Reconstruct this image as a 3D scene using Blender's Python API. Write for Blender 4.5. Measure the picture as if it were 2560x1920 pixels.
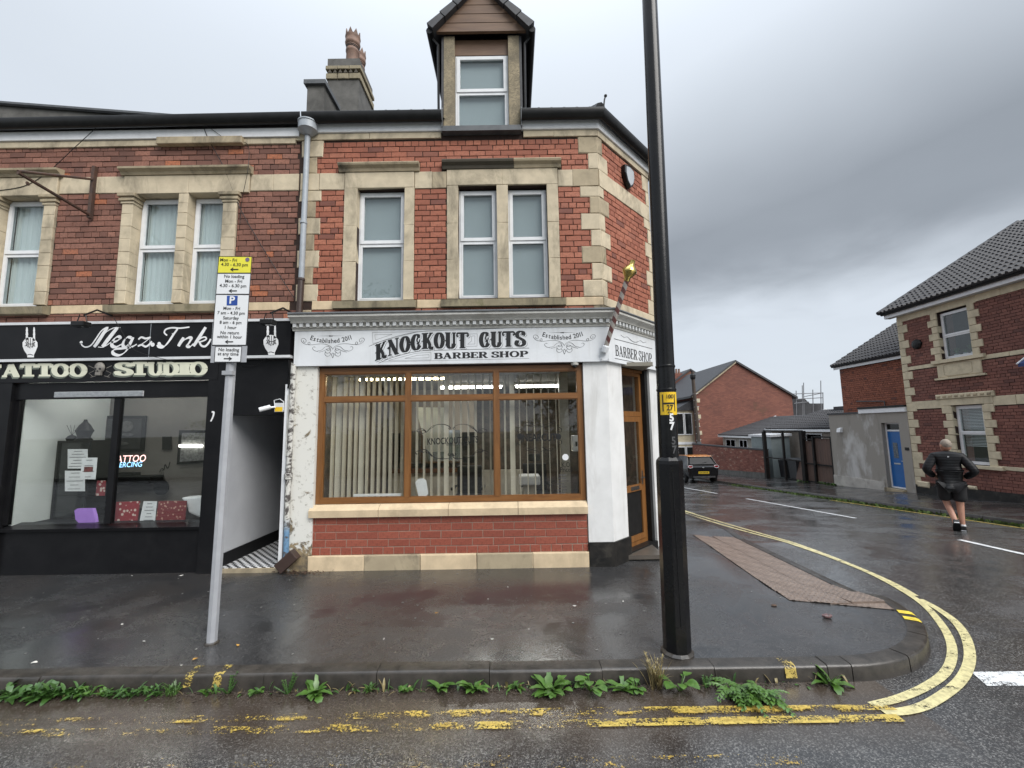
import bpy, bmesh, math, random
from mathutils import Vector, Matrix, noise as mnoise
from math import sin, cos, pi, radians
random.seed(7)
for o in list(bpy.data.objects): bpy.data.objects.remove(o)
SC = bpy.context.scene; COL = SC.collection

# ------------------------------------------------------------------ camera
F, PITCH, ROLL, CAM_D, CAM_H = 1040.0, radians(6.2), radians(0.9), 6.15, 1.95
FWD = Vector((0, cos(PITCH), sin(PITCH))); R0 = Vector((1, 0, 0)); U0 = R0.cross(FWD)
RT = R0*cos(ROLL) - U0*sin(ROLL); UP = U0*cos(ROLL) + R0*sin(ROLL)
CP = Vector((0, -CAM_D, CAM_H))
cam = bpy.data.cameras.new('camera'); camo = bpy.data.objects.new('camera', cam); COL.objects.link(camo)
cam.sensor_fit = 'HORIZONTAL'; cam.sensor_width = 36; cam.lens = F/2560*36
cam.clip_start = 0.05; cam.clip_end = 2000
m = Matrix((RT, UP, -FWD)).transposed().to_4x4(); m.translation = CP; camo.matrix_world = m
SC.camera = camo
SC.render.resolution_x, SC.render.resolution_y = 1024, 768

# ------------------------------------------------------------------ sky, sun, exposure
SUN_EL, SUN_AZ = radians(42), radians(140)      # azimuth clockwise from +Y: behind the camera
world = bpy.data.worlds.new('World'); SC.world = world; world.use_nodes = True
nt = world.node_tree; nt.nodes.clear()
def WN(t, **k):
    n = nt.nodes.new(t)
    for a, b in k.items(): setattr(n, a, b)
    return n
def WL(a, b): nt.links.new(a, b)
def wmath(op, a, b=None, c=None, clamp=False):
    n = WN('ShaderNodeMath', operation=op); n.use_clamp = clamp
    for i, v in enumerate((a, b, c)):
        if v is None: continue
        if isinstance(v, (int, float)): n.inputs[i].default_value = v
        else: WL(v, n.inputs[i])
    return n.outputs[0]
def WN_smooth(v, a, b):
    n = WN('ShaderNodeMapRange', interpolation_type='SMOOTHSTEP'); WL(v, n.inputs[0]); n.inputs[1].default_value = a; n.inputs[2].default_value = b; return n.outputs[0]
wo = WN('ShaderNodeOutputWorld'); bg = WN('ShaderNodeBackground'); WL(bg.outputs[0], wo.inputs[0])
sky = WN('ShaderNodeTexSky', sky_type='NISHITA', sun_disc=False, sun_elevation=SUN_EL, sun_rotation=SUN_AZ)
tc = WN('ShaderNodeTexCoord'); sep = WN('ShaderNodeSeparateXYZ'); WL(tc.outputs['Generated'], sep.inputs[0])
zc = wmath('MAXIMUM', sep.outputs[2], 0.02)
# cloud deck: project the direction on a flat layer so that clouds foreshorten towards the horizon
zz = wmath('ADD', zc, 0.16)
cx = wmath('DIVIDE', sep.outputs[0], zz); cy = wmath('DIVIDE', sep.outputs[1], zz)
cmb = WN('ShaderNodeCombineXYZ'); WL(cx, cmb.inputs[0]); WL(cy, cmb.inputs[1])
n1 = WN('ShaderNodeTexNoise'); n1.inputs['Scale'].default_value = 0.95; n1.inputs['Detail'].default_value = 3; n1.inputs['Roughness'].default_value = 0.42
WL(cmb.outputs[0], n1.inputs['Vector'])
n2 = WN('ShaderNodeTexNoise'); n2.inputs['Scale'].default_value = 2.6; n2.inputs['Detail'].default_value = 5; n2.inputs['Distortion'].default_value = 0.3
WL(cmb.outputs[0], n2.inputs['Vector'])
# a heavy rain bank out over the side street: broad belt in the layer's own coordinates
bank_a = wmath('SUBTRACT', wmath('ADD', cx, wmath('MULTIPLY', cy, 0.94)), 1.22)
bank_a = wmath('ADD', bank_a, wmath('MULTIPLY', wmath('SUBTRACT', n1.outputs[0], 0.5), 0.6))
rp = WN('ShaderNodeValToRGB'); WL(bank_a, rp.inputs[0])
SKY_RAMP = rp
e = rp.color_ramp.elements; e[0].position = 0.0; e[0].color = (0, 0, 0, 1); e[1].position = 0.85; e[1].color = (1, 1, 1, 1)
bank_b = wmath('MULTIPLY', rp.outputs[0], WN_smooth(wmath('ADD', sep.outputs[2], wmath('MULTIPLY', wmath('SUBTRACT', n2.outputs[0], 0.5), 0.10)), 0.20, 0.36))
dark = wmath('ADD', wmath('MULTIPLY', bank_b, 0.95), wmath('MULTIPLY', wmath('SUBTRACT', n2.outputs[0], 0.48), 0.16), clamp=True)
cmix = WN('ShaderNodeMix', data_type='RGBA'); WL(dark, cmix.inputs[0])
cmix.inputs[6].default_value = (0.345, 0.374, 0.41, 1); cmix.inputs[7].default_value = (0.148, 0.163, 0.181, 1)
# overcast law: the zenith is about three times as bright as the horizon
zen = wmath('ADD', wmath('MULTIPLY', wmath('POWER', zc, 8.0), 3.6), 0.93)
cs = WN('ShaderNodeVectorMath', operation='SCALE'); WL(cmix.outputs[2], cs.inputs[0]); WL(zen, cs.inputs['Scale'])
sks = WN('ShaderNodeVectorMath', operation='SCALE'); WL(sky.outputs[0], sks.inputs[0]); sks.inputs['Scale'].default_value = 0.06
sm = WN('ShaderNodeMix', data_type='RGBA'); sm.inputs[0].default_value = 0.93
WL(sks.outputs[0], sm.inputs[6]); WL(cs.outputs[0], sm.inputs[7]); WL(sm.outputs[2], bg.inputs[0])
bg.inputs[1].default_value = 1.0
sl = bpy.data.lights.new('sun', 'SUN'); sl.energy = 1.5; sl.angle = radians(40); sl.color = (1, 0.97, 0.93)
so = bpy.data.objects.new('sun', sl); COL.objects.link(so)
sd = Vector((sin(SUN_AZ)*cos(SUN_EL), cos(SUN_AZ)*cos(SUN_EL), sin(SUN_EL)))
so.rotation_euler = sd.to_track_quat('Z', 'Y').to_euler(); so.location = sd*60
SC.view_settings.view_transform = 'Standard'; SC.view_settings.look = 'None'
SC.view_settings.exposure = 1.2; SC.view_settings.gamma = 1.0; SC.view_settings.use_curve_mapping = False

# ------------------------------------------------------------------ pixel of the photograph -> point on a real surface
def ray(px, py): return FWD + RT*((px-1280)/F) - UP*((py-960)/F)
def onY(px, py, Y=0.0): d = ray(px, py); return CP + d*((Y-CP.y)/d.y)
def onX(px, py, X): d = ray(px, py); return CP + d*((X-CP.x)/d.x)
SLOPE, SLOPE_Y0 = 0.058, 1.5
def fall(y): return -SLOPE*max(0.0, min(y, 70)-SLOPE_Y0)
def onG(px, py, base=-0.12):
    d = ray(px, py); lo, hi = 0.5, 200.0
    for _ in range(60):
        t = (lo+hi)/2; p = CP+d*t
        if p.z > base+fall(p.y): lo = t
        else: hi = t
    return CP+d*lo

# ------------------------------------------------------------------ mesh helpers
class MB:
    def __init__(s): s.v = []; s.f = []; s.r = []; s.M = None; s.rv = 0.0; s.k = 0
    def add(s, vs, fs):
        b = len(s.v)
        if s.M is not None: vs = [s.M @ Vector(p) for p in vs]
        s.v += [tuple(p) for p in vs]; s.f += [[i+b for i in q] for q in fs]; s.r += [s.rv]*len(fs); return s
    def box(s, x0, x1, y0, y1, z0, z1):
        if x0 > x1: x0, x1 = x1, x0
        if y0 > y1: y0, y1 = y1, y0
        if z0 > z1: z0, z1 = z1, z0
        return s.add([(x0,y0,z0),(x1,y0,z0),(x1,y1,z0),(x0,y1,z0),(x0,y0,z1),(x1,y0,z1),(x1,y1,z1),(x0,y1,z1)],
                     [(0,3,2,1),(4,5,6,7),(0,1,5,4),(1,2,6,5),(2,3,7,6),(3,0,4,7)])
    def quad(s, a, b, c, d): return s.add([a, b, c, d], [(0,1,2,3)])
    def prism(s, poly, ex):           # poly: 3D points (flat), ex: extrusion vector
        n = len(poly); ex = Vector(ex); vs = [Vector(p) for p in poly]; vs += [p+ex for p in vs]
        fs = [tuple(range(n))[::-1], tuple(range(n, 2*n))] + [(i, (i+1) % n, n+(i+1) % n, n+i) for i in range(n)]
        return s.add(vs, fs)
    def tube(s, pts, r, n=8, caps=True):
        pts = [Vector(p) for p in pts]; rs = r if isinstance(r, (list, tuple)) else [r]*len(pts)
        vs = []; prev = None
        for i, p in enumerate(pts):
            t = (pts[min(i+1, len(pts)-1)]-pts[max(i-1, 0)])
            if t.length < 1e-9: t = Vector((0,0,1))
            t.normalize()
            a = prev if prev is not None else (Vector((0,0,1)) if abs(t.z) < .9 else Vector((1,0,0)))
            a = (a - t*a.dot(t)); a.normalize(); prev = a; b = t.cross(a)
            vs += [p + (a*cos(2*pi*k/n)+b*sin(2*pi*k/n))*rs[i] for k in range(n)]
        fs = []
        for i in range(len(pts)-1):
            for k in range(n):
                fs.append((i*n+k, i*n+(k+1) % n, (i+1)*n+(k+1) % n, (i+1)*n+k))
        if caps: fs += [tuple(range(n))[::-1], tuple(range((len(pts)-1)*n, len(pts)*n))]
        return s.add(vs, fs)
    def lathe(s, prof, c=(0,0,0), n=16, axis=None):   # prof: (r,z)
        vs = []; c = Vector(c); fs = []
        q = Vector((0,0,1)).rotation_difference(Vector(axis)).to_matrix() if axis is not None else Matrix.Identity(3)
        for r, z in prof: vs += [c + q @ Vector((r*cos(2*pi*k/n), r*sin(2*pi*k/n), z)) for k in range(n)]
        for i in range(len(prof)-1):
            for k in range(n): fs.append((i*n+k, i*n+(k+1) % n, (i+1)*n+(k+1) % n, (i+1)*n+k))
        fs += [tuple(range(n))[::-1], tuple(range((len(prof)-1)*n, len(prof)*n))]
        return s.add(vs, fs)
    def ball(s, c, rx, ry=None, rz=None, n=10, k=6):
        ry = ry or rx; rz = rz or rx; c = Vector(c); vs = [c+Vector((0,0,-rz))]; fs = []
        for j in range(1, k):
            a = -pi/2+pi*j/k
            vs += [c+Vector((rx*cos(a)*cos(2*pi*i/n), ry*cos(a)*sin(2*pi*i/n), rz*sin(a))) for i in range(n)]
        vs.append(c+Vector((0,0,rz))); t = len(vs)-1
        for i in range(n):
            fs.append((0, 1+(i+1) % n, 1+i)); fs.append((t, t-n+i, t-n+(i+1) % n))
            for j in range(k-2): fs.append((1+j*n+i, 1+j*n+(i+1) % n, 1+(j+1)*n+(i+1) % n, 1+(j+1)*n+i))
        return s.add(vs, fs)
    def mesh(s, name, smooth=False):
        me = bpy.data.meshes.new(name); me.from_pydata(s.v, [], s.f)
        if any(s.r):
            a = me.attributes.new('rnd', 'FLOAT', 'FACE'); a.data.foreach_set('value', s.r)
        if smooth:
            me.polygons.foreach_set('use_smooth', [True]*len(me.polygons))
            try: me.set_sharp_from_angle(angle=radians(smooth if smooth is not True else 40))
            except Exception: pass
        me.update(); return me

def tag(o, label=None, cat=None, group=None, kind=None):
    if label: o['label'] = label
    if cat: o['category'] = cat
    if group: o['group'] = group
    if kind: o['kind'] = kind
    return o
ORG = {}
def put(o, parent):
    if parent is not None:
        o.parent = parent
        o.matrix_parent_inverse = Matrix.Translation(-ORG.get(parent.name, Vector((0,0,0))))
        ORG[o.name] = ORG.get(parent.name, Vector((0,0,0)))*0
    return o
def O(name, mb, mat, parent=None, label=None, cat=None, group=None, kind=None, smooth=False, bevel=0):
    me = mb.mesh(name, smooth) if isinstance(mb, MB) else mb
    o = bpy.data.objects.new(name, me); COL.objects.link(o)
    if mat is not None and not me.materials:
        for q in (mat if isinstance(mat, (list, tuple)) else [mat]): me.materials.append(q)
    put(o, parent); tag(o, label, cat, group, kind)
    if bevel:
        b = o.modifiers.new('bevel', 'BEVEL'); b.width = bevel; b.segments = 2; b.limit_method = 'ANGLE'; b.angle_limit = radians(40)
    return o
def thing(name, label, cat, loc=(0,0,0), group=None):
    o = bpy.data.objects.new(name, None); COL.objects.link(o); o.location = loc; o.empty_display_size = 0.2
    ORG[o.name] = Vector(loc); return tag(o, label, cat, group)

# ------------------------------------------------------------------ materials
MATS = {}
def S2L(c): return tuple(((v/12.92) if v <= .04045 else ((v+.055)/1.055)**2.4) for v in c)
class NT:
    def __init__(s, name):
        s.m = bpy.data.materials.new(name); s.m.use_nodes = True; s.t = s.m.node_tree; s.t.nodes.clear()
        s.out = s.n('ShaderNodeOutputMaterial'); s.b = s.n('ShaderNodeBsdfPrincipled'); s.l(s.b.outputs[0], s.out.inputs[0])
        s.tc = s.n('ShaderNodeTexCoord'); MATS[name] = s.m
    def n(s, t, **k):
        q = s.t.nodes.new(t)
        for a, b in k.items(): setattr(q, a, b)
        return q
    def l(s, a, b): s.t.links.new(a, b)
    def setv(s, inp, v):
        if hasattr(v, 'is_linked') or isinstance(v, bpy.types.NodeSocket): s.l(v, inp)
        elif isinstance(v, (tuple, list)) and len(v) == 3 and inp.type == 'RGBA': inp.default_value = (*v, 1)
        else: inp.default_value = v
    def noise(s, scale, detail=3, rough=.55, vec=None, dist=0, stretch=None):
        q = s.n('ShaderNodeTexNoise'); q.inputs['Scale'].default_value = scale; q.inputs['Detail'].default_value = detail
        q.inputs['Roughness'].default_value = rough; q.inputs['Distortion'].default_value = dist
        v = vec if vec is not None else s.tc.outputs['Object']
        if stretch:
            mp = s.n('ShaderNodeMapping'); mp.inputs['Scale'].default_value = stretch; s.l(v, mp.inputs[0]); v = mp.outputs[0]
        s.l(v, q.inputs['Vector']); return q.outputs[0]
    def math(s, op, a, b=0, c=0, clamp=False):
        q = s.n('ShaderNodeMath', operation=op); q.use_clamp = clamp
        for i, v in enumerate((a, b, c)): s.setv(q.inputs[i], v)
        return q.outputs[0]
    def ramp(s, v, p0, p1, c0=(0,0,0), c1=(1,1,1)):
        q = s.n('ShaderNodeValToRGB'); s.l(v, q.inputs[0]); e = q.color_ramp.elements
        e[0].position = p0; e[1].position = p1; e[0].color = (*c0, 1); e[1].color = (*c1, 1); return q.outputs[0]
    def mix(s, f, a, b, bl='MIX'):
        q = s.n('ShaderNodeMix', data_type='RGBA', blend_type=bl); s.setv(q.inputs[0], f); s.setv(q.inputs[6], a); s.setv(q.inputs[7], b); return q.outputs[2]
    def bump(s, h, strength=.3, dist=.01):
        q = s.n('ShaderNodeBump'); q.inputs['Strength'].default_value = strength; q.inputs['Distance'].default_value = dist
        s.l(h, q.inputs['Height']); s.l(q.outputs[0], s.b.inputs['Normal']); return q
    def set(s, **k):
        for a, b in k.items(): s.setv(s.b.inputs[a.replace('_', ' ')], b)
        return s.m
def pm(name, c, c2=None, *ar, **kw):
    sp = kw.pop('spec', None); m_ = pm_(name, c, c2, *ar, **kw)
    if sp is not None: m_.node_tree.nodes['Principled BSDF'].inputs['Specular IOR Level'].default_value = sp
    return m_
def pm_(name, c, c2=None, scale=6, rough=.6, bump=0, bscale=60, metal=0, stain=0, stain_c=(.03,.03,.025), sscale=2.2, sst=None, emit=None, estr=0, coat=0, stretch=None):
    """plain procedural surface: two-tone noise, optional shaped stains and fine relief"""
    a = NT(name); c2 = c2 or tuple(v*.8 for v in c)
    col = a.mix(a.ramp(a.noise(scale, 4, .6, stretch=stretch), .35, .68), c, c2)
    if stain:
        f = a.math('MULTIPLY', a.ramp(a.noise(sscale, 6, .68, dist=.4, stretch=sst), .50, .68), stain)
        col = a.mix(f, col, stain_c)
    a.set(Base_Color=col, Roughness=rough, Metallic=metal)
    if coat: a.set(Coat_Weight=coat, Coat_Roughness=.06)
    if bump: a.bump(a.noise(bscale, 4, .6), bump, .004)
    if emit: a.set(Emission_Color=emit, Emission_Strength=estr)
    return a.m
def brick_mat(name, lo, mid, hi, odd, grime=.5, rough=.75):
    a = NT(name); oi = a.n('ShaderNodeObjectInfo'); at = a.n('ShaderNodeAttribute', attribute_name='rnd')
    r = a.math('FRACT', a.math('ADD', a.math('MULTIPLY', oi.outputs['Random'], 7.31), at.outputs['Fac']))
    q = a.n('ShaderNodeValToRGB'); a.l(r, q.inputs[0]); e = q.color_ramp.elements
    e[0].position = 0; e[0].color = (*lo, 1); e[1].position = .93; e[1].color = (*hi, 1)
    k = e.new(.45); k.color = (*mid, 1); k = e.new(.97); k.color = (*odd, 1)
    col = a.mix(a.ramp(a.noise(34, 4, .7), .42, .75), q.outputs[0], tuple(v*.62 for v in mid))
    col = a.mix(a.math('MULTIPLY', a.ramp(a.noise(1.3, 6, .66, dist=.3), .46, .72), grime), col, tuple(v*.30+.008 for v in lo))
    a.set(Base_Color=col, Roughness=rough); a.bump(a.noise(90, 4, .65), .35, .004); return a.m
def stone_mat(name, c, dirt=.6, green=.25):
    a = NT(name); oi = a.n('ShaderNodeObjectInfo')
    col = a.mix(a.ramp(a.noise(5, 5, .62), .35, .7), c, tuple(v*.72 for v in c))
    col = a.mix(a.math('MULTIPLY', oi.outputs['Random'], .35), col, tuple(v*.8 for v in c))
    d = a.ramp(a.noise(1.7, 7, .7, dist=.5, stretch=(1, 1, .45)), .50, .70)
    col = a.mix(a.math('MULTIPLY', d, dirt), col, (.055, .048, .034))
    g = a.ramp(a.noise(3.1, 6, .7), .58, .72)
    col = a.mix(a.math('MULTIPLY', g, green), col, (.10, .10, .035))
    a.set(Base_Color=col, Roughness=.8); a.bump(a.noise(70, 5, .65), .4, .004); return a.m
# ------------------------------------------------------------------ wet ground materials
def asphalt(name, base, fleck, film_lo, film_hi, silt=False, agg=170, brown=.5, fleckamt=.5, spec=1.0):
    """coarse stone in dark binder under a broken film of rain water"""
    a = NT(name); oc = a.tc.outputs['Object']
    v = a.n('ShaderNodeTexVoronoi'); v.inputs['Scale'].default_value = agg; a.l(oc, v.inputs['Vector'])
    sp = a.n('ShaderNodeSeparateColor'); a.l(v.outputs['Color'], sp.inputs[0])
    col = a.mix(a.math('MULTIPLY', a.ramp(sp.outputs[0], .60, .95), fleckamt), base, fleck)
    grain = a.noise(58, 4, .72); blotch = a.noise(2.4, 7, .74, dist=.6); big = a.noise(.55, 5, .6, dist=.5)
    col = a.mix(a.math('MULTIPLY', a.ramp(big, .38, .80), brown), col, (.060, .041, .029))
    col = a.mix(a.math('MULTIPLY', a.ramp(grain, .52, .36), .75), tuple(x*.25 for x in base), col) if False else a.mix(a.math('MULTIPLY', a.ramp(grain, .42, .60), .70), col, tuple(x*.28 for x in base))
    col = a.mix(a.math('MULTIPLY', a.ramp(blotch, .50, .70), .55), col, tuple(x*.40 for x in base))
    lvl = a.math('ADD', a.math('MULTIPLY', a.noise(.8, 5, .58, dist=.8, stretch=(.7, 1.25, 1)), .62), a.math('MULTIPLY', blotch, .38))
    film = a.ramp(lvl, film_lo, film_hi)
    if silt:
        s = a.n('ShaderNodeSeparateXYZ'); a.l(oc, s.inputs[0])
        yy = a.math('ADD', s.outputs[1], a.math('MULTIPLY', a.math('SUBTRACT', a.noise(1.4, 4), .5), .55))
        near = a.math('MULTIPLY', a.ramp(a.math('MULTIPLY_ADD', yy, 1/0.75, 3.35/0.75), .0, .55), a.math('LESS_THAN', s.outputs[0], 2.9))
        near = a.math('MULTIPLY', near, a.math('GREATER_THAN', s.outputs[1], -3.6))
        col = a.mix(a.math('MULTIPLY', near, .72), col, (.058, .041, .028))
        film = a.math('MAXIMUM', film, a.math('MULTIPLY', near, .8))
    rough = a.math('ADD', a.math('MULTIPLY_ADD', film, -.25, .36), a.math('MULTIPLY', a.math('SUBTRACT', a.ramp(grain, .35, .65), .5), .16))
    a.set(Base_Color=col, Roughness=rough, Specular_IOR_Level=spec)
    h = a.math('ADD', a.math('ADD', a.math('MULTIPLY', v.outputs['Distance'], .7), a.math('MULTIPLY', a.noise(9, 4, .6), 2.0)), a.math('MULTIPLY', grain, 1.5))
    b = a.bump(h, .5, .0035); a.l(a.math('MULTIPLY_ADD', film, -.42, .52), b.inputs['Strength'])
    return a.m
M_road = asphalt('wet_asphalt', (.046, .046, .047), (.30, .295, .28), .40, .56, silt=True, agg=130, fleckamt=.75, brown=.45)
M_pave = asphalt('wet_pavement', (.034, .035, .037), (.17, .17, .165), .40, .55, agg=190, brown=.6, fleckamt=.55)
M_kerb = pm('kerb_stone', (.052, .045, .038), (.022, .019, .016), 7, .26, .5, 110, stain=.6, stain_c=(.02, .018, .014))
M_earth = pm('bare_ground', (.06, .065, .04), (.035, .04, .025), 1.5, .8)
def paint(name, c, worn_lo, worn_hi, rough=.3, grad=0):
    a = NT(name); n = a.math('ADD', a.math('MULTIPLY', a.noise(7, 6, .72, stretch=(.55, 1.6, 1)), .6), a.math('MULTIPLY', a.noise(75, 3, .7), .4))
    col = a.mix(a.ramp(a.noise(30, 4), .4, .7), c, tuple(v*.6 for v in c)); a.set(Base_Color=col, Roughness=rough)
    if grad:
        sx = a.n('ShaderNodeSeparateXYZ'); a.l(a.tc.outputs['Object'], sx.inputs[0]); n = a.math('ADD', n, a.math('MULTIPLY', sx.outputs[0], grad))
    tr = a.n('ShaderNodeBsdfTransparent'); mx = a.n('ShaderNodeMixShader')
    a.l(a.ramp(n, worn_lo, worn_hi), mx.inputs[0]); a.l(tr.outputs[0], mx.inputs[1]); a.l(a.b.outputs[0], mx.inputs[2]); a.l(mx.outputs[0], a.out.inputs[0])
    return a.m
M_yworn = paint('worn_yellow_paint', (.56, .40, .085), .515, .55, grad=.010)
M_yghost = paint('nearly_gone_yellow_paint', (.48, .33, .08), .575, .60, grad=.008)
M_ygood = paint('yellow_paint', (.64, .57, .30), .385, .45)
M_yold = paint('older_yellow_paint', (.58, .43, .10), .485, .525, grad=.007)
M_white = paint('white_road_paint', (.75, .76, .76), .36, .42); M_white2 = paint('worn_white_paint', (.75, .76, .76), .44, .48)

# ------------------------------------------------------------------ ground, road
def grid(xs, ys, zf):
    b = MB(); n = len(xs)
    b.v = [(x, y, zf(x, y)) for y in ys for x in xs]
    b.f = [(j*n+i, j*n+i+1, (j+1)*n+i+1, (j+1)*n+i) for j in range(len(ys)-1) for i in range(n-1)]; b.r = [0]*len(b.f); return b
YS = [-60, -20, -8, -4, -2, 0, 1.0, 1.5, 2, 3, 5, 8, 12, 18, 26, 40, 55, 70, 90]
ground = O('ground', grid([-400, -60, 0, 60, 400], [-400, -60] + YS[1:] + [400], lambda x, y: fall(y)-.35), M_earth, kind='structure')
road = O('road', grid([-40, -10, 0, 4, 8, 12, 30, 60], YS, lambda x, y: fall(y)-.12), M_road, kind='structure')

# ------------------------------------------------------------------ pavement outside the shops, with its kerb and dropped crossing
KCX, KCY, KR = 2.72, -1.04, 1.50
def sstep(a, b, x): t = max(0, min(1, (x-a)/(b-a))); return t*t*(3-2*t)
def drop(y): return sstep(-1.25, -.75, y)*(1-sstep(1.6, 2.3, y))
def pave_z(x, y): return fall(y) - .105*drop(y)*sstep(2.75, 4.05, x)
def edge(y, r): return KCX + (math.sqrt(max(0, r*r-(y-KCY)**2)) if y < KCY else r)
rows = [KCY-1.36+i*.04 for i in range(9)] + [KCY-1.0+i*.1 for i in range(10)] + [KCY+i*.2 for i in range(25)] + [4.5, 6, 9, 13, 20, 40, 70]
rows = sorted(set(round(r, 4) for r in rows)); NC = 44
b = MB()
for y in rows:
    xe = edge(max(y, KCY-1.3599), 1.36)
    for i in range(NC):
        t = i/(NC-1); x = -30+(28-1)*t/.15 if t < .15 else -3+(xe+3)*((t-.15)/.85)
        b.v.append((x, y, pave_z(x, y)))
b.f = [(j*NC+i, j*NC+i+1, (j+1)*NC+i+1, (j+1)*NC+i) for j in range(len(rows)-1) for i in range(NC-1)]; b.r = [0]*len(b.f)
pavement = O('pavement', b, M_pave, kind='structure', smooth=True)
def kerb_piece(pts_in, pts_out, ztop, zbot):
    """one kerb stone swept between inner and outer edge polylines, rounded arris on the road side"""
    q = MB(); n = len(pts_in); vs = []
    for (xi, yi), (xo, yo) in zip(pts_in, pts_out):
        d = Vector((xi-xo, yi-yo)).normalized()
        zt = ztop(xo, yo); zb = zbot(xo, yo)
        vs += [(xi, yi, zb-.1), (xi, yi, zt), (xo+d.x*.022, yo+d.y*.022, zt), (xo+d.x*.007, yo+d.y*.007, zt-.007), (xo, yo, zt-.022), (xo-d.x*.012, yo-d.y*.012, zb-.1)]
    fs = [tuple(range(6))[::-1], tuple(range((n-1)*6, n*6))]
    for i in range(n-1):
        for k in range(6): fs.append((i*6+k, i*6+(k+1) % 6, (i+1)*6+(k+1) % 6, (i+1)*6+k))
    return q.add(vs, fs)
rb = lambda x, y: fall(y)-.12
x = -11.2
while x < KCX-.01:
    L = .915; x1 = min(x+L, KCX); g = .0025; dz = random.uniform(-.004, .005); dy = random.uniform(-.006, .006)
    k = kerb_piece([(x+g, KCY-1.36), (x1-g, KCY-1.36)], [(x+g, KCY-KR+dy), (x1-g, KCY-KR+dy)], lambda a, b_: .004+dz, rb)
    O('kerb_stone', k, M_kerb, pavement, smooth=50); x = x1
A = [-90+i*22.5 for i in range(5)]
for a0, a1 in zip(A[:-1], A[1:]):
    an = [radians(a0+.25+(a1-a0-.5)*i/5) for i in range(6)]
    zt = lambda X_, Y_: pave_z(X_, Y_)+.005 if drop(Y_) < .5 else rb(X_, Y_)+.018
    O('kerb_stone', kerb_piece([(KCX+1.36*cos(t), KCY+1.36*sin(t)) for t in an], [(KCX+KR*cos(t), KCY+KR*sin(t)) for t in an],
      lambda X_, Y_: max(rb(X_, Y_)+.016, fall(Y_)+.005-.105*drop(Y_)), rb), M_kerb, pavement, smooth=50)
y = KCY
while y < 22:
    y1 = y+.915; ys = [y+.006+(.903)*i/4 for i in range(5)]
    O('kerb_stone', kerb_piece([(KCX+1.36, t) for t in ys][::-1], [(KCX+KR, t) for t in ys][::-1],
      lambda X_, Y_: max(rb(X_, Y_)+.016, fall(Y_)+.005-.105*drop(Y_)), rb), M_kerb, pavement, smooth=50); y = y1

# blister paving at the crossing: slabs with rows of low domes, cut to the wedge the photograph shows
M_tact = pm('buff_tactile_paving', (.20, .150, .118), (.12, .088, .07), 5, .26, .3, 120, stain=.5, stain_c=(.05, .035, .025))
sl = MB(); S = .40
sl.box(0, S-.006, 0, S-.006, -.05, 0)
for i in range(6):
    for j in range(6):
        c = ((i+.5)*S/6, (j+.5)*S/6)
        sl.add([(c[0]+.021*cos(t*pi/3), c[1]+.021*sin(t*pi/3), 0) for t in range(6)]+[(c[0]+.012*cos(t*pi/3), c[1]+.012*sin(t*pi/3), .006) for t in range(6)],
               [(k, (k+1) % 6, 6+(k+1) % 6, 6+k) for k in range(6)]+[(6,7,8,9,10,11)])
slm = sl.mesh('blister_slab'); slm.materials.append(M_tact)
TQ = [onG(*p, -.05) for p in ((1760, 1385), (1814, 1397), (1975, 1513), (2235, 1538))]      # straight cut edges of the paving wedge
for i in range(5):
    for j in range(-2, 8):
        x0 = KCX+1.345-S*(i+1); y0 = -.98+j*S
        if y0+S/2 > 1.9: continue
        za = pave_z(x0, y0); zb = pave_z(x0+S, y0); zc_ = pave_z(x0, y0+S)
        ux = Vector((S, 0, zb-za)).normalized(); uy = Vector((0, S, zc_-za)).normalized(); uz = ux.cross(uy)
        mm = Matrix((ux, uy, uz)).transposed().to_4x4(); mm.translation = (x0, y0, za+.006+max(0, pave_z(x0+S/2, y0+S/2)-(zb+zc_)/2))
        me = slm.copy(); bm = bmesh.new(); bm.from_mesh(me); inv = mm.inverted(); n0 = len(bm.faces)
        cuts = [(TQ[k], Vector((TQ[k+1].y-TQ[k].y, -(TQ[k+1].x-TQ[k].x), 0))) for k in (1, 2)]     # keep the side away from the shop
        for k in range(3): t = radians(-30+k*14); cuts.append((Vector((KCX+1.35*cos(t), KCY+1.35*sin(t), 0)), Vector((cos(t), sin(t), 0))))
        for co, no in cuts:
            pc = inv @ Vector((co.x, co.y, mm.translation.z)); nn = (inv.to_3x3() @ no).normalized()
            bmesh.ops.bisect_plane(bm, geom=bm.verts[:]+bm.edges[:]+bm.faces[:], plane_co=pc, plane_no=nn, clear_outer=True)
        if len(bm.faces) < 3: bm.free(); continue
        if len(bm.faces) == n0: bm.free(); o = O('blister_slab', slm, None, pavement)
        else: bm.to_mesh(me); bm.free(); o = O('blister_slab', me, None, pavement)
        o.matrix_basis = mm

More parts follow.
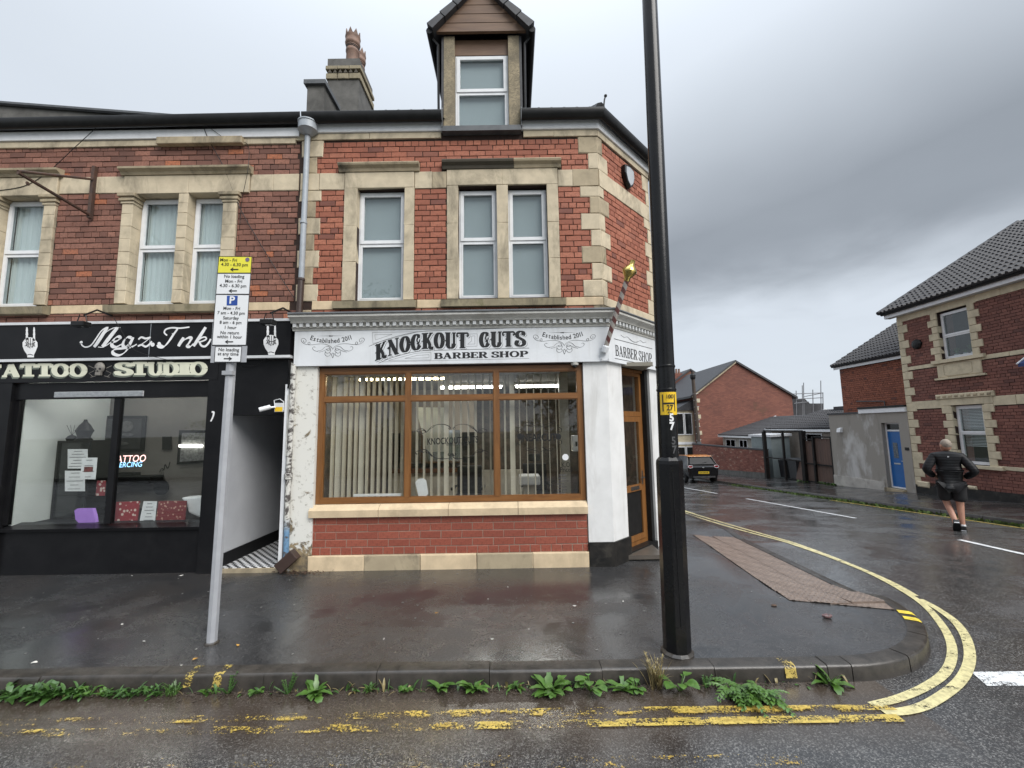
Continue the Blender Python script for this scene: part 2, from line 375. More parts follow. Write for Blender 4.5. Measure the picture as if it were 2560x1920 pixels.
# ------------------------------------------------------------------ painted lines
def cr(pts, n=6):
    """smooth curve through points"""
    P = [Vector(p) for p in pts]; out = []
    for i in range(len(P)-1):
        a = P[max(i-1, 0)]; b_ = P[i]; c = P[i+1]; d = P[min(i+2, len(P)-1)]
        for k in range(n):
            t = k/n; out.append(.5*((2*b_)+(c-a)*t+(2*a-5*b_+4*c-d)*t*t+(3*b_-a-3*c+d)*t**3))
    out.append(P[-1]); return out
def road_line(name, pts, w, mat, lift=.006):
    q = MB(); P = [Vector((p[0], p[1])) for p in pts]; n = len(P)
    for i, p in enumerate(P):
        t = (P[min(i+1, n-1)]-P[max(i-1, 0)]).normalized(); nn = Vector((-t.y, t.x))*w/2
        for s in (1, -1):
            c = p+nn*s; q.v.append((c.x, c.y, fall(c.y)-.12+lift))
    q.f = [(2*i, 2*i+1, 2*i+3, 2*i+2) for i in range(n-1)]; q.r = [0]*len(q.f)
    return O(name, q, mat, road)
def Z8(x, y): g = onG(1660+x/2.44, 1240+y/2.44); return (g.x, g.y)
inner = [Z8(*p) for p in [(1270,1280),(1440,1235),(1600,1165),(1715,1080),(1757,980),(1745,880),(1685,775),(1590,670),(1450,575),(1250,470),(1000,370),(700,270),(400,190),(130,108)]]
outer = [Z8(*p) for p in [(1340,1325),(1480,1315),(1620,1270),(1780,1160),(1850,1060),(1866,960),(1835,850),(1765,760),(1655,683),(1560,632)]]
outer2 = [Z8(*p) for p in [(1535,612),(1400,535),(1200,445),(950,345),(650,247),(380,170),(130,95)]]
road_line('yellow_line', cr(inner), .068, M_ygood)
road_line('yellow_line', cr(outer), .075, M_ygood, .007)
road_line('yellow_line', cr(outer2), .066, M_ygood, .007)
road_line('yellow_line', cr([(4.53, 5.0), (4.50, 9), (4.5, 16), (4.5, 24)]), .08, M_ygood); road_line('yellow_line', cr([(4.70, 5.0), (4.68, 9), (4.68, 16), (4.68, 24)]), .08, M_ygood)
road_line('yellow_line', [(x*.25-9.0, -2.865+.012*sin(x*.21)) for x in range(0, 47)], .075, M_yworn)
road_line('yellow_line', [(x*.25-9.0, -2.985+.012*sin(x*.17)) for x in range(0, 47)], .075, M_yworn, .007)
road_line('yellow_line', [(-.3+x*.25, -2.99+.01*sin(x*.17)) for x in range(0, 13)], .075, M_yold, .009)
road_line('yellow_line', [(1.0+x*.25, -2.868) for x in range(0, 8)], .06, M_yworn, .010)
road_line('yellow_line', [(x*.25-3.0, -3.30+.03*sin(x*.3)) for x in range(0, 20)], .10, M_yghost)
road_line('yellow_line', [(-2.4+x*.25, -2.93) for x in range(0, 20)], .12, M_yghost, .011)
for a, c in (((1711,1219.5), (1793,1234)), ((1866,1247), (2140,1296)), ((2399,1350), (2640,1404)), ((1630,1204), (1672,1212))):
    g0 = onG(*a); g1 = onG(*c); road_line('centre_line', [(g0.x+(g1.x-g0.x)*i/6, g0.y+(g1.y-g0.y)*i/6) for i in range(7)], .10, M_white)
gw = [onG(*p) for p in ((2428,1681), (2700,1678), (2700,1716), (2468,1716))]
q = MB(); q.v = [(p.x, p.y, -.115) for p in gw]; q.f = [(3, 2, 1, 0)]; q.r = [0]
O('give_way_line', q, M_white2, road)
# kerb marks: short double stripes painted over the kerb
M_ymark = paint('kerb_yellow_paint', (.52, .39, .10), .505, .54); M_ymark2 = paint('fresh_kerb_yellow', (.80, .60, .06), .30, .34)
def kerb_mark(x, w, mat, slant=0):
    q = MB(); y0 = KCY-KR; z = .010
    vs = []
    for s in (-w/2, w/2):
        vs += [(x+s, y0+.135, z), (x+s, y0+.020, z), (x+s, y0+.003, z-.008), (x+s, y0-.005, z-.024), (x+s, y0-.017, z-.09)]
    q.add(vs, [(i, i+1, 6+i, 5+i) for i in range(4)]); O('kerb_mark', q, mat, pavement)
for px, w in ((472, .07), (545, .07)): kerb_mark(onY(px, 1700, KCY-KR).x, w, M_ymark)
kerb_mark(onY(1975, 1675, KCY-KR).x, .09, M_ymark)
for ang in (-30.5, -24.0):
    q = MB(); vs = []
    for da in (-1.7, 0, 1.7):
        t = radians(ang+da)
        for r, dz in ((1.365, .010), (KR-.033, .010), (KR-.006, .000), (KR+.008, -.024), (KR+.02, -.085)):
            X_, Y_ = KCX+r*cos(t), KCY+r*sin(t); vs.append((X_, Y_, max(rb(X_, Y_)+.018, fall(Y_)-.105*drop(Y_))+dz))
    q.add(vs, [(j*5+i, j*5+i+1, (j+1)*5+i+1, (j+1)*5+i) for j in range(2) for i in range(4)]); O('kerb_mark', q, M_ymark2, pavement)

# ------------------------------------------------------------------ pavement across the side street
FKX, FBX = 10.35, 13.5
fr = [-20, -8, -2, 0, 1.5, 3, 6, 9, 13, 18, 24, 30, 45, 70]
far_pavement = O('far_pavement', grid([FKX+.13, 11.5, FBX+.3, 26], fr, lambda x, y: fall(y)-.005), M_pave, kind='structure')
y = -4.0
while y < 30:
    O('kerb_stone', kerb_piece([(FKX+.14, y+.006), (FKX+.14, y+.455), (FKX+.14, y+.909)], [(FKX, y+.006), (FKX, y+.455), (FKX, y+.909)], lambda a, b_: fall(b_), rb), M_kerb, far_pavement, smooth=50); y += .915
road_line('yellow_line', [(FKX-.22, yy*.5-4) for yy in range(0, 24)], .07, M_yold)
M_moss = pm('kerb_moss', (.10, .16, .03), (.05, .08, .02), 14, .8)
mb = MB()
for i in range(900):
    yy = random.choice([random.uniform(2.5, 9), random.gauss(7.2, 1.4), random.uniform(9, 14)]); xx = FKX-.02-abs(random.gauss(0, .05))
    h = random.uniform(.02, .075); a = random.uniform(0, pi); w = random.uniform(.02, .05); z = fall(yy)-.118
    d = Vector((cos(a)*w, sin(a)*w, 0)); c = Vector((xx, yy, z)); t = c+Vector((random.uniform(-.04, .02), random.uniform(-.04, .04), h))
    mb.add([c-d, c+d, t+d*.4, t-d*.4], [(0, 1, 2, 3)])
O('kerb_moss', mb, M_moss, label='low green moss growing along the kerb across the side street', cat='moss', kind='stuff')
# ------------------------------------------------------------------ wall building kit: local frame (u along the wall, d into the wall, z up)
def FR(o, u, inw):
    u = Vector((*u, 0)).normalized(); i = Vector((*inw, 0)).normalized()
    mm = Matrix((u, i, Vector((0, 0, 1)))).transposed().to_4x4(); mm.translation = o; return mm
I4 = Matrix.Identity(4)
def cbox(b, u0, u1, d0, d1, z0, z1, c=.006, j=0):
    """block with a worn (chamfered) front face"""
    c = min(c, (u1-u0)*.3, (z1-z0)*.3)
    vs = [(u0+c,d0,z0+c),(u1-c,d0,z0+c),(u1-c,d0,z1-c),(u0+c,d0,z1-c), (u0,d0+c,z0),(u1,d0+c,z0),(u1,d0+c,z1),(u0,d0+c,z1), (u0,d1,z0),(u1,d1,z0),(u1,d1,z1),(u0,d1,z1)]
    if j: vs = [(v[0]+random.uniform(-j, j), v[1]+(random.uniform(0, j) if i < 4 else 0), v[2]+random.uniform(-j, j)) if i < 8 else v for i, v in enumerate(vs)]
    fs = [(0,1,2,3)]
    for k in range(4):
        j = (k+1) % 4; fs += [(4+k,4+j,j,k), (8+k,8+j,4+j,4+k)]
    fs.append((11,10,9,8)); return b.add(vs, fs)
def block(name, parent, fr, u0, u1, d0, d1, z0, z1, mat, c=.006, **k):
    b = MB(); b.M = fr; cbox(b, u0, u1, d0, d1, z0, z1, c, .0035 if 'stone' in name or 'capital' in name else 0); return O(name, b, mat, parent, **k)
def minus(rects, holes):
    out = list(rects)
    for h in holes:
        nx = []
        for r in out:
            u0, u1, z0, z1 = r; a0, a1, b0, b1 = max(u0, h[0]), min(u1, h[1]), max(z0, h[2]), min(z1, h[3])
            if a0 >= a1-1e-6 or b0 >= b1-1e-6: nx.append(r); continue
            if z0 < b0: nx.append((u0, u1, z0, b0))
            if b1 < z1: nx.append((u0, u1, b1, z1))
            if u0 < a0: nx.append((u0, a0, b0, b1))
            if a1 < u1: nx.append((a1, u1, b0, b1))
        out = nx
    return out
def wall_core(name, parent, fr, rects, holes, d0, d1, mat):
    b = MB(); b.M = fr
    for u0, u1, z0, z1 in minus(rects, holes): b.box(u0, u1, d0, d1, z0, z1)
    return O(name, b, mat, parent)
BRICK_MESH = {}
def brick_mesh(w, h, dep, mat, var=0):
    key = (round(w, 3), round(h, 3), mat.name, var)
    if key not in BRICK_MESH:
        b = MB(); cbox(b, -w/2, w/2, 0, dep, -h/2, h/2, .005, .0035); me = b.mesh('brick'); me.materials.append(mat); BRICK_MESH[key] = me
    return BRICK_MESH[key]
def lay_bricks(parent, fr, rects, holes, mat, bw=.247, bh=.0895, joint=.011, dep=.028, zref=0, nmax=300, bond=4, jitter=1.0, d0=0.0):
    W = []; rng = random.Random(hash((round(fr.translation.x, 2), round(fr.translation.y, 2), len(rects), round(rects[0][0], 2))) & 0xffff)
    for (u0, u1, z0, z1) in rects:
        k0 = int(math.floor((z0-zref)/bh+.02)); k = k0
        while zref+k*bh < z1-.02:
            za, zb = zref+k*bh, zref+(k+1)*bh
            if za < z0-.02: za = z0
            if zb > z1+.02: zb = z1
            if zb-za < .03: k += 1; continue
            zm = (za+zb)/2; spans = [(u0, u1)]
            for h in holes:
                if h[2] < zm < h[3]:
                    spans = [s for a, b_ in spans for s in ((a, min(b_, h[0])), (max(a, h[1]), b_)) if s[1]-s[0] > .03]
            hd = (k % bond == 0); L = bw/2 if hd else bw; off = (bw/4 if hd else (0 if k % 2 else bw/2))
            for a, b_ in spans:
                x = math.floor((a-off)/L)*L+off
                while x < b_-.001:
                    p, q = max(x, a), min(x+L, b_)
                    if q-p > .035: W.append((p+joint/2, q-joint/2, za+joint/2, zb-joint/2))
                    x += L
            k += 1
    cl = fr.inverted() @ CP
    W.sort(key=lambda w: ((w[0]+w[1])/2-cl.x)**2+((w[2]+w[3])/2-cl.z)**2)
    for (a, b_, za, zb) in W[:nmax]:
        w, h = b_-a, zb-za; full = w > bw*.62
        me = brick_mesh((bw if full else bw/2)-joint, bh-joint, dep, mat, rng.randint(0, 5))
        o = O('brick', me, None, parent)
        o.matrix_basis = fr @ Matrix.Translation(((a+b_)/2, d0+rng.uniform(-.003, .003)*jitter, (za+zb)/2)) @ Matrix.Rotation(rng.uniform(-.008, .008)*jitter, 4, 'Y') @ Matrix.Diagonal((w/((bw if full else bw/2)-joint), 1, h/(bh-joint), 1))
    if W[nmax:]:
        b = MB(); b.M = fr
        for (a, b_, za, zb) in W[nmax:]:
            b.rv = rng.random()+.001; dd = d0+rng.uniform(-.003, .003)*jitter; cbox(b, a, b_, dd, dd+dep, za, zb, .004, .003)
        O('brick', b, mat, parent, kind='stuff')

# ------------------------------------------------------------------ shared building materials
M_mortar = pm('dark_mortar', (.040, .020, .014), (.022, .012, .009), 20, .9, .4, 80)
M_brick = brick_mat('orange_red_brick', (.25, .080, .046), (.34, .112, .064), (.41, .150, .088), (.16, .058, .042), .38)
M_brick_old = brick_mat('brown_red_brick', (.130, .058, .042), (.22, .096, .066), (.30, .138, .096), (.42, .140, .062), .50)
M_brick_new = brick_mat('smooth_red_brick', (.25, .066, .042), (.29, .078, .048), (.32, .090, .056), (.24, .064, .04), .15, .5)
M_stone = stone_mat('bath_stone', (.59, .50, .355), .7, .18)
M_stone_d = stone_mat('weathered_stone', (.42, .345, .23), 1.0, .5)
M_soot = stone_mat('soot_black_stone', (.085, .072, .052), .9, .3)
M_mossy = stone_mat('mossy_stone', (.30, .255, .165), 1.0, .9)
M_stone_p = stone_mat('pale_new_stone', (.66, .52, .34), .25, .06)
M_upvc = pm('white_upvc', (.74, .75, .76), (.66, .67, .68), 9, .30)
M_whitep = pm('white_paint', (.72, .73, .73), (.64, .65, .65), 4, .45, .15, 60, stain=.22, stain_c=(.30, .29, .26))
M_whiteboard = pm('white_fascia_board', (.60, .61, .61), (.50, .51, .51), 3, .5, stain=.4, stain_c=(.22, .21, .19))
M_black = pm('black_plastic', (.010, .010, .010), (.016, .016, .016), 8, .38, spec=.25)
M_lead = pm('lead_sheet', (.10, .105, .11), (.06, .065, .07), 7, .5, .3, 40)
M_slate = pm('dark_roof_tile', (.050, .050, .054), (.030, .030, .033), 9, .55, .3, 60)
M_timber = pm('brown_upvc_timber', (.215, .095, .028), (.150, .062, .018), 22, .38, stretch=(1, 1, .12))
M_timber_h = pm('brown_timber_rail', (.225, .100, .030), (.155, .064, .019), 22, .38, stretch=(.12, 1, 1))
M_board = pm('brown_gable_board', (.17, .10, .058), (.11, .062, .036), 12, .55, .2, 60, stretch=(.15, 1, 1))
M_pebble = NT('pebble_dash')
_v = M_pebble.n('ShaderNodeTexVoronoi'); _v.inputs['Scale'].default_value = 55; M_pebble.l(M_pebble.tc.outputs['Object'], _v.inputs['Vector'])
_s = M_pebble.n('ShaderNodeSeparateColor'); M_pebble.l(_v.outputs['Color'], _s.inputs[0])
M_pebble.set(Base_Color=M_pebble.mix(M_pebble.ramp(M_pebble.noise(3, 5), .4, .7), M_pebble.mix(_s.outputs[0], (.34, .28, .18), (.20, .165, .11)), (.13, .11, .075)), Roughness=.85)
M_pebble.bump(_v.outputs['Distance'], .6, .006); M_pebble = M_pebble.m
def glass_mat(name, tint=(.82, .86, .86), boost=1.35):
    a = NT(name); lw_ = a.n('ShaderNodeLayerWeight'); lw_.inputs[0].default_value = .5; fz = a.math('MULTIPLY_ADD', a.math('POWER', lw_.outputs['Facing'], 5), .96, .04)
    tr = a.n('ShaderNodeBsdfTransparent'); tr.inputs[0].default_value = (*tint, 1)
    gl = a.n('ShaderNodeBsdfGlossy'); gl.inputs['Roughness'].default_value = .012
    mx = a.n('ShaderNodeMixShader'); a.l(a.math('MULTIPLY', fz, boost, clamp=True), mx.inputs[0])
    a.l(tr.outputs[0], mx.inputs[1]); a.l(gl.outputs[0], mx.inputs[2]); a.l(mx.outputs[0], a.out.inputs[0]); return a.m
M_glass = glass_mat('window_glass', boost=1.6)
M_shopglass = glass_mat('shop_glass', (.94, .95, .94), 1.25)
M_blind = pm('grey_roller_blind', (.53, .545, .565), (.50, .515, .53), 2, .7)
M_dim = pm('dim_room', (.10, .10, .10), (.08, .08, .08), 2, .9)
M_net = pm('net_curtain', (.84, .85, .85), (.74, .75, .75), 30, .9, stretch=(1, 1, .02))

def frame_bars(b, u0, u1, z0, z1, d, t, dep=.06):
    b.box(u0, u0+t, d, d+dep, z0, z1); b.box(u1-t, u1, d, d+dep, z0, z1); b.box(u0+t, u1-t, d, d+dep, z0, z0+t); b.box(u0+t, u1-t, d, d+dep, z1-t, z1)
def upvc_window(parent, fr, u0, u1, z0, z1, d, zt, backing='blind', mat=None, glass=None, fw=.042, sw=.052):
    """casement over fixed light: outer frame > sash, panes, what hangs behind"""
    mat = mat or M_upvc; glass = glass or M_glass
    b = MB(); b.M = fr; frame_bars(b, u0, u1, z0, z1, d, fw, .07); b.box(u0+fw, u1-fw, d+.002, d+.068, zt-.022, zt+.022)
    w = O('window', b, mat, parent)
    b = MB(); b.M = fr; frame_bars(b, u0+fw*.55, u1-fw*.55, zt+.012, z1-fw*.55, d-.014, sw, .03); O('sash', b, mat, w)
    b = MB(); b.M = fr; frame_bars(b, u0+fw*.9, u1-fw*.9, z0+fw*.9, zt-.018, d-.004, .022, .02); O('glazing_bead', b, mat, w)
    for za, zb in ((zt+.012+sw*.8, z1-fw*.55-sw*.8), (z0+fw+.01, zt-.03)):
        b = MB(); b.M = fr; b.box(u0+fw*.8, u1-fw*.8, d+.020, d+.026, za, zb); O('pane', b, glass, w)
    b = MB(); b.M = fr
    if backing == 'blind':
        b.box(u0+.01, u1-.01, d+.072, d+.077, z0+.01, z1-.01); O('roller_blind', b, M_blind, w)
    elif backing == 'net':
        n = 60; uu0 = u0+.05*(u1-u0)
        for k in range(n+1):
            t = k/n; u = uu0+(u1-.02-uu0)*t; dd = d+.085+.016*sin(t*46)+.009*sin(t*97+1)
            b.v += [tuple(fr @ Vector((u, dd, z0+.02))), tuple(fr @ Vector((u, dd, z1-.03)))]
        b.f = [(2*k, 2*k+2, 2*k+3, 2*k+1) for k in range(n)]; b.r = [0]*n
        O('net_curtain', b, M_net, w, smooth=True)
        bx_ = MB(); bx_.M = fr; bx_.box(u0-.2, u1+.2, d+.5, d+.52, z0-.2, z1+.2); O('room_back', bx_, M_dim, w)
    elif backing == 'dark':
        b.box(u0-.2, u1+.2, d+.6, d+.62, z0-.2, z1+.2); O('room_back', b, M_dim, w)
    return w

# ================================================================== THE CORNER SHOP BUILDING
CA = Vector((1.41, 0, 0)); _d = ray(1637, 808); _t = (CA.x-CA.y-(CP.x-CP.y))/(_d.x-_d.y); _h = CP+_d*_t
CB = Vector((_h.x, _h.y, 0)); CL = (CB-CA).length
FC = FR(CA, (1, 1), (-1, 1))                        # the splayed corner face
barber = thing('corner_shop_building', 'two-storey red brick corner shop building with white barber fascia and dormer', 'building', (-.6, 2, 0))
XL, XR = -2.97, 1.41
W1 = (-2.37, -1.635, 3.93, 5.735); W2a = (-.795, -.195, 3.945, 5.755); W2b = (-.02, .59, 3.945, 5.755)
SUR1 = (-2.57, -1.48, 3.93, 6.0); SUR2 = (-.97, .765, 3.93, 6.02)
fwall = wall_core('front_wall', barber, I4, [(-3.36, XR-.012, 2.9, 6.66)], [W1, W2a, W2b], .012, .30, M_mortar)
lay_bricks(fwall, I4, [(-3.03, 1.30, 3.62, 3.80), (-3.03, 1.30, 3.93, 5.72), (-3.03, 1.30, 6.0, 6.555)], [SUR1, SUR2, (-1.06, .235, 6.60, 7), (-2.68, -1.40, 6.0, 6.13), (-1.05, .83, 6.02, 6.15)], M_brick, zref=3.93)
cwall = wall_core('corner_wall', barber, FC, [(.012, CL, 2.9, 6.66)], [], .012, .30, M_mortar)
lay_bricks(cwall, FC, [(.14, CL-.10, 3.62, 3.80), (.14, CL-.10, 3.93, 5.72), (.14, CL-.10, 6.0, 6.555)], [], M_brick, zref=3.93, nmax=220)
# dressed stone: bands, quoins, window surrounds, hoods, sills
for k, (a, b_) in enumerate(((-3.27, -2.98), (-2.97, -2.575), (-1.475, -1.21), (-1.205, -.975), (.77, 1.00), (1.003, 1.405))):
    block('band_stone', fwall, I4, a, b_, -.012, .06, 5.722, 5.998, M_stone if k not in (3, 5) else M_stone_d)
for a, b_ in ((.010, .52), (.525, 1.06), (1.064, CL)): block('band_stone', cwall, FC, a, b_, -.012, .06, 5.722, 5.998, M_stone)
for a, b_ in ((-3.02, -2.70), (-1.42, -1.06), (.84, 1.405)): block('string_stone', fwall, I4, a, b_, -.012, .06, 3.80, 3.928, M_stone_p)
for a, b_ in ((.008, .7), (.704, CL)): block('string_stone', cwall, FC, a, b_, -.012, .06, 3.80, 3.928, M_stone)
for a, b_ in ((-3.36, -2.2), (-2.196, -1.065), (.24, .72), (.724, 1.415)): block('cornice_stone', fwall, I4, a, b_, -.022, .06, 6.558, 6.662, M_stone)
for a, b_ in ((.0, .8), (.804, CL+.01)): block('cornice_stone', cwall, FC, a, b_, -.022, .06, 6.558, 6.662, M_stone)
z = 3.62; k = 0
for z0, z1 in ((3.62, 3.80), (3.93, 4.20), (4.20, 4.465), (4.465, 4.735), (4.735, 5.0), (5.0, 5.27), (5.27, 5.54), (5.54, 5.72), (6.0, 6.27), (6.27, 6.556)):
    lg = k % 2 == 1
    b = MB(); cbox(b, 1.41-(.30 if lg else .155), 1.412, -.011, .05, z0+.003, z1-.003, .012, .006); b.M = FC; cbox(b, .0, .13 if lg else .27, -.011, .05, z0+.003, z1-.003, .012, .006)
    O('quoin_stone', b, M_stone if k % 3 else M_stone_d, fwall)
    b = MB(); b.M = FC; cbox(b, CL-(.22 if lg else .10), CL+.011, -.011, .05, z0+.003, z1-.003, .008); O('quoin_stone', b, M_stone, cwall)
    b = MB(); cbox(b, -3.275 if lg else -3.215, -2.935 if lg else -3.025, -.011, .05, z0+.003, z1-.003, .012, .008); O('quoin_stone', b, M_stone if k % 2 else M_stone_d, fwall); k += 1
def surround(parent, fr, sur, ops, hood, sill, dep=.14, mats=(None, None), mh=None):
    ms, md = mats[0] or M_stone, mats[1] or M_mossy
    u0, u1, z0, z1 = sur; zo = ops[0][3]
    edges = [u0]+[e for o_ in ops for e in (o_[0], o_[1])]+[u1]
    for i in range(0, len(edges), 2):
        for za, zb in ((z0, z0+(zo-z0)*.34), (z0+(zo-z0)*.34, z0+(zo-z0)*.66), (z0+(zo-z0)*.66, zo)):
            block('jamb_stone', parent, fr, edges[i]+.002, edges[i+1], -.022, dep, za+.001, zb-.001, ms, .005)
    if len(ops) > 1:
        mid = (ops[0][1]+ops[1][0])/2; block('lintel_stone', parent, fr, u0, mid-.001, -.023, dep, zo+.001, z1, ms); block('lintel_stone', parent, fr, mid+.001, u1, -.023, dep, zo+.001, z1, ms)
    else: block('lintel_stone', parent, fr, u0, u1, -.023, dep, zo+.001, z1, ms)
    if hood:
        h0, h1, za, zb = hood; b = MB(); b.M = fr; d_ = zb-za
        b.prism([(h0, 0, za), (h0, -.035, za), (h0, -.05, za+d_*.35), (h0, -.095, za+d_*.62), (h0, -.105, zb-.02), (h0, -.09, zb), (h0, 0, zb+.015)], (h1-h0, 0, 0))
        O('hood_mould', b, mh or M_stone_d, parent)
    if sill:
        s0, s1, za, zb = sill; b = MB(); b.M = fr
        b.prism([(s0, .0, za), (s0, -.085, za), (s0, -.09, zb-.025), (s0, 0, zb+.004), (s0, dep, zb+.02), (s0, dep, za)], (s1-s0, 0, 0)); O('sill_stone', b, md, parent)
surround(fwall, I4, SUR1, [W1], (-2.66, -1.40, 6.0, 6.125), (-2.68, -1.43, 3.795, 3.925))
surround(fwall, I4, SUR2, [W2a, W2b], None, (-1.05, .83, 3.795, 3.925))
for h0, h1, mt in ((-1.04, .08, M_soot), (.084, .82, M_stone_d)):
    b = MB(); b.prism([(h0, 0, 6.022), (h0, -.035, 6.022), (h0, -.05, 6.067), (h0, -.095, 6.10), (h0, -.105, 6.13), (h0, -.09, 6.15), (h0, 0, 6.165)], (h1-h0, 0, 0)); O('hood_mould', b, mt, fwall)
upvc_window(barber, I4, W1[0]+.002, W1[1]-.002, W1[2]+.01, W1[3]-.015, .10, 4.86)
upvc_window(barber, I4, W2a[0]+.002, W2a[1]-.002, W2a[2]+.01, W2a[3]-.03, .10, 4.88)
upvc_window(barber, I4, W2b[0]+.002, W2b[1]-.002, W2b[2]+.01, W2b[3]-.03, .10, 4.88)
# body of the building behind the faces, party and side walls
b = MB(); b.box(CB.x-.3, CB.x, CB.y+.02, 9, -.6, 6.66); b.box(-3.36, CB.x, 8.7, 9, -.6, 6.66); b.box(-3.36, -3.1, .3, 8.7, 0, 6.66); 
def tex_brick(name, c1, c2, rot):
    a = NT(name); t_ = a.n('ShaderNodeTexBrick'); mp = a.n('ShaderNodeMapping'); mp.inputs['Rotation'].default_value = rot; a.l(a.tc.outputs['Object'], mp.inputs[0]); a.l(mp.outputs[0], t_.inputs['Vector'])
    for k_, v_ in (('Scale', 1), ('Brick Width', .247), ('Row Height', .0895), ('Mortar Size', .008)): t_.inputs[k_].default_value = v_
    for k_, c_ in (('Color1', c1), ('Color2', c2), ('Mortar', (.035, .02, .015))): t_.inputs[k_].default_value = (*c_, 1)
    a.set(Base_Color=a.mix(a.math('MULTIPLY', a.ramp(a.noise(1.1, 6, .65), .45, .7), .45), t_.outputs[0], (.06, .03, .024)), Roughness=.8); a.bump(t_.outputs['Fac'], -.4, .006); return a.m
O('side_wall', b, tex_brick('side_wall_brick', (.34, .112, .064), (.24, .078, .046), (radians(90), 0, radians(-90))), barber)
b = MB(); b.box(-3.1, CB.x-.3, .32+1.0, 8.7, 2.98, 3.1); b.box(-3.1, 1.1, .32, 1.32, 2.98, 3.1); b.box(-3.0, 1.0, .6, .62, 3.1, 6.5); O('floor_slab', b, M_dim, barber)
# eaves: fascia board, gutter, roof, row of eaves tiles, hip
def sweep_eaves(name, prof, mat, segs, parent, smooth=False):
    """profile (outward, z) swept round the eaves polyline: front, then splayed corner"""
    for s0, s1 in segs:
        b = MB(); n = len(prof)
        vs = [tuple(Vector(s0[0])+Vector(s0[1])*p[0]+Vector((0, 0, p[1]))) for p in prof]+[tuple(Vector(s1[0])+Vector(s1[1])*p[0]+Vector((0, 0, p[1]))) for p in prof]
        b.add(vs, [tuple(range(n)), tuple(range(n, 2*n))[::-1]]+[(i, n+i, n+(i+1) % n, (i+1) % n) for i in range(n)]); O(name, b, mat, parent, smooth=smooth)
mitre = Vector((math.tan(radians(22.5)), -1, 0)); cn = Vector((1, -1, 0)).normalized(); mB = Vector((1, -math.tan(radians(22.5)), 0)); sn = Vector((1, 0, 0))
nf = Vector((0, -1, 0))
SEG = [(((-3.20, 0, 0), nf), ((-1.03, 0, 0), nf)), (((.215, 0, 0), nf), ((CA.x, 0, 0), mitre)), (((CA.x, 0, 0), mitre), ((CB.x, CB.y, 0), mB)), (((CB.x, CB.y, 0), mB), ((CB.x, 8.9, 0), sn))]
sweep_eaves('fascia_board', [(0, 6.664), (.045, 6.664), (.055, 6.69), (.055, 6.80), (0, 6.80)], M_upvc, SEG, barber)
gp = [(.13+.080*cos(t), 6.885+.128*sin(t)) for t in [radians(180+i*22.5) for i in range(9)]]+[(.205, 6.897), (.198, 6.885)]+[(.13+.068*cos(t), 6.885+.11*sin(t)) for t in [radians(-i*22.5) for i in range(1, 8)]]
sweep_eaves('gutter', gp, M_black, SEG, barber, smooth=40)
b = MB(); E0 = 6.90; P_ = .62
rf = lambda y: E0+y*P_
b.add([(-3.3, -.1, rf(-.1)), (-1.0, -.1, rf(-.1)), (-1.0, 4.2, rf(4.2)), (-3.3, 4.2, rf(4.2)), (.2, -.1, rf(-.1)), (1.46, -.1, rf(-.1)), (.2, 4.2, rf(4.2)), (-.4, 4.2, rf(4.2)), (2.62, 1.06, rf(-.1)), (-1.0, 1.0, rf(1)), (.2, 1.0, rf(1)), (2.62, 9, rf(-.1)), (-.4, 9, rf(4.2)), (-3.3, 9, rf(4.2))],
      [(0, 1, 2, 3), (4, 5, 7, 6), (5, 8, 7), (9, 10, 6, 2), (8, 11, 12, 7), (3, 7, 12, 13)])
O('roof', b, M_slate, barber)
tm = MB(); tm.M = None
tm.prism([(-.10, 0, 0)]+[(-.10+.2*i/8, 0, .012+.045*max(0, sin(pi*(i-3)/5) if i > 3 else 0)) for i in range(9)]+[(.10, 0, 0)], (0, .36, .36*P_)); tme = tm.mesh('eaves_tile', 50); tme.materials.append(M_slate)
x = -2.95
while x < 1.35:
    if not (-1.15 < x < .32):
        o = O('eaves_tile', tme, None, barber); o.matrix_basis = Matrix.Translation((x, -.13, 6.91))
    x += .2
b = MB(); b.tube([(1.46, -.10, 6.95), (1.30, .3, 7.15), (-.3, 4.1, 9.5)], .09, 8); O('hip_ridge', b, M_slate, barber)
b = MB(); b.tube([(1.50, -.16, 6.93), (1.515, -.16, 7.05), (1.53, -.16, 7.10)], .012, 6); b.ball((1.535, -.16, 7.115), .025); O('gutter_spike', b, M_black, barber)
# dormer
dorm = MB(); dorm.box(-1.02, .20, .55, 1.6, 6.72, 8.32); dormer = O('dormer', dorm, M_pebble, barber)
for x0, x1 in ((-1.02, -.848), (.022, .20)):
    b = MB(); b.box(x0, x1, -.03, .55, 6.72, 8.32); O('dormer_post', b, M_pebble, dormer)
b = MB(); b.box(-.848, .022, .04, .10, 8.045, 8.32); O('head_panel', b, M_board, dormer)
b = MB(); b.prism([(-1.04, -.10, 6.615), (-1.04, -.10, 6.70), (-1.04, .1, 6.735), (-1.04, .1, 6.615)], (1.25, 0, 0)); O('dormer_sill', b, M_lead, dormer)
for x0 in (-1.045, .205):
    b = MB(); b.prism([(x0, -.11, 6.68), (x0, -.11, 6.98), (x0, -.06, 7.04), (x0, .3, 7.04), (x0, .3, 6.68)], (.02, 0, 0)); O('lead_flashing', b, M_lead, dormer)
for x0, x1 in ((-1.06, -1.022), (.202, .24)):
    b = MB(); b.prism([(x0, -.02, 6.9), (x0, -.02, 8.32), (x0, 1.9, 8.32), (x0, 1.9, 7.9)], (x1-x0, 0, 0)); O('cheek', b, M_slate, dormer)
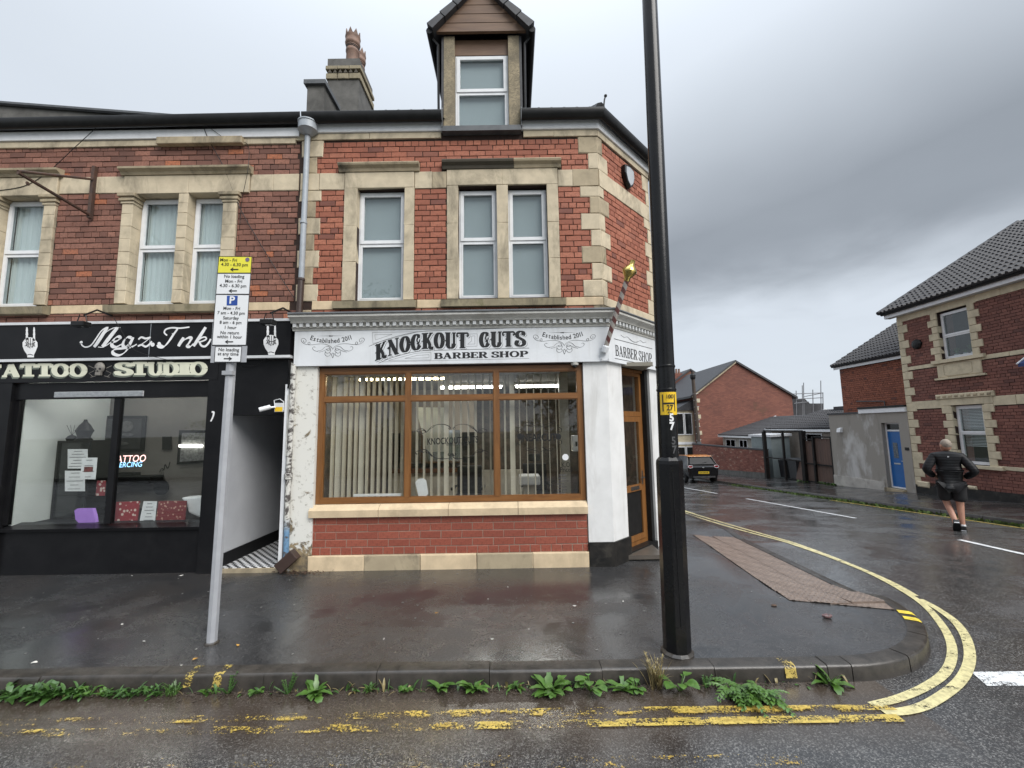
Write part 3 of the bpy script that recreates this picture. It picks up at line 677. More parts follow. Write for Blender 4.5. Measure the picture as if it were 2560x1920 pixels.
for i in range(5):
    za = 8.335+i*.155; hw = .72-.72*(i*.155)/.80; hw2 = max(.02, .72-.72*((i+1)*.155-.008)/.80)
    b = MB(); b.prism([(-.41-hw, -.10-.004*i, za), (-.41+hw, -.10-.004*i, za), (-.41+hw2, -.10-.004*i, za+.147), (-.41-hw2, -.10-.004*i, za+.147)], (0, .05, 0)); O('gable_board', b, M_board, dormer)
ap = Vector((-.41, 0, 9.17)); 
for s in (-1, 1):
    foot = Vector((-.41+s*.80, 0, 8.33)); d_ = (foot-ap).normalized(); nn = Vector((-d_.z*s, 0, d_.x*s)); nn = nn if nn.z > 0 else -nn
    b = MB(); b.prism([ap, foot, foot+nn*.04, ap+nn*.04], (0, 2.6, 0)); b.M = Matrix.Translation((0, -.13, 0)); O('dormer_roof', b, M_slate, dormer)
    L = (foot-ap).length
    for i in range(4):
        a_ = ap+d_*(L*(i*.25+.02)); c_ = ap+d_*(L*(i+1)*.25); li = .015*(4-i)
        b = MB(); b.prism([a_-nn*.045, c_-nn*.05, c_+nn*(.075), a_+nn*.05], (0, .40, 0)); b.v = [(v[0], v[1]-.19-.006*i, v[2]) for v in b.v]; O('verge_tile', b, M_slate, dormer)
    b = MB(); b.tube([foot+Vector((s*.02, -.16, -.03)), foot+Vector((s*.02, 1.6, -.03))], .055, 8); O('dormer_gutter', b, M_black, dormer)
    b = MB(); xx = -.41+s*.70; b.tube([foot+Vector((s*.0, -.05, -.05)), Vector((-.41+s*.70, -.05, 8.15)), Vector((-.41+s*.69, -.03, 6.95))], .02, 6); O('downpipe', b, M_black, dormer)
b = MB(); b.lathe([(.10, -.2), (.10, .3)], (-.41, -.0, 9.17), 8, (0, 1, 0)); O('ridge_tile', b, M_slate, dormer)
upvc_window(barber, I4, -.842, .016, 6.735, 8.04, .05, 7.38)
# chimney, party wall upstand
def ZC(x, y, Y): return onY(640+x/3.456, y/3.456, Y)
M_render = pm('grey_cement_render', (.13, .125, .115), (.075, .072, .066), 4, .85, .5, 40, stain=.5)
CY0 = 2.3; cl0 = ZC(612, 900, CY0); cr0 = ZC(885, 900, CY0)
chimney = thing('chimney_stack', 'grey rendered chimney stack with stone oversailing courses and two clay pots', 'chimney', (cl0.x+.3, CY0+.4, 6.9))
zt_ = ZC(700, 690, CY0).z; za = ZC(700, 640, CY0).z; zb = ZC(700, 610, CY0).z; zc2 = ZC(700, 578, CY0).z; zd = ZC(700, 510, CY0).z
b = MB(); b.box(cl0.x, cr0.x, CY0, CY0+.85, 7.6, zt_); O('stack', b, M_render, chimney)
def course(z0, z1, grow, name):
    n = 3; w = (cr0.x-cl0.x+2*grow)/n
    for i in range(n):
        block(name, chimney, I4, cl0.x-grow+i*w+.006, cl0.x-grow+(i+1)*w-.006, CY0-grow, CY0+.3, z0+.004, z1-.004, M_mossy, .008)
        fx = FR((cr0.x+grow, CY0+.02, 0), (0, 1), (-1, 0)); block(name, chimney, fx, i*.29+.004, (i+1)*.29-.004, -.002, .3, z0+.004, z1-.004, M_mossy, .008)
course(zt_, za, .035, 'stone_course'); course(zb, zc2, .045, 'stone_course')
n = 6
for i in range(n):
    w = (cr0.x-cl0.x)/n; x0 = cl0.x+i*w
    b = MB(); b.prism([(x0+.01, CY0-.04, za), (x0+w-.01, CY0-.04, za), (x0+w/2, CY0-.04, zb)], (0, .2, 0)); O('dog_tooth', b, M_soot, chimney)
b = MB(); b.box(cl0.x+.02, cr0.x-.02, CY0+.08, CY0+.8, za-.01, zb+.01); O('neck', b, M_render, chimney)
b = MB(); b.box(cl0.x-.01, cr0.x+.0, CY0-.01, CY0+.86, zc2, zd); O('cap', b, M_render, chimney)
for r_ in range(16):
    for c_ in range(5):
        fx = FR((cr0.x, CY0+.01, 0), (0, 1), (-1, 0)); u0_ = c_*.17-(r_ % 2)*.085
        z0_ = 7.6+r_*.085
        if z0_+.08 > zt_ or u0_+.165 > .86: continue
        b = MB(); b.M = fx; b.prism([(max(0, u0_), -.004, z0_), (u0_+.165, -.004, z0_), (u0_+.165, -.001, z0_+.10), (max(0, u0_), -.001, z0_+.10)], (0, .01, 0)); b.v = [(v[0]+.0, v[1], v[2]) for v in b.v]; O('hung_slate', b, M_lead, chimney)
M_clay = pm('terracotta_pot', (.25, .150, .108), (.16, .10, .075), 8, .7, .2, 50, stain=.4)
for px, yy, sc in ((cl0.x+(cr0.x-cl0.x)*.64, CY0+.22, 1.0), (cl0.x+(cr0.x-cl0.x)*.64, CY0+.62, .92)):
    R_ = .145*sc; z0_ = zd-.02; H_ = (ZC(800, 200, CY0).z-zd)*sc
    b = MB(); b.lathe([(R_*1.12, 0), (R_*1.12, .05), (R_*.96, .07), (R_*.92, H_*.40), (R_*1.02, H_*.42), (R_*1.02, H_*.47), (R_*.94, H_*.49), (R_*.94, H_*.60), (R_*1.12, H_*.63), (R_*1.16, H_*.68), (R_*1.1, H_*.7), (R_*1.1, H_*.8), (R_*1.16, H_*.82), (R_*1.16, H_*.86), (R_*.9, H_*.86)], (px, yy, z0_), 16)
    pot = O('chimney_pot', b, M_clay, chimney, smooth=40)
    for k in range(8):
        t = 2*pi*k/8; c0 = Vector((px, yy, z0_+H_*.85)); e = [c0+Vector((cos(t+a_)*R_*1.12, sin(t+a_)*R_*1.12, 0)) for a_ in (-.36, .36)]; tp = c0+Vector((cos(t)*R_*1.12, sin(t)*R_*1.12, H_*.16))
        b = MB(); b.prism([e[0], e[1], tp], Vector((-cos(t), -sin(t), 0))*.02); O('crown_point', b, M_clay, pot)
    for z_ in (.51, .55):
        b = MB(); b.lathe([(R_*.96, H_*z_), (R_*.99, H_*(z_+.012)), (R_*.96, H_*(z_+.024))], (px, yy, z0_), 16); O('dark_slot', b, M_black, pot)
UY = .12; u0 = ZC(432, 1040, UY); u1 = ZC(578, 1040, UY); ut = ZC(500, 740, UY); uc = ZC(500, 705, UY)
upst = thing('party_wall_upstand', 'grey rendered party wall upstand with coping beside the chimney', 'wall', (u0.x+.2, .5, 6.8))
b = MB(); b.box(u0.x, u1.x, UY, UY+.5, 6.86, ut.z); O('upstand', b, M_render, upst)
b = MB(); b.box(u0.x-.04, u1.x+.04, UY-.05, UY+.55, ut.z, uc.z); O('coping', b, M_lead, upst)
b = MB(); b.prism([(u0.x+.02, UY+.5, 6.9), (u0.x+.02, UY+.5, ut.z-.1), (u0.x+.02, CY0, 8.15), (u0.x+.02, CY0, 7.0)], (u1.x-u0.x-.04, 0, 0)); O('flank', b, M_render, upst)
# ------------------------------------------------------------------ lettering kit
def text_mesh(s, size, name='lettering', align='CENTER', shear=0, bold=0.0, spacing=1.0):
    cu = bpy.data.curves.new('t', 'FONT'); cu.body = s; cu.size = size; cu.align_x = align; cu.align_y = 'CENTER'; cu.shear = shear; cu.offset = bold; cu.space_character = spacing
    cu.resolution_u = 3
    ob = bpy.data.objects.new('t', cu); COL.objects.link(ob); dg = bpy.context.evaluated_depsgraph_get(); ob.data.update_tag()
    me = bpy.data.meshes.new_from_object(ob.evaluated_get(dg)); bpy.data.objects.remove(ob); me.name = name; me.materials.clear(); return me
def put_text(parent, s, c, u, v, size, mat, name='lettering', sx=1.0, **k):
    """flat print: centre c, reading along u, up along v"""
    me = text_mesh(s, size, name, **k); me.materials.append(mat)
    o = bpy.data.objects.new(name, me); COL.objects.link(o); put(o, parent)
    u = Vector(u).normalized(); v = Vector(v); v = (v-u*v.dot(u)).normalized(); w = u.cross(v)
    mm = Matrix((u*sx, v, w)).transposed().to_4x4(); mm.translation = c; o.matrix_basis = mm; return o
def ribbon(b, pts, thick, thin=None, ang=0, taper=None):
    """pen stroke in (u,v): width follows a broad nib held at ang; pts already smooth"""
    thin = thick if thin is None else thin; P = [Vector((p[0], p[1])) for p in pts]; n = len(P); base = len(b.v); L = []
    for i, p in enumerate(P):
        t = P[min(i+1, n-1)]-P[max(i-1, 0)]
        if t.length < 1e-9: t = Vector((1, 0))
        t.normalize(); th = math.atan2(t.y, t.x)
        w = thin+(thick-thin)*abs(sin(th-ang))
        if taper: w *= taper(i/(n-1))
        nn = Vector((-t.y, t.x))*w/2; L.append((p+nn, p-nn))
    yy = -6e-5*b.k; b.k = (b.k+1) % 14
    for a_, c_ in L: b.v += [(a_.x, yy, a_.y), (c_.x, yy, c_.y)]
    for i in range(n-1): b.f.append((base+2*i, base+2*i+1, base+2*i+3, base+2*i+2)); b.r.append(0)
def arc(cx, cy, rx, ry, a0, a1, n=14): return [(cx+rx*cos(radians(a0+(a1-a0)*i/n)), cy+ry*sin(radians(a0+(a1-a0)*i/n))) for i in range(n+1)]
def L2(*p): return [Vector((q[0], q[1])) for q in p]
def line(a, b_, n=4): return [(a[0]+(b_[0]-a[0])*i/n, a[1]+(b_[1]-a[1])*i/n) for i in range(n+1)]
# serif capitals in a unit-high box: list of (width, strokes); stroke = (points, thick)
def glyph(ch, T=.20, t=.06, sf=.10):
    """roman capitals drawn from stems (T), hairlines (t) and bracket serifs (sf)"""
    S = []
    def stem(x, y0=0, y1=1, top=True, bot=True, w=None):
        w = w or T; S.append((line((x, y0), (x, y1)), w))
        if bot: S.append((line((x-w/2-sf, y0+t/2), (x+w/2+sf, y0+t/2)), t))
        if top: S.append((line((x-w/2-sf, y1-t/2), (x+w/2+sf, y1-t/2)), t))
    def hair(a, c, w=None): S.append((line(a, c), w or t))
    def bowl(cx, cy, rx, ry, a0, a1): S.append((arc(cx, cy, rx, ry, a0, a1, 18), 'bowl'))
    if ch == 'B': W = .74; stem(.20); bowl(.42, .745, .22, .225, 90, -90); bowl(.42, .27, .27, .24, 90, -90); hair((.2, .97), (.42, .97)); hair((.2, .515), (.42, .515)); hair((.2, .03), (.42, .03))
    elif ch == 'A': W = .84; hair((.14, 0), (.42, 1), t*1.1); S.append((line((.42, 1), (.70, 0)), T)); hair((.25, .33), (.62, .33)); hair((.02, .03), (.26, .03)); hair((.55, .03), (.84, .03))
    elif ch == 'R': W = .82; stem(.20); bowl(.42, .74, .24, .23, 90, -90); hair((.2, .97), (.42, .97)); hair((.2, .51), (.45, .51)); S.append((line((.44, .5), (.70, 0)), T*.95)); hair((.62, .03), (.86, .03))
    elif ch == 'E': W = .70; stem(.20); hair((.2, .97), (.64, .97)); hair((.2, .03), (.66, .03)); hair((.2, .52), (.5, .52)); hair((.64, .75), (.64, 1), t*1.3); hair((.66, 0), (.66, .27), t*1.3); hair((.5, .40), (.5, .64), t*1.2)
    elif ch == 'S': W = .66; S.append(([(p.x, p.y) for p in cr([(.56, .72), (.55, .88), (.34, .97), (.13, .85), (.17, .63), (.36, .5), (.56, .36), (.58, .14), (.34, .03), (.12, .12), (.09, .3)], 5)], 'bowl')); hair((.575, .68), (.575, .98), t*1.3); hair((.08, .02), (.08, .34), t*1.3)
    elif ch == 'H': W = .92; stem(.20); stem(.72); hair((.2, .52), (.72, .52))
    elif ch == 'O': W = .86; bowl(.43, .5, .34, .47, 0, 360)
    elif ch == 'P': W = .72; stem(.20); bowl(.42, .72, .25, .25, 90, -90); hair((.2, .97), (.42, .97)); hair((.2, .47), (.42, .47))
    elif ch == 'T': W = .80; stem(.40, top=False); hair((.06, .97), (.74, .97), t*1.3); hair((.07, .72), (.07, 1), t*1.3); hair((.73, .72), (.73, 1), t*1.3)
    elif ch == 'U': W = .86; S.append((line((.20, 1), (.20, .32)), T)); S.append((arc(.45, .32, .25, .29, 180, 360, 16), 'bowl')); hair((.70, .32), (.70, 1), t*1.4); hair((.02, .97), (.38, .97)); hair((.55, .97), (.85, .97))
    elif ch == 'D': W = .84; stem(.20); bowl(.38, .5, .36, .47, 90, -90); hair((.2, .97), (.40, .97)); hair((.2, .03), (.40, .03))
    elif ch == 'I': W = .40; stem(.20)
    elif ch == 'K': W = .86; stem(.20); hair((.28, .42), (.68, .97), t*1.3); S.append((line((.36, .56), (.70, .0)), T)); hair((.56, .97), (.80, .97)); hair((.58, .03), (.88, .03))
    elif ch == 'N': W = .92; hair((.18, 0), (.18, 1), t*1.4); S.append((line((.16, .99), (.70, .01)), T)); hair((.70, 0), (.70, 1), t*1.4); hair((.04, .03), (.32, .03)); hair((.02, .97), (.24, .97)); hair((.57, .97), (.84, .97))
    elif ch == 'C': W = .80; S.append((arc(.44, .5, .34, .47, 48, 315, 20), 'bowl')); hair((.69, .70), (.69, .98), t*1.3)
    else: W = .4
    return W, S
def draw_word(word, T=.20, t=.06, sf=.10, gap=.06, space=.35):
    """returns strokes of a word laid out from x=0, and its width"""
    x = 0; out = []
    for ch in word:
        if ch == ' ': x += space; continue
        W, S = glyph(ch, T, t, sf)
        for pts, w in S: out.append(([(p[0]+x, p[1]) for p in pts], w))
        x += W+gap
    return out, x-gap
def ink_word(b, strokes, T, t, mp):
    """mp maps unit (x,y) to (u,v) on the sign; widths scale with the local map"""
    for pts, w in strokes:
        P = []
        for i, p in enumerate(pts): P.append(p)
        n = len(P); base = len(b.v); yy = -6e-5*b.k; b.k = (b.k+1) % 14
        for i, p in enumerate(P):
            a_ = P[min(i+1, n-1)]; c_ = P[max(i-1, 0)]; tx, ty = a_[0]-c_[0], a_[1]-c_[1]; l = math.hypot(tx, ty) or 1
            nx, ny = -ty/l, tx/l; ww = (t+(T-t)*abs(ty/l)**1.3) if w == 'bowl' else w
            for s in (1, -1):
                u, v = mp(p[0]+nx*ww/2*s, p[1]+ny*ww/2*s); b.v.append((u, yy, v))
        for i in range(n-1): b.f.append((base+2*i, base+2*i+1, base+2*i+3, base+2*i+2)); b.r.append(0)
def sheet(b, d=0, fr=None):
    """move flat strokes (u,0,v) to depth d of a wall frame"""
    fr = fr or I4; b.v = [tuple(fr @ Vector((p[0], p[1]+d, p[2]))) for p in b.v]; return b

# ================================================================== BARBER SHOPFRONT
M_ink = pm('black_sign_vinyl', (.010, .010, .011), (.014, .014, .014), 8, .4)
M_hair = pm('grey_sign_line', (.10, .10, .105), (.08, .08, .085), 8, .5)
M_sign = pm('white_sign_panel', (.70, .72, .74), (.63, .65, .67), 2.5, .42, stain=.26, stain_c=(.38, .37, .34), sscale=5, sst=(1, 1, .10))
M_dentil = pm('cream_white_moulding', (.62, .61, .57), (.50, .49, .45), 5, .5, .2, 50, stain=.45, stain_c=(.20, .19, .16))
FP = .08                                               # fascia stands proud of the wall
FX0, FX1 = -3.22, CA.x+FP*math.tan(radians(22.5))
def offpt(p): return Vector((CA.x+p*math.tan(radians(22.5)), -p, 0))
def offB(p, extra=0): return CB+cn*p+Vector((1, 1, 0)).normalized()*extra
fascia = thing('shop_fascia', 'white barber shop fascia sign with dentil cornice wrapping the corner', 'shop sign', (-.9, -.1, 2.92))
b = MB(); b.box(FX0, FX1, -FP, .0, 2.925, 3.45); O('sign_panel', b, M_sign, fascia)
b = MB(); pA, pB = offpt(FP), offB(FP, .06); b.prism([(pA.x, pA.y, 2.925), (pB.x, pB.y, 2.925), (CB.x, CB.y, 2.925), (CA.x, CA.y, 2.925)], (0, 0, .525)); O('sign_panel', b, M_sign, fascia)
def cornice(prof, mat, name):
    for seg in ((((FX0-.03, 0, 0), nf), ((CA.x, 0, 0), mitre)), (((CA.x, 0, 0), mitre), ((CB.x, CB.y, 0), mB)), (((CB.x, CB.y, 0), mB), ((CB.x, CB.y+1.2, 0), sn))):
        sweep_eaves(name, prof, mat, [seg], fascia)
cornice([(0, 3.452), (FP+.012, 3.452), (FP+.018, 3.475), (FP+.018, 3.49), (FP+.04, 3.49), (FP+.04, 3.495), (0, 3.495)], M_dentil, 'lower_moulding')
cornice([(0, 3.555), (FP+.075, 3.555), (FP+.085, 3.58), (FP+.13, 3.615), (FP+.165, 3.625), (FP+.165, 3.66), (0, 3.66)], M_dentil, 'crown_moulding')
cornice([(0, 3.662), (FP+.185, 3.662), (FP+.185, 3.672), (FP+.17, 3.69), (0, 3.745)], M_lead, 'lead_capping')
cornice([(0, 3.4955), (FP+.02, 3.4955), (FP+.02, 3.5545), (0, 3.5545)], M_dentil, 'dentil_bed')
dm = MB(); dm.box(-.024, .024, -.045, 0, 0, .052); dme = dm.mesh('dentil'); dme.materials.append(M_whitep)
x = FX0+.02
while x < offpt(FP+.02).x-.02:
    o = O('dentil', dme, None, fascia); o.matrix_basis = Matrix.Translation((x, -FP-.02, 3.499)); x += .0985
FCo = FR(offpt(FP+.02), (1, 1), (-1, 1)); x = .06
while x < CL-.02:
    o = O('dentil', dme, None, fascia); o.matrix_basis = FCo @ Matrix.Translation((x, 0, 3.499)); x += .0985
# -- the words
def SG(x, y, ox=700, oy=760, s=4.424): q = onY(ox+x/s, oy+y/s, -FP); return (q.x, q.z)
top_c = cr([(1040,462), (1100,437), (1180,405), (1260,385), (1340,366), (1450,342), (1560,326), (1720,316), (1830,315), (2080,314), (2600,300)], 8)
bot_c = cr([(1052,632), (1110,610), (1200,577), (1290,560), (1350,541), (1480,520), (1570,500), (1720,494), (1830,494), (2080,488), (2600,470)], 8)
def ycurve(c, x):
    for i in range(len(c)-1):
        if c[i].x <= x <= c[i+1].x: t = (x-c[i].x)/max(1e-6, c[i+1].x-c[i].x); return c[i].y+(c[i+1].y-c[i].y)*t
    return c[-1].y if x > c[-1].x else c[0].y
def fancy(ch):
    """display capitals: narrow heavy stems with mid spurs"""
    T = .30; S = []
    def st(x, y0=0, y1=1, w=T, serif=True):
        S.append((line((x, y0), (x, y1)), w))
        if serif: S.append((line((x-w/2-.10, y0+.03), (x+w/2+.10, y0+.03)), .06)); S.append((line((x-w/2-.10, y1-.03), (x+w/2+.10, y1-.03)), .06))
    def spur(x): S.append(([(x-.24, .5), (x-.16, .5)], .03)); S.append(([(x-.17, .5), (x-.08, .5)], .14))
    if ch == 'K': st(.26); spur(.26); S.append((line((.36, .45), (.72, .97)), .12)); S.append(([(p.x, p.y) for p in cr([(.44, .58), (.60, .30), (.66, .06), (.90, .03)], 6)], .22)); S.append((line((.58, .97), (.86, .97)), .06)); W = .92
    elif ch == 'N': st(.22, w=.10); spur(.24); S.append((line((.20, .98), (.74, .02)), .28)); st(.76, w=.10); W = .95
    elif ch == 'O': S.append((arc(.42, .5, .27, .45, 0, 360, 26), 'bowl')); W = .84
    elif ch == 'C': S.append((arc(.44, .5, .28, .45, 50, 330, 24), 'bowl')); S.append(([(p.x, p.y) for p in cr([(.62, .86), (.50, .60), (.62, .42), (.70, .62)], 5)], .07)); S.append((line((.66, .72), (.66, .95)), .10)); S.append(([(p.x, p.y) for p in cr([(.68, .22), (.60, .40), (.48, .38)], 5)], .09)); W = .84
    elif ch == 'U': st(.24, .25, 1, serif=False); S.append((arc(.46, .30, .23, .27, 180, 360, 16), 'bowl')); S.append((line((.70, .28), (.70, 1)), .16)); S.append((line((.02, .97), (.44, .97)), .06)); S.append((line((.56, .97), (.86, .97)), .06)); spur(.22); W = .90
    elif ch == 'T': st(.44, serif=False); S.append((line((.22, .03), (.66, .03)), .06)); S.append((line((.04, .95), (.84, .95)), .11)); S.append(([(p.x, p.y) for p in cr([(.06, .96), (.02, .80), (.14, .74)], 5)], .10)); S.append(([(p.x, p.y) for p in cr([(.82, .96), (.88, .80), (.76, .74)], 5)], .10)); spur(.44); W = .90
    elif ch == 'S': S.append(([(p.x, p.y) for p in cr([(.66, .74), (.60, .92), (.38, .97), (.18, .82), (.24, .62), (.46, .5), (.66, .36), (.66, .14), (.40, .03), (.14, .14), (.18, .34), (.32, .30)], 6)], 'bowl')); S.append((line((.70, .68), (.70, .98)), .08)); W = .84
    return W, S
def fancy_word(word, x0, x1):
    tot = sum(fancy(c)[0] for c in word); x = 0; out = []
    for c in word:
        W, S = fancy(c)
        for pts, w in S: out.append(([(x0+(p[0]+x)/tot*(x1-x0), p[1]) for p in pts], w, (x1-x0)/tot))
        x += W
    return out
def ink_fancy(b, strokes, dx, dy, grow):
    for pts, w, k in strokes:
        n = len(pts); base = len(b.v); yy = -6e-5*b.k; b.k = (b.k+1) % 14
        for i, p in enumerate(pts):
            a_ = pts[min(i+1, n-1)]; c_ = pts[max(i-1, 0)]; H = ycurve(bot_c, p[0])-ycurve(top_c, p[0])
            tx, ty = a_[0]-c_[0], (a_[1]-c_[1])*H; l = math.hypot(tx, ty) or 1; nx, ny = -ty/l, tx/l
            ww = ((.08+.21*abs(ty/l)**1.4) if w == 'bowl' else w)*k+grow
            for s in (1, -1):
                X_ = p[0]+nx*ww/2*s; Y_ = ycurve(bot_c, p[0])-p[1]*H - ny*ww/2*s
                u, v = SG(X_+dx, Y_+dy); b.v.append((u, yy, v))
        for i in range(n-1): b.f.append((base+2*i, base+2*i+1, base+2*i+3, base+2*i+2)); b.r.append(0)
for kw in (fancy_word('KNOCKOUT', 1050, 2085), fancy_word('CUTS', 2200, 2722)):
  for (dx, dy, gr, mat, d) in ((13, 11, 5, M_ink, -.0012), (10, 8, 5, M_sign, -.0022), (0, 0, 4, M_ink, -.0034)):
      b = MB(); ink_fancy(b, kw, dx, dy, gr); O('lettering', sheet(b, -FP+d), mat, fascia)
st_, wd = draw_word('BARBER SHOP', .22, .065, .07, .05, .34)
def mpB(dx=0, dy=0):
    def f(x, y): X_ = 1703+x/wd*(2735-1703)+dx; yb = 606-(X_-1703)*.0245; return SG(X_, yb-y*64+dy)
    return f
for dx, dy, mat, d in ((4, 4, M_hair, -.0012), (0, 0, M_ink, -.0024)):
    b = MB(); ink_word(b, st_, .22, .065, mpB(dx, dy)); O('lettering', sheet(b, -FP+d), mat, fascia)
def sg_lines(paths, w, mat, closed=False, d=-.0012, S=SG, fr=None, parent=None, name='ornament', nib=None):
    b = MB()
    for p in paths:
        q = [S(*(v[:2])) for v in (cr(p, 6) if len(p) > 2 and not closed else p)]
        ribbon(b, q, w, *(nib or ()))
    return O(name, sheet(b, d if fr is None else d, fr), mat, parent or fascia)
DD = -FP-.0012
sg_lines([[(985,468), (1200,385), (1500,312), (1800,292), (2210,278), (2745,255)], [(1090,655), (1250,590), (1500,528), (1750,512), (2755,488)]], .006, M_ink, d=DD)
sg_lines([[(1022,316), (1530,306)], [(1022,316), (1028,437)], [(1028,437), (1530,306)], [(1048,340), (1240,336)], [(1048,340), (1056,398)], [(1056,398), (1240,336)],
          [(1670,534), (1670,618)], [(1670,618), (1200,625)], [(1200,625), (1500,545)], [(1500,545), (1670,534)], [(1648,560), (1648,594)], [(1648,594), (1380,602)], [(1380,602), (1520,568)], [(1520,568), (1648,560)],
          [(1130,640), (2755,602)], [(2050,440), (2052,470)], [(2052,470), (2180,466)], [(2180,466), (2182,330)], [(2182,330), (2100,332)], [(2075,445), (2155,442)], [(2155,442), (2155,352)], [(2155,352), (2120,355)], [(2120,355), (2118,410)], [(2118,410), (2075,445)]], .0035, M_hair, closed=True, d=DD)
# -- flourish with "Established 2011", drawn twice
def flourish(dx, dy, sc):
    def S_(x, y): return SG(580+(x-580)*sc+dx, 480+(y-480)*sc+dy)
    half = [[(583,500), (560,470), (500,445), (430,442), (340,452), (270,440), (235,405), (245,382), (275,385), (290,405), (280,425), (262,418), (262,400)], [(340,452), (315,448), (310,430), (325,422), (334,438), (322,455)],
            [(420,525), (380,515), (360,490), (372,474), (392,478)], [(415,520), (460,510), (500,475), (535,470), (556,490), (548,510), (525,512), (512,498)], [(430,534), (480,520), (520,500), (548,495), (560,520), (530,545), (505,535), (500,520)],
            [(500,530), (498,560), (520,578), (550,570), (560,548), (545,540)], [(585,540), (570,560), (585,598)], [(585,540), (596,560), (585,598)]]
    full = half+[[(1168-p[0], p[1]-(p[0]-584)*-.012) for p in q] for q in half]
    b = MB()
    for p in full: ribbon(b, [S_(v.x, v.y) for v in cr(p, 6)], .0065, .003, radians(30))
    O('ornament', sheet(b, DD), M_ink, fascia)
    b = MB(); ribbon(b, [S_(*p) for p in line((410, 354), (710, 352), 10)], .007, .007, 0, lambda t: max(.15, 1-abs(t-.5)*2)); 
    for q in (548, 562, 576): b.M = None; u_, v_ = S_(q, 354); b.ball((u_, 0, v_), .008, .0005, .011, 8, 4)
    O('ornament', sheet(b, DD), M_ink, fascia)
    n = len('Established 2011'); wts = {'i': .35, 'l': .35, '1': .55, ' ': .55}; ws = [wts.get(c, .8) for c in 'Established 2011']; tot = sum(ws); acc = 0
    for c, w_ in zip('Established 2011', ws):
        t = (acc+w_/2)/tot; acc += w_
        if c == ' ': continue
        X_ = 335+(795-335)*t; Y_ = 372+42*(1-(2*t-1)**2)-6*t; slope = 42*-2*(2*t-1)*2/(795-335)-6/460
        u_, v_ = S_(X_, Y_); a_ = -math.atan(slope)
        put_text(fascia, c, (u_, DD-.0006, v_), (cos(a_), 0, sin(a_)), (-sin(a_), 0, cos(a_)), .098*sc, M_ink, sx=.92, bold=.0012)
flourish(0, 0, 1.0); flourish(2561, -40, .98)
# -- splayed face: BARBER SHOP between rules
FCs = FR(offpt(FP), (1, 1), (-1, 1))
st2, wd2 = draw_word('BARBER SHOP', .17, .055, .06, .05, .30)
b = MB(); ink_word(b, st2, .17, .055, lambda x, y: (.17+x/wd2*1.17, 3.03+y*.165)); O('lettering', sheet(b, -.0024, FCs), M_ink, fascia)
for zz_ in (3.285, 2.985):
    b = MB(); ribbon(b, [(.15, zz_), (1.38, zz_)], .008); O('ornament', sheet(b, -.0024, FCs), M_ink, fascia)
b = MB()
for p in ([(.35, 3.375), (.45, 3.35), (.55, 3.37), (.66, 3.33), (.76, 3.315)], [(1.17, 3.375), (1.07, 3.35), (.97, 3.37), (.86, 3.33), (.76, 3.315)], [(.62, 3.35), (.70, 3.325), (.76, 3.32), (.82, 3.325), (.90, 3.35)]): ribbon(b, cr(p, 6), .009, .003, radians(30))
O('ornament', sheet(b, -.0024, FCs), M_hair, fascia)

# -- pilasters, stall riser, window
M_peel = NT('peeling_white_render')
_n = M_peel.ramp(M_peel.math('ADD', M_peel.noise(2.6, 8, .72, dist=.6), M_peel.math('MULTIPLY', M_peel.n('ShaderNodeSeparateXYZ').outputs[2], 0)), .49, .52)
_sp = M_peel.n('ShaderNodeSeparateXYZ'); M_peel.l(M_peel.tc.outputs['Object'], _sp.inputs[0])
_lo = M_peel.math('MULTIPLY_ADD', _sp.outputs[2], -.16, .16, clamp=True)
_n = M_peel.ramp(M_peel.math('ADD', M_peel.noise(3.2, 8, .72, dist=.6), _lo), .60, .63)
_bare = M_peel.mix(M_peel.ramp(M_peel.noise(9, 6, .7), .4, .62), (.30, .23, .13), (.10, .085, .065))
_wh = M_peel.mix(M_peel.ramp(M_peel.noise(11, 6, .75), .56, .66), (.66, .65, .60), (.30, .28, .24))
M_peel.set(Base_Color=M_peel.mix(_n, _wh, _bare), Roughness=.7); M_peel.bump(_n, .6, .006); M_peel = M_peel.m
M_pil = pm('stained_white_pilaster', (.70, .70, .69), (.62, .62, .61), 3, .5, .15, 50, stain=.42, stain_c=(.33, .31, .27), sscale=4, sst=(1, 1, .16))
M_blackstone = pm('scuffed_black_stone', (.010, .010, .010), (.022, .02, .018), 6, .45, .5, 30, spec=.25, stain=.35, stain_c=(.10, .09, .075), sscale=5)
front = thing('barber_shopfront', 'barber shopfront with brown framed window, red brick stall riser and white pilasters', 'shopfront', (-.9, .1, 0))
b = MB(); b.box(-3.24, -2.885, -.03, .35, 0, 2.923); O('left_pilaster', b, M_peel, front, label='peeling white pilaster with bare stone showing at its foot')
PX0 = 1.06
def wrap_poly(p, u_end):   # plan of the corner pilaster, standing p proud of the wall
    A_ = offpt(p); B_ = CA+cn*p+Vector((1, 1, 0)).normalized()*u_end; C_ = CA-cn*.25+Vector((1, 1, 0)).normalized()*u_end
    return [(PX0, -p), (A_.x, A_.y), (B_.x, B_.y), (C_.x, C_.y), (PX0, .30)]
b = MB(); b.prism([(x_, y_, .335) for x_, y_ in wrap_poly(.02, .40)], (0, 0, 2.588)); O('corner_pilaster', b, M_pil, front)
b = MB(); b.prism([(x_, y_, -.05) for x_, y_ in wrap_poly(.045, .43)], (0, 0, .384)); O('pilaster_base', b, M_blackstone, front)
b = MB(); b.M = FC; b.box(1.30, CL+.06, -.02, .3, -.2, 2.923); O('end_pilaster', b, M_pil, front)
b = MB(); b.M = FC; b.box(CL-.02, CL+.10, -.07, -.022, 2.35, 2.92); O('console_bracket', b, M_peel, front)
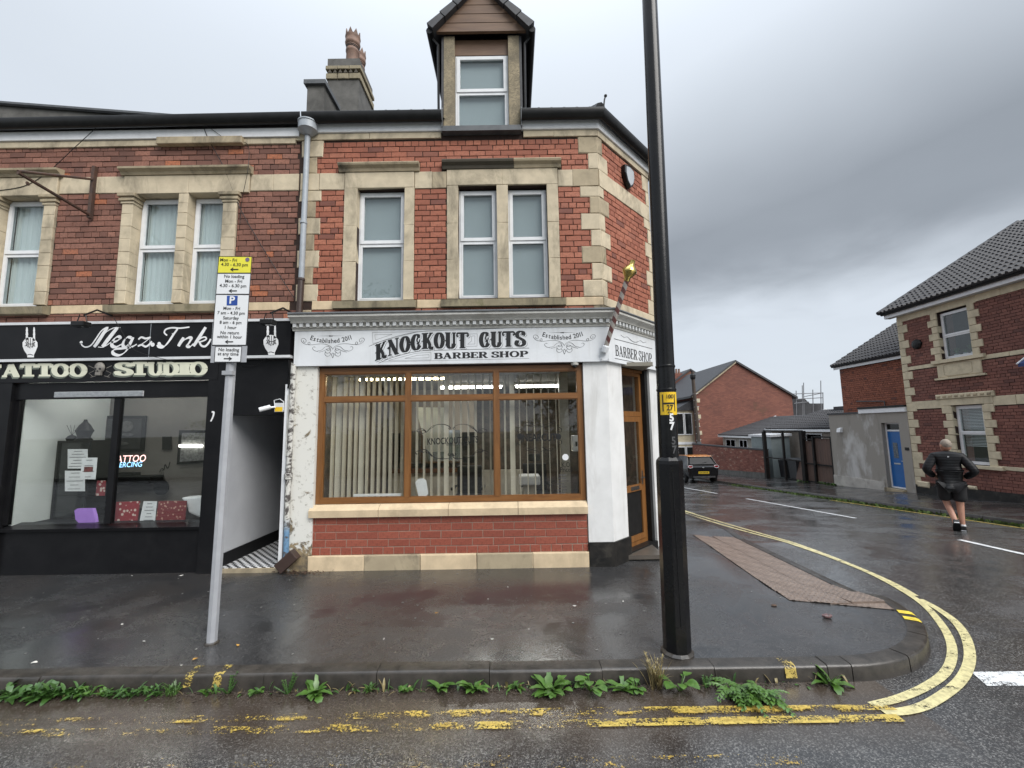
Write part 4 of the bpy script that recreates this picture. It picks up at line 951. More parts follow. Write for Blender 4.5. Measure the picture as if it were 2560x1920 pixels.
for i in range(5):
    x0 = -2.93+i*.797; block('plinth_stone', front, I4, x0+.002, x0+.795, -.045, .25, -.05, .205, M_stone_d if i % 2 else M_stone_p, .01)
riser = O('stall_riser', MB().box(-2.90, 1.055, .002, .25, .2, .74), M_mortar2 if 'M_mortar2' in globals() else pm('pale_mortar', (.30, .22, .17), (.24, .17, .13), 20, .9), front)
lay_bricks(riser, I4, [(-2.90, 1.055, .205, .735)], [], M_brick_new, bw=.30, bh=.106, joint=.010, zref=.205, bond=99, jitter=.3, d0=-.006)
for i in range(4):
    x0 = -2.93+i*.9965; b = MB(); b.prism([(x0+.003, .3, .738), (x0+.003, -.07, .738), (x0+.003, -.075, .835), (x0+.003, .02, .905), (x0+.003, .3, .915)], (.990, 0, 0)); O('sill_stone', b, M_stone_p, front)
FD = .03; WX = (-2.88, 1.05); WZ = (.912, 2.925); TR = 2.43
mull = [onY(1020, 960, FD).x, onY(1240, 960, FD).x]
b = MB(); ft = .075
b.box(WX[0], WX[0]+ft, FD, FD+.09, *WZ); O('frame_post', b, M_timber, front)
b = MB(); b.box(WX[1]-ft, WX[1], FD, FD+.09, *WZ); O('frame_post', b, M_timber, front)
for x in mull: b = MB(); b.box(x-.036, x+.036, FD-.006, FD+.085, WZ[0]+ft, WZ[1]-.11); O('mullion', b, M_timber, front)
b = MB(); b.box(WX[0]+ft, WX[1]-ft, FD+.001, FD+.09, WZ[0], WZ[0]+ft); O('bottom_rail', b, M_timber_h, front)
b = MB(); b.box(WX[0]+ft, WX[1]-ft, FD+.001, FD+.09, WZ[1]-.11, WZ[1]-.001); O('head_rail', b, M_timber_h, front)
cells = [WX[0]+ft]+[v for x in mull for v in (x-.036, x+.036)]+[WX[1]-ft]
for i in range(3):
    a_, c_ = cells[2*i], cells[2*i+1]
    b = MB(); b.box(a_, c_, FD+.002, FD+.08, TR-.035, TR+.035); O('transom', b, M_timber_h, front)
    for z0, z1 in ((WZ[0]+ft, TR-.035), (TR+.035, WZ[1]-.11)):
        b = MB(); b.box(a_, c_, FD+.035, FD+.041, z0, z1); O('pane', b, M_shopglass, front)
        b = MB(); frame_bars(b, a_, c_, z0, z1, FD+.012, .014, .022); O('glazing_bead', b, M_timber, front)
GL = FD+.033                                             # outer face of the glass
# -- door on the splay
b = MB(); b.M = FC; d0 = .10
DU0, DU1 = .44, 1.21; 
frame_bars(b, DU0, DU1, .10, 2.86, d0, .06, .08); b.box(DU0+.06, DU1-.06, d0+.002, d0+.078, 2.13, 2.21); door = O('door', b, M_timber, front)
b = MB(); b.M = FC; frame_bars(b, DU0+.065, DU1-.065, .17, 2.125, d0-.012, .085, .05); b.box(DU0+.15, DU1-.15, d0-.011, d0+.037, .93, 1.03); O('door_leaf', b, M_timber, door)
b = MB(); b.M = FC; b.box(DU0+.15, DU1-.15, d0+.01, d0+.016, 1.03, 2.04); O('pane', b, M_shopglass, door)
b = MB(); b.M = FC; b.box(DU0+.15, DU1-.15, d0+.01, d0+.03, .255, .93); O('lower_panel', b, M_black, door)
b = MB(); b.M = FC; b.box(DU0+.06, DU1-.06, d0+.03, d0+.036, 2.21, 2.80); O('fanlight', b, M_shopglass, door)
M_steel = pm('brushed_steel', (.55, .55, .54), (.4, .4, .4), 30, .28, metal=1)
b = MB(); b.M = FC; b.box(DU0+.27, DU0+.53, d0-.022, d0-.012, .955, 1.01); O('letter_plate', b, M_steel, door)
b = MB(); b.M = FC; b.box(DU1-.135, DU1-.10, d0-.02, d0-.012, 1.02, 1.24); b.box(DU1-.20, DU1-.105, d0-.055, d0-.035, 1.12, 1.145); O('handle', b, M_steel, door)
b = MB(); b.M = FC; b.box(.43, 1.30, -.03, .25, -.2, .10); O('door_step', b, M_black, front)
b = MB(); b.M = FC; b.box(DU1, 1.30, .02, .2, .05, 2.92); O('door_side', b, M_black, front)
b = MB(); b.M = FC; b.box(.40, 1.30, .06, .2, 2.86, 2.92); O('door_head', b, M_timber, front)
# ------------------------------------------------------------------ inside the barber's
def emis(name, c, s):
    a = NT(name); a.set(Base_Color=(.8, .8, .8), Emission_Color=c, Emission_Strength=s); return a.m
M_tube_w = emis('warm_tube_light', (1, .84, .50), 20); M_tube_c = emis('white_panel_light', (1, .97, .90), 11)
M_ceil = pm('interior_ceiling', (.22, .205, .17), (.20, .185, .15), 2, .8); M_inw = pm('interior_wall', (.24, .205, .155), (.20, .17, .13), 2, .8)
M_instone = pm('interior_stone_cladding', (.13, .10, .075), (.05, .042, .035), 9, .8, .6, 14); M_infl = pm('dark_floor', (.10, .085, .07), (.07, .06, .05), 3, .35)
room = thing('barber_interior', 'lit barber shop interior seen through the brown framed window', 'room', (-.3, 2.4, .1))
b = MB(); b.box(-2.88, 2.2, .20, 4.6, .02, .08); O('floor', b, M_infl, room)
b = MB(); b.box(-2.88, 2.2, .27, 4.6, 2.90, 2.96); O('ceiling', b, M_ceil, room)
b = MB(); b.box(-2.92, -2.86, .26, 4.6, .08, 2.9); O('side_wall', b, M_instone, room)
b = MB(); b.box(2.14, 2.2, 1.2, 4.6, .08, 2.9); O('side_wall', b, M_instone, room)
b = MB(); b.box(-2.86, 2.14, 4.5, 4.6, .08, 2.9); O('back_wall', b, M_instone, room)
b = MB(); b.box(-2.86, -.9, 3.6, 4.5, 1.9, 2.9); O('bulkhead', b, M_inw, room)
def lamp(x0, x1, y, z, w, mat, label):
    t = thing('ceiling_light', label, 'light', ((x0+x1)/2, y, z)); b = MB(); b.box(x0-.03, x1+.03, y-w-.02, y+w+.02, z, z+.05); O('housing', b, M_upvc, t); b = MB(); b.box(x0, x1, y-w, y+w, z-.03, z-.002); O('diffuser', b, mat, t)
lamp(-2.62, -1.15, .95, 2.85, .02, M_tube_w, 'warm bare tube light on the ceiling inside the barber shop window')
lamp(-1.48, -.22, 2.4, 2.84, .12, M_tube_c, 'long white panel light on the barber ceiling behind the middle pane')
lamp(.08, .98, 2.4, 2.84, .12, M_tube_c, 'short white panel light on the barber ceiling beside the wooden post')
M_slat = pm('cream_blind_slat', (.44, .41, .34), (.39, .36, .30), 3, .8)
blind = thing('vertical_blind', 'cream vertical slat blind hanging open behind the barber window', 'blind', (-.9, .25, .95))
b = MB(); b.box(-2.78, .74, .215, .255, 2.80, 2.85); O('head_rail', b, M_upvc, blind)
sm_ = MB(); sm_.box(-.0445, .0445, -.001, .001, 0, 1.80); sm_.box(-.046, .046, -.003, .003, -.03, 0); sme = sm_.mesh('slat'); sme.materials.append(M_slat)
x = -2.74; i = 0; rg = random.Random(4)
while x < .72:
    a_ = 76+rg.uniform(-5, 4)
    if i in (1, 5, 18, 27): a_ = rg.uniform(30, 50)
    o = O('slat', sme, None, blind); o.matrix_basis = Matrix.Translation((x, .235, 1.0)) @ Matrix.Rotation(radians(a_), 4, 'Z'); x += .088 if x < -1.7 else .112; i += 1
M_oak = pm('brown_wood', (.13, .06, .03), (.09, .04, .02), 9, .5, stretch=(.2, 1, 1)); M_cream = pm('cream_laminate', (.5, .47, .4), None, 4, .4); M_mirror = pm('mirror', (.7, .7, .7), None, 3, .05, metal=1)
t = thing('styling_counter', 'brown styling counter with mirror along the stone clad wall', 'counter', (-2.0, 3.9, .08))
b = MB(); b.box(-2.8, -.95, 3.4, 3.9, 1.0, 1.08); O('worktop', b, M_oak, t); b = MB(); b.box(-2.8, -.95, 3.45, 3.9, .08, 1.0); O('cabinet', b, M_cream, t)
b = MB(); b.box(-2.4, -1.2, 3.56, 3.595, 1.2, 1.95); O('mirror', b, M_mirror, t)
M_leath = pm('black_leather', (.015, .014, .014), (.025, .024, .024), 9, .35)
def barber_chair(x, y, label):
    t = thing('barber_chair', label, 'chair', (x, y, .08), 'barber chairs'); q = lambda n, b, m=M_leath: O(n, b, m, t, bevel=.02)
    q('seat', MB().box(x-.27, x+.27, y-.25, y+.25, .52, .66)); q('backrest', MB().box(x-.25, x+.25, y+.2, y+.32, .64, 1.22)); q('headrest', MB().box(x-.13, x+.13, y+.22, y+.31, 1.27, 1.42))
    for s in (-1, 1): q('armrest', MB().box(x+s*.29-.035, x+s*.29+.035, y-.2, y+.25, .78, .84))
    b = MB(); b.lathe([(.28, .08), (.28, .10), (.06, .14), (.06, .52)], (x, y, 0), 14); O('pedestal', b, M_steel, t)
barber_chair(-.9, 2.3, 'black leather barber chair facing the counter mirror'); barber_chair(.45, 2.6, 'black leather barber chair beside the white basin')
t = thing('hand_basin', 'white wall basin unit by the second barber chair', 'basin', (.3, 1.6, .08)); b = MB(); b.box(.1, .48, 1.4, 1.8, .95, 1.12); O('basin', b, M_upvc, t, bevel=.03); b = MB(); b.box(.18, .40, 1.5, 1.75, .08, .95); O('pedestal', b, M_cream, t)
t = O('interior_post', MB().box(.80, .95, .9, 1.05, .08, 2.9), M_cream, label='cream square post inside the shop near the corner pilaster', cat='post')
t = thing('towel_dispenser', 'small white towel dispenser on the inside corner wall', 'dispenser', (1.12, 1.2, 1.6)); O('case', MB().box(1.02, 1.17, 1.1, 1.24, 1.55, 1.83), M_upvc, t, bevel=.02); O('lever', MB().box(1.08, 1.11, 1.085, 1.1, 1.64, 1.72), M_black, t)
O('radiator', MB().box(-1.25, .6, 4.36, 4.46, .25, .95), M_cream, label='long cream radiator on the back wall of the barber shop', cat='radiator')
t = thing('wall_poster', 'pale poster leaning on the side wall inside the barber window', 'poster', (-1.72, 1.5, 1.5)); b = MB(); b.prism([(-1.78, 1.5, 2.38), (-1.30, 1.75, 2.38), (-1.30, 1.75, 1.55), (-1.58, 1.6, 1.55)], (0, .02, 0)); O('sheet', b, pm('poster_pale', (.5, .54, .56), None, 4, .5), t)
t = thing('hanging_tag', 'white luggage tag shaped notice hanging low behind the barber glass', 'notice', (-1.57, .12, 1.05)); b = MB()
P_ = [onY(980+x_/4.424, 1000+y_/4.424, .12) for x_, y_ in ((258, 910), (285, 875), (345, 866), (378, 890), (402, 1035), (375, 1070), (310, 1078), (288, 1050))]; b.prism(P_, (0, .006, 0)); O('card', b, M_upvc, t)
t = thing('sill_leaflet', 'long white leaflet lying along the inside of the barber sill', 'leaflet', (-2.1, .15, .99)); O('leaflet', MB().box(-2.36, -1.66, .11, .17, 1.0, 1.03), M_upvc, t)
# -- vinyl on the glass
vin = thing('window_vinyl', 'black scroll lettering and price list stuck on the barber window glass', 'window sticker', (-.7, GL, 1.3))
def SV(x, y): q = onY(980+x/4.424, 1000+y/4.424, GL-.002); return (q.x, q.z)
b = MB(); half = [[(650,310), (620,285), (560,268), (480,278), (430,300), (390,350), (330,368), (320,345), (350,338), (378,355)], [(650,310), (640,325), (628,312), (640,298)], [(378,350), (340,320), (290,325), (275,345), (292,355)],
                 [(655,590), (640,640), (560,650), (470,635), (420,590), (385,560), (340,545), (318,565), (345,580), (372,568)], [(655,590), (640,615), (620,605), (630,588)], [(345,575), (300,560), (262,580), (275,600), (292,590)], [(440,625), (410,590), (370,575)], [(470,290), (430,315), (390,338)]]
for p in half+[[(1326-v[0], v[1]) for v in q] for q in half]: ribbon(b, [SV(v.x, v.y) for v in cr(p, 6)], .012, .005, radians(35))
O('ornament', sheet(b, GL-.002), M_ink, vin)
put_text(vin, 'KNOCKOUT CUTS', (*[SV(670, 452)[0]], GL-.003, SV(670, 452)[1]), (1, 0, .03), (0, 0, 1), .135, M_ink, sx=.66, bold=.002)
put_text(vin, 'BARBER SHOP', (SV(735, 487)[0], GL-.003, SV(735, 487)[1]), (1, 0, .01), (0, 0, 1), .06, M_ink, sx=.95)
put_text(vin, 'NEARCUT', (SV(1630, 418)[0], GL-.003, SV(1630, 418)[1]), (1, 0, 0), (0, 0, 1), .15, M_ink, sx=.74, bold=.004)
b = MB(); hh = [[(1630,280), (1590,290), (1540,262), (1490,250), (1480,268), (1510,285), (1570,300)], [(1630,580), (1590,560), (1540,548), (1490,530), (1485,550), (1530,560), (1600,520)], [(1420,300), (1385,320), (1395,355), (1430,340), (1418,322)], [(1420,500), (1385,480), (1395,445), (1430,460), (1418,478)]]
for hf in (hh, [[(3260-v[0], v[1]) for v in q] for q in hh]):
    for p in hf: b = MB(); ribbon(b, [SV(v.x, v.y) for v in cr(p, 6)], .010, .004, radians(35)); O('ornament', sheet(b, GL-.002), M_ink, vin)
for xx in (1415, 1840):
    u_, v_ = SV(xx, 405); O('emblem', MB().ball((u_, GL-.002, v_), .042, .0012, .05, 10, 5), M_ink, vin)
put_text(vin, 'K.O', (SV(1922, 718)[0], GL-.003, SV(1922, 718)[1]), (1, 0, 0), (0, 0, 1), .10, M_ink, sx=.75); put_text(vin, 'Prices', (SV(1926, 772)[0], GL-.003, SV(1926, 772)[1]), (1, 0, 0), (0, 0, 1), .10, M_ink, sx=.75)
u_, v_ = SV(1918, 632); b = MB(); b.lathe([(.047, -.001), (.047, .001)], (u_, GL-.002, v_), 20, (0, 1, 0)); O('round_sticker', b, M_upvc, vin)
for i in range(7):
    b = MB(); u_, v_ = SV(1880+random.uniform(-15, 15), 830+i*33); ribbon(b, [(u_-.06, v_), (u_+.05+.02*(i % 3), v_)], .012); O('price_line', sheet(b, GL-.002), M_hair, vin)

# ================================================================== TATTOO STUDIO BUILDING
TL = -10.5
tat = thing('tattoo_shop_building', 'brown red brick terrace building above the black tattoo studio front', 'building', (-6, 2, 0))
TW = [(-5.85, -5.15, 3.93, 5.69), (-5.0, -4.45, 3.93, 5.69), (-7.98, -7.24, 3.93, 5.69)]
twall = wall_core('front_wall', tat, I4, [(TL, -3.362, 2.9, 6.6)], [(-5.86, -5.14, 3.9, 5.74), (-5.01, -4.44, 3.9, 5.74), (-7.99, -7.23, 3.9, 5.74)], .012, .34, M_mortar)
SURT = (-6.03, -4.235, 3.93, 5.99); SURT2 = (-8.4, -7.055, 3.93, 5.99)
lay_bricks(twall, I4, [(TL, -3.22, 3.62, 3.80), (TL, -3.30, 3.93, 5.72), (TL, -3.30, 6.0, 6.50)], [SURT, SURT2], M_brick_old, zref=3.93)
for a, b_ in ((-7.05, -6.45), (-6.446, -6.035), (-4.05, -3.70), (-3.697, -3.30)): block('band_stone', twall, I4, a, b_, -.012, .06, 5.725, 5.995, M_stone)
for a, b_ in ((-6.98, -6.12), (-3.98, -3.365)): block('string_stone', twall, I4, a, b_, -.012, .06, 3.80, 3.925, M_stone_p)
for a, b_ in ((-10.5, -7.6), (-7.596, -5.5), (-5.496, -4.2), (-4.196, -3.365)): block('cornice_stone', twall, I4, a, b_, -.025, .06, 6.50, 6.60, M_stone)
block('ledge_stone', twall, I4, -5.52, -4.18, -.09, .0, 6.49, 6.60, M_stone_d)
def jambs(u0, u1, name='jamb_stone', cap=True, dep=.24):
    z = 3.935; k = 0
    while z < 5.5:
        h = min(.205, 5.53-z); block(name, twall, I4, u0, u1, -.03, dep, z+.0015, z+h-.0015, M_stone, .006); z += h; k += 1
    if cap:
        for g, za, zb in ((.015, 5.53, 5.57), (.035, 5.57, 5.61), (.02, 5.61, 5.635), (.05, 5.635, 5.69)): block('capital', twall, I4, u0-g, u1+g, -.03-g, dep, za, zb, M_stone_d if g > .03 else M_stone, .006)
    else: block(name, twall, I4, u0, u1, -.03, dep, 5.53, 5.69, M_stone, .006)
jambs(-6.02, -5.85, dep=.20); jambs(-5.15, -5.0, cap=False, dep=.20); jambs(-4.45, -4.24, dep=.20); jambs(-7.24, -7.06, dep=.20); jambs(-8.2, -7.98, dep=.20)
for a, b_ in ((-6.02, -5.01), (-5.007, -4.06), (-8.4, -7.06)): block('lintel_stone', twall, I4, a, b_, -.035, .24, 5.692, 5.99, M_stone)
for a, b_ in ((-6.06, -4.02), (-8.5, -7.0)):
    b = MB(); b.prism([(a, 0, 5.992), (a, -.05, 5.992), (a, -.07, 6.03), (a, -.12, 6.06), (a, -.125, 6.09), (a, 0, 6.12)], (b_-a, 0, 0)); O('hood_mould', b, M_stone_d, twall)
for a, b_ in ((-6.10, -4.0), (-8.5, -7.0)):
    b = MB(); b.prism([(a, .24, 3.78), (a, -.10, 3.78), (a, -.11, 3.89), (a, 0, 3.925), (a, .24, 3.94)], (b_-a, 0, 0)); O('sill_stone', b, M_mossy, twall)
for w in TW[:2]: upvc_window(tat, I4, w[0]+.006, w[1]-.006, w[2]+.02, w[3]-.01, .13, 4.85, 'net')
upvc_window(tat, I4, TW[2][0]+.006, TW[2][1]-.006, TW[2][2]+.02, TW[2][3]-.01, .13, 4.80, 'net')
b = MB(); b.prism([(TL, 0, 6.605), (TL, -.05, 6.605), (TL, -.06, 6.74), (TL, 0, 6.74)], (-3.30-TL, 0, 0)); O('fascia_board', b, M_upvc, tat)
b = MB(); b.v = []; n = len(gp); b.add([(TL, -p[0], p[1]-.04) for p in gp]+[(-3.22, -p[0], p[1]-.0) for p in gp], [tuple(range(n)), tuple(range(n, 2*n))[::-1]]+[(i, n+i, n+(i+1) % n, (i+1) % n) for i in range(n)]); O('gutter', b, M_black, tat, smooth=40)
b = MB(); b.box(TL, -3.36, 8.6, 9, 0, 6.6); b.box(TL, TL+.3, .35, 8.6, 0, 6.6); O('rear_wall', b, M_brick_old, tat)
b = MB(); b.add([(TL, -.1, 6.82), (-3.36, -.1, 6.82), (-3.36, 4.2, 9.4), (TL, 4.2, 9.4), (TL, 9, 6.8), (-3.36, 9, 6.8)], [(0, 1, 2, 3), (3, 2, 5, 4)]); O('roof', b, M_slate, tat)
b = MB(); q0 = onY(0, 262, .15); q1 = onY(450, 298, .15); b.prism([(-10.5, .15, 6.85), (q1.x, .15, 6.85), (q1.x, .15, q1.z), (q0.x, .15, q0.z), (-10.5, .15, q0.z+.25)], (0, 3.0, .6)); O('lead_clad_dormer', b, M_render, tat)
b = MB(); b.tube([(-10.4, .12, q0.z+.26), (q0.x, .12, q0.z+.01), (q1.x+.02, .12, q1.z+.02)], .035, 6); O('verge_capping', b, M_lead, tat)

M_gloss = pm('gloss_black_paint', (.007, .007, .008), (.010, .010, .011), 3, .30, stain=.15, stain_c=(.03, .03, .03), spec=.16)
M_trim = pm('white_trim', (.60, .61, .62), (.5, .51, .52), 6, .4)
TY = .10
shop = thing('tattoo_shopfront', 'gloss black tattoo studio shopfront with large two light window', 'shopfront', (-6, .1, 0))
b = MB(); b.box(TL, -3.25, -.02, .30, 3.06, 3.60); O('backing_board', b, M_black, shop)
b = MB(); b.box(-4.47, -4.22, -.07, .30, 0, 3.04); O('right_pilaster', b, M_gloss, shop)
b = MB(); b.box(-7.75, -7.36, -.07, .30, 0, 2.74); O('left_pilaster', b, M_gloss, shop)
b = MB(); b.box(-7.36, -4.47, -.01, .30, -.05, .60); O('stall_riser', b, M_gloss, shop)
b = MB(); b.prism([(-7.36, .2, .60), (-7.36, -.05, .60), (-7.36, -.06, .64), (-7.36, .2, .69)], (2.89, 0, 0)); O('window_ledge', b, M_gloss, shop)
b = MB(); b.box(-7.36, -4.47, -.02, .06, 2.50, 2.74); O('head_board', b, M_gloss, shop)
for x0, x1 in ((-7.36, -7.31), (-5.90, -5.81), (-4.52, -4.47)): b = MB(); b.box(x0, x1, .0, .07, .69, 2.50); O('mullion', b, M_gloss, shop)
for x0, x1 in ((-7.31, -5.90), (-5.81, -4.52)): b = MB(); b.box(x0, x1, .03, .036, .69, 2.50); O('pane', b, M_shopglass, shop)
b = MB(); b.box(-6.75, -5.45, -.045, -.022, 2.52, 2.60); O('shutter_box', b, M_trim, shop)
for i in range(3): b = MB(); b.box(-6.75, -5.45, -.050, -.0455, 2.524+i*.026, 2.544+i*.026); O('shutter_lath', b, M_steel, shop)
b = MB(); b.box(-4.22, -3.33, .0, .28, 2.22, 3.05); O('passage_head', b, M_gloss, shop)
# upper name board
sgn = thing('tattoo_name_board', 'long black name board with white script lettering and skeleton hands', 'shop sign', (-6, -.1, 3.05))
b = MB(); b.box(TL, -3.27, -TY, -.02, 3.09, 3.60); O('board', b, M_gloss, sgn)
b = MB(); b.box(TL, -3.26, -TY-.02, -.02, 3.602, 3.64); O('top_trim', b, M_trim, sgn)
b = MB(); b.box(TL, -3.26, -TY-.02, -.02, 3.05, 3.088); O('bottom_trim', b, M_trim, sgn)
for px in (375, 530): q = onY(px, 850, -TY); b = MB(); b.box(q.x-.004, q.x+.004, -TY-.002, -TY, 3.09, 3.60); O('panel_joint', b, M_steel, sgn)
M_wvin = pm('white_vinyl', (.80, .80, .80), None, 3, .4)
def ST(x, y): q = onY(x/3.95, 780+y/3.95, -TY); return (q.x, q.z)
KX = 1/3.95/175   # one zoom pixel in metres
strokes = [([(800,305), (815,332), (850,347), (900,328), (950,262), (1000,190), (1045,157), (1072,151)], 14, None), ([(1062,152), (1030,200), (990,262), (955,315), (930,345)], 36, 't'), ([(930,347), (990,268), (1050,198), (1110,163), (1150,154), (1190,155)], 9, None),
 ([(1160,155), (1120,205), (1075,262), (1035,315), (1012,342)], 40, 't'), ([(970,346), (1015,347), (1060,325), (1100,296)], 9, None),
 ([(1100,300), (1150,288), (1187,262), (1172,243), (1138,258), (1108,300), (1110,335), (1145,346), (1190,325), (1228,298)], 26, 'n'), ([(1300,256), (1262,249), (1226,285), (1216,330), (1240,342), (1280,308), (1308,262)], 24, 'n'),
 ([(1318,250), (1288,318), (1240,392), (1180,427), (1125,414), (1116,385), (1150,365), (1220,358), (1300,345), (1352,318)], 24, 'n'), ([(1368,272), (1398,250), (1440,262), (1488,249)], 20, None), ([(1490,250), (1430,298), (1366,340)], 9, None), ([(1362,338), (1400,325), (1440,342), (1478,318), (1500,288)], 20, None),
 ([(1568,318), (1580,338), (1622,340), (1668,292), (1715,222), (1755,168)], 34, 'n'), ([(1652,232), (1625,205), (1640,172), (1700,156), (1780,160), (1872,149)], 17, None), ([(1702,210), (1712,235)], 8, None),
 ([(1815,252), (1788,295), (1762,338)], 34, 't'), ([(1770,325), (1822,276), (1866,254), (1888,264), (1872,298), (1852,332), (1878,342), (1912,312)], 27, 'n'),
 ([(2032,150), (1985,225), (1940,295), (1912,338)], 34, 't'), ([(1935,298), (1990,256), (2028,249), (2036,270), (1990,292), (1960,296)], 16, None), ([(1968,292), (1990,332), (2028,338), (2062,304), (2082,266)], 21, None)]
b = MB()
for p, w, md in strokes:
    q = [ST(v.x, v.y) for v in cr(p, 7)]
    if md == 'n': ribbon(b, q, w*KX*1.45, 8*KX, radians(40))
    else: ribbon(b, q, w*KX*(1.0 if md is None else 1.0), None, 0, (lambda t: .8+.2*sin(pi*t)))
for x_, y_, r in ((803, 300, 15), (1508, 322, 21), (1572, 312, 17)): u_, v_ = ST(x_, y_); b.add([(u_+r*KX*cos(2*pi*k/14), 0, v_+r*KX*sin(2*pi*k/14)) for k in range(14)], [tuple(range(14))])
O('lettering', sheet(b, -TY-.002), M_wvin, sgn)
def hand(dx, dy):
    H = lambda x, y: (ST(x+dx, y+dy)[0], -TY-.003, ST(x+dx, y+dy)[1])
    b = MB(); b.prism([H(*p) for p in ((225,300), (248,270), (266,254), (300,250), (330,256), (352,278), (370,302), (372,342), (352,392), (336,425), (336,448), (272,448), (270,422), (242,382), (226,342))], (0, .002, 0)); O('hand_palm', b, M_wvin, sgn)
    for x0, x1, pts in ((268, 272, ((150, 12), (185, 24), (190, 18), (225, 26), (230, 20), (275, 26))), (339, 336, ((150, 10), (185, 20), (190, 16), (225, 22), (230, 18), (285, 24)))):
        b = MB(); n = len(pts)
        b.v = [H(x0+s*w/2, y) for y, w in pts for s in (-1, 1)]; b.f = [(2*i, 2*i+1, 2*i+3, 2*i+2) for i in range(n-1)]; b.r = [0]*(n-1); O('hand_finger', b, M_wvin, sgn)
    b = MB()
    for p in ([(285,262), (282,310), (295,350), (305,355)], [(305,258), (304,310), (306,345)], [(328,262), (328,310), (316,350)], [(255,300), (275,325), (250,335)], [(350,295), (335,325), (352,340)], [(262,275), (272,300), (290,315), (320,315), (345,300)], [(275,425), (300,418), (332,428)], [(262,320), (285,350)], [(345,320), (322,350)]):
        ribbon(b, [ST(v.x+dx, v.y+dy) for v in cr(p, 4)], 6*KX)
    O('hand_bone_line', sheet(b, -TY-.006), M_ink, sgn)
hand(0, 0); hand(2378, -24)
# lower board TATTOO (skull) STUDIO
sg2 = thing('tattoo_studio_board', 'black board with cream slab letters and a skull between the two words', 'shop sign', (-6, -.1, 2.75))
b = MB(); b.box(-7.9, -4.335, -.075, -.022, 2.745, 3.03); O('board', b, M_gloss, sg2)
M_cream2 = pm('cream_letter', (.66, .66, .52), (.58, .58, .46), 4, .4); M_side = pm('grey_green_letter_side', (.16, .18, .15), (.12, .14, .11), 5, .5)
def ST2(x, y): q = onY(x/3.95, 780+y/3.95, -.077); return (q.x, q.z)
for word, xs, yt, yb in (('TATTOO', ((-135, 15), (20, 198), (208, 365), (366, 525), (522, 685), (690, 857)), 512, 634), ('STUDIO', ((1143, 1303), (1303, 1468), (1462, 1612), (1608, 1765), (1762, 1892), (1882, 2043)), 503, 626)):
    for c, (x0, x1) in zip(word, xs):
        W, S = glyph(c, .31, .15, .13)
        for ox, oy, mat, d in ((-14, 16, M_side, -.0785), (-8, 9, M_side, -.080), (0, 0, M_cream2, -.083)):
            b = MB(); ink_word(b, S, .31, .15, lambda x, y: ST2(x0+ox+(x/W)*(x1-x0), yb+oy-(x0+x1)/2*.006+6-y*(yb-yt))); O('letter' if ox == 0 else 'letter_side', sheet(b, d), mat, sg2)
M_bone = pm('grey_bone', (.24, .225, .20), (.12, .11, .10), 14, .7)
u_, v_ = ST2(990, 560); sk = MB(); sk.ball((u_, -.085, v_+.015), .075, .035, .085, 14, 8); sk.box(u_-.04, u_+.04, -.11, -.08, v_-.10, v_-.05); skull = O('skull', sk, M_bone, sg2, smooth=True)
for s in (-1, 1): O('eye_socket', MB().ball((u_+s*.03, -.112, v_-.005), .019, .01, .017, 8, 5), M_ink, skull)
O('nose_hole', MB().ball((u_, -.115, v_-.04), .009, .008, .014, 6, 4), M_ink, skull)
b = MB()
for s in (-1, 1):
    for p in ([(60, 20), (110, 45), (75, 75)], [(60, -5), (115, -30)], [(40, 70), (95, 85)]): ribbon(b, [ST2(990+s*v[0], 560+v[1]) for v in p], .008)
O('thorn_ornament', sheet(b, -.079), M_bone, sg2)

# passage
M_pasw = pm('passage_grey_wall', (.50, .51, .53), (.44, .45, .47), 2, .6); M_blackm = pm('matt_black', (.010, .010, .011), None, 5, .6, spec=.2)
M_chk = NT('small_chequer_tiles'); _c = M_chk.n('ShaderNodeTexChecker'); _c.inputs['Scale'].default_value = 17; _mz = M_chk.n('ShaderNodeMapping'); _mz.inputs['Scale'].default_value = (1, 1, 0); _mz.inputs['Location'].default_value = (0, 0, .013); M_chk.l(M_chk.tc.outputs['Object'], _mz.inputs[0]); M_chk.l(_mz.outputs[0], _c.inputs['Vector']); _c.inputs['Color1'].default_value = (.72, .72, .72, 1); _c.inputs['Color2'].default_value = (.02, .02, .022, 1); M_chk.set(Base_Color=_c.outputs[0], Roughness=.25); M_chk = M_chk.m
pas = thing('entrance_passage', 'open passage with grey wall and chequered tile floor between the shops', 'passage', (-3.8, 1, 0))
b = MB(); b.box(-4.30, -4.20, .30, 2.9, .0, 2.6); b.box(-4.216, -4.20, .0, .30, 0, 2.22); O('left_wall', b, M_pasw, pas)
b = MB(); b.box(-4.199, -4.18, .0, 2.9, .06, .24); O('skirting', b, M_blackm, pas)
b = MB(); b.box(-4.2, -3.33, -.02, 2.9, -.02, .062); O('tiled_floor', b, M_chk, pas)
b = MB(); b.box(-4.22, -3.33, -.06, -.02, -.05, .055); O('threshold', b, M_stone_d, pas)
b = MB(); b.box(-3.37, -3.30, .02, 2.9, .06, 2.6); O('right_wall', b, M_blackm, pas); b = MB(); b.box(-4.2, -3.37, 2.8, 2.9, .06, 2.6); O('end_door', b, M_blackm, pas); b = MB(); b.box(-4.2, -3.37, .28, 2.9, 2.42, 2.5); O('passage_ceiling', b, M_pasw, pas)
b = MB(); b.box(-3.345, -3.295, -.045, .02, .02, 2.66); O('white_door_trim', b, M_upvc, pas)

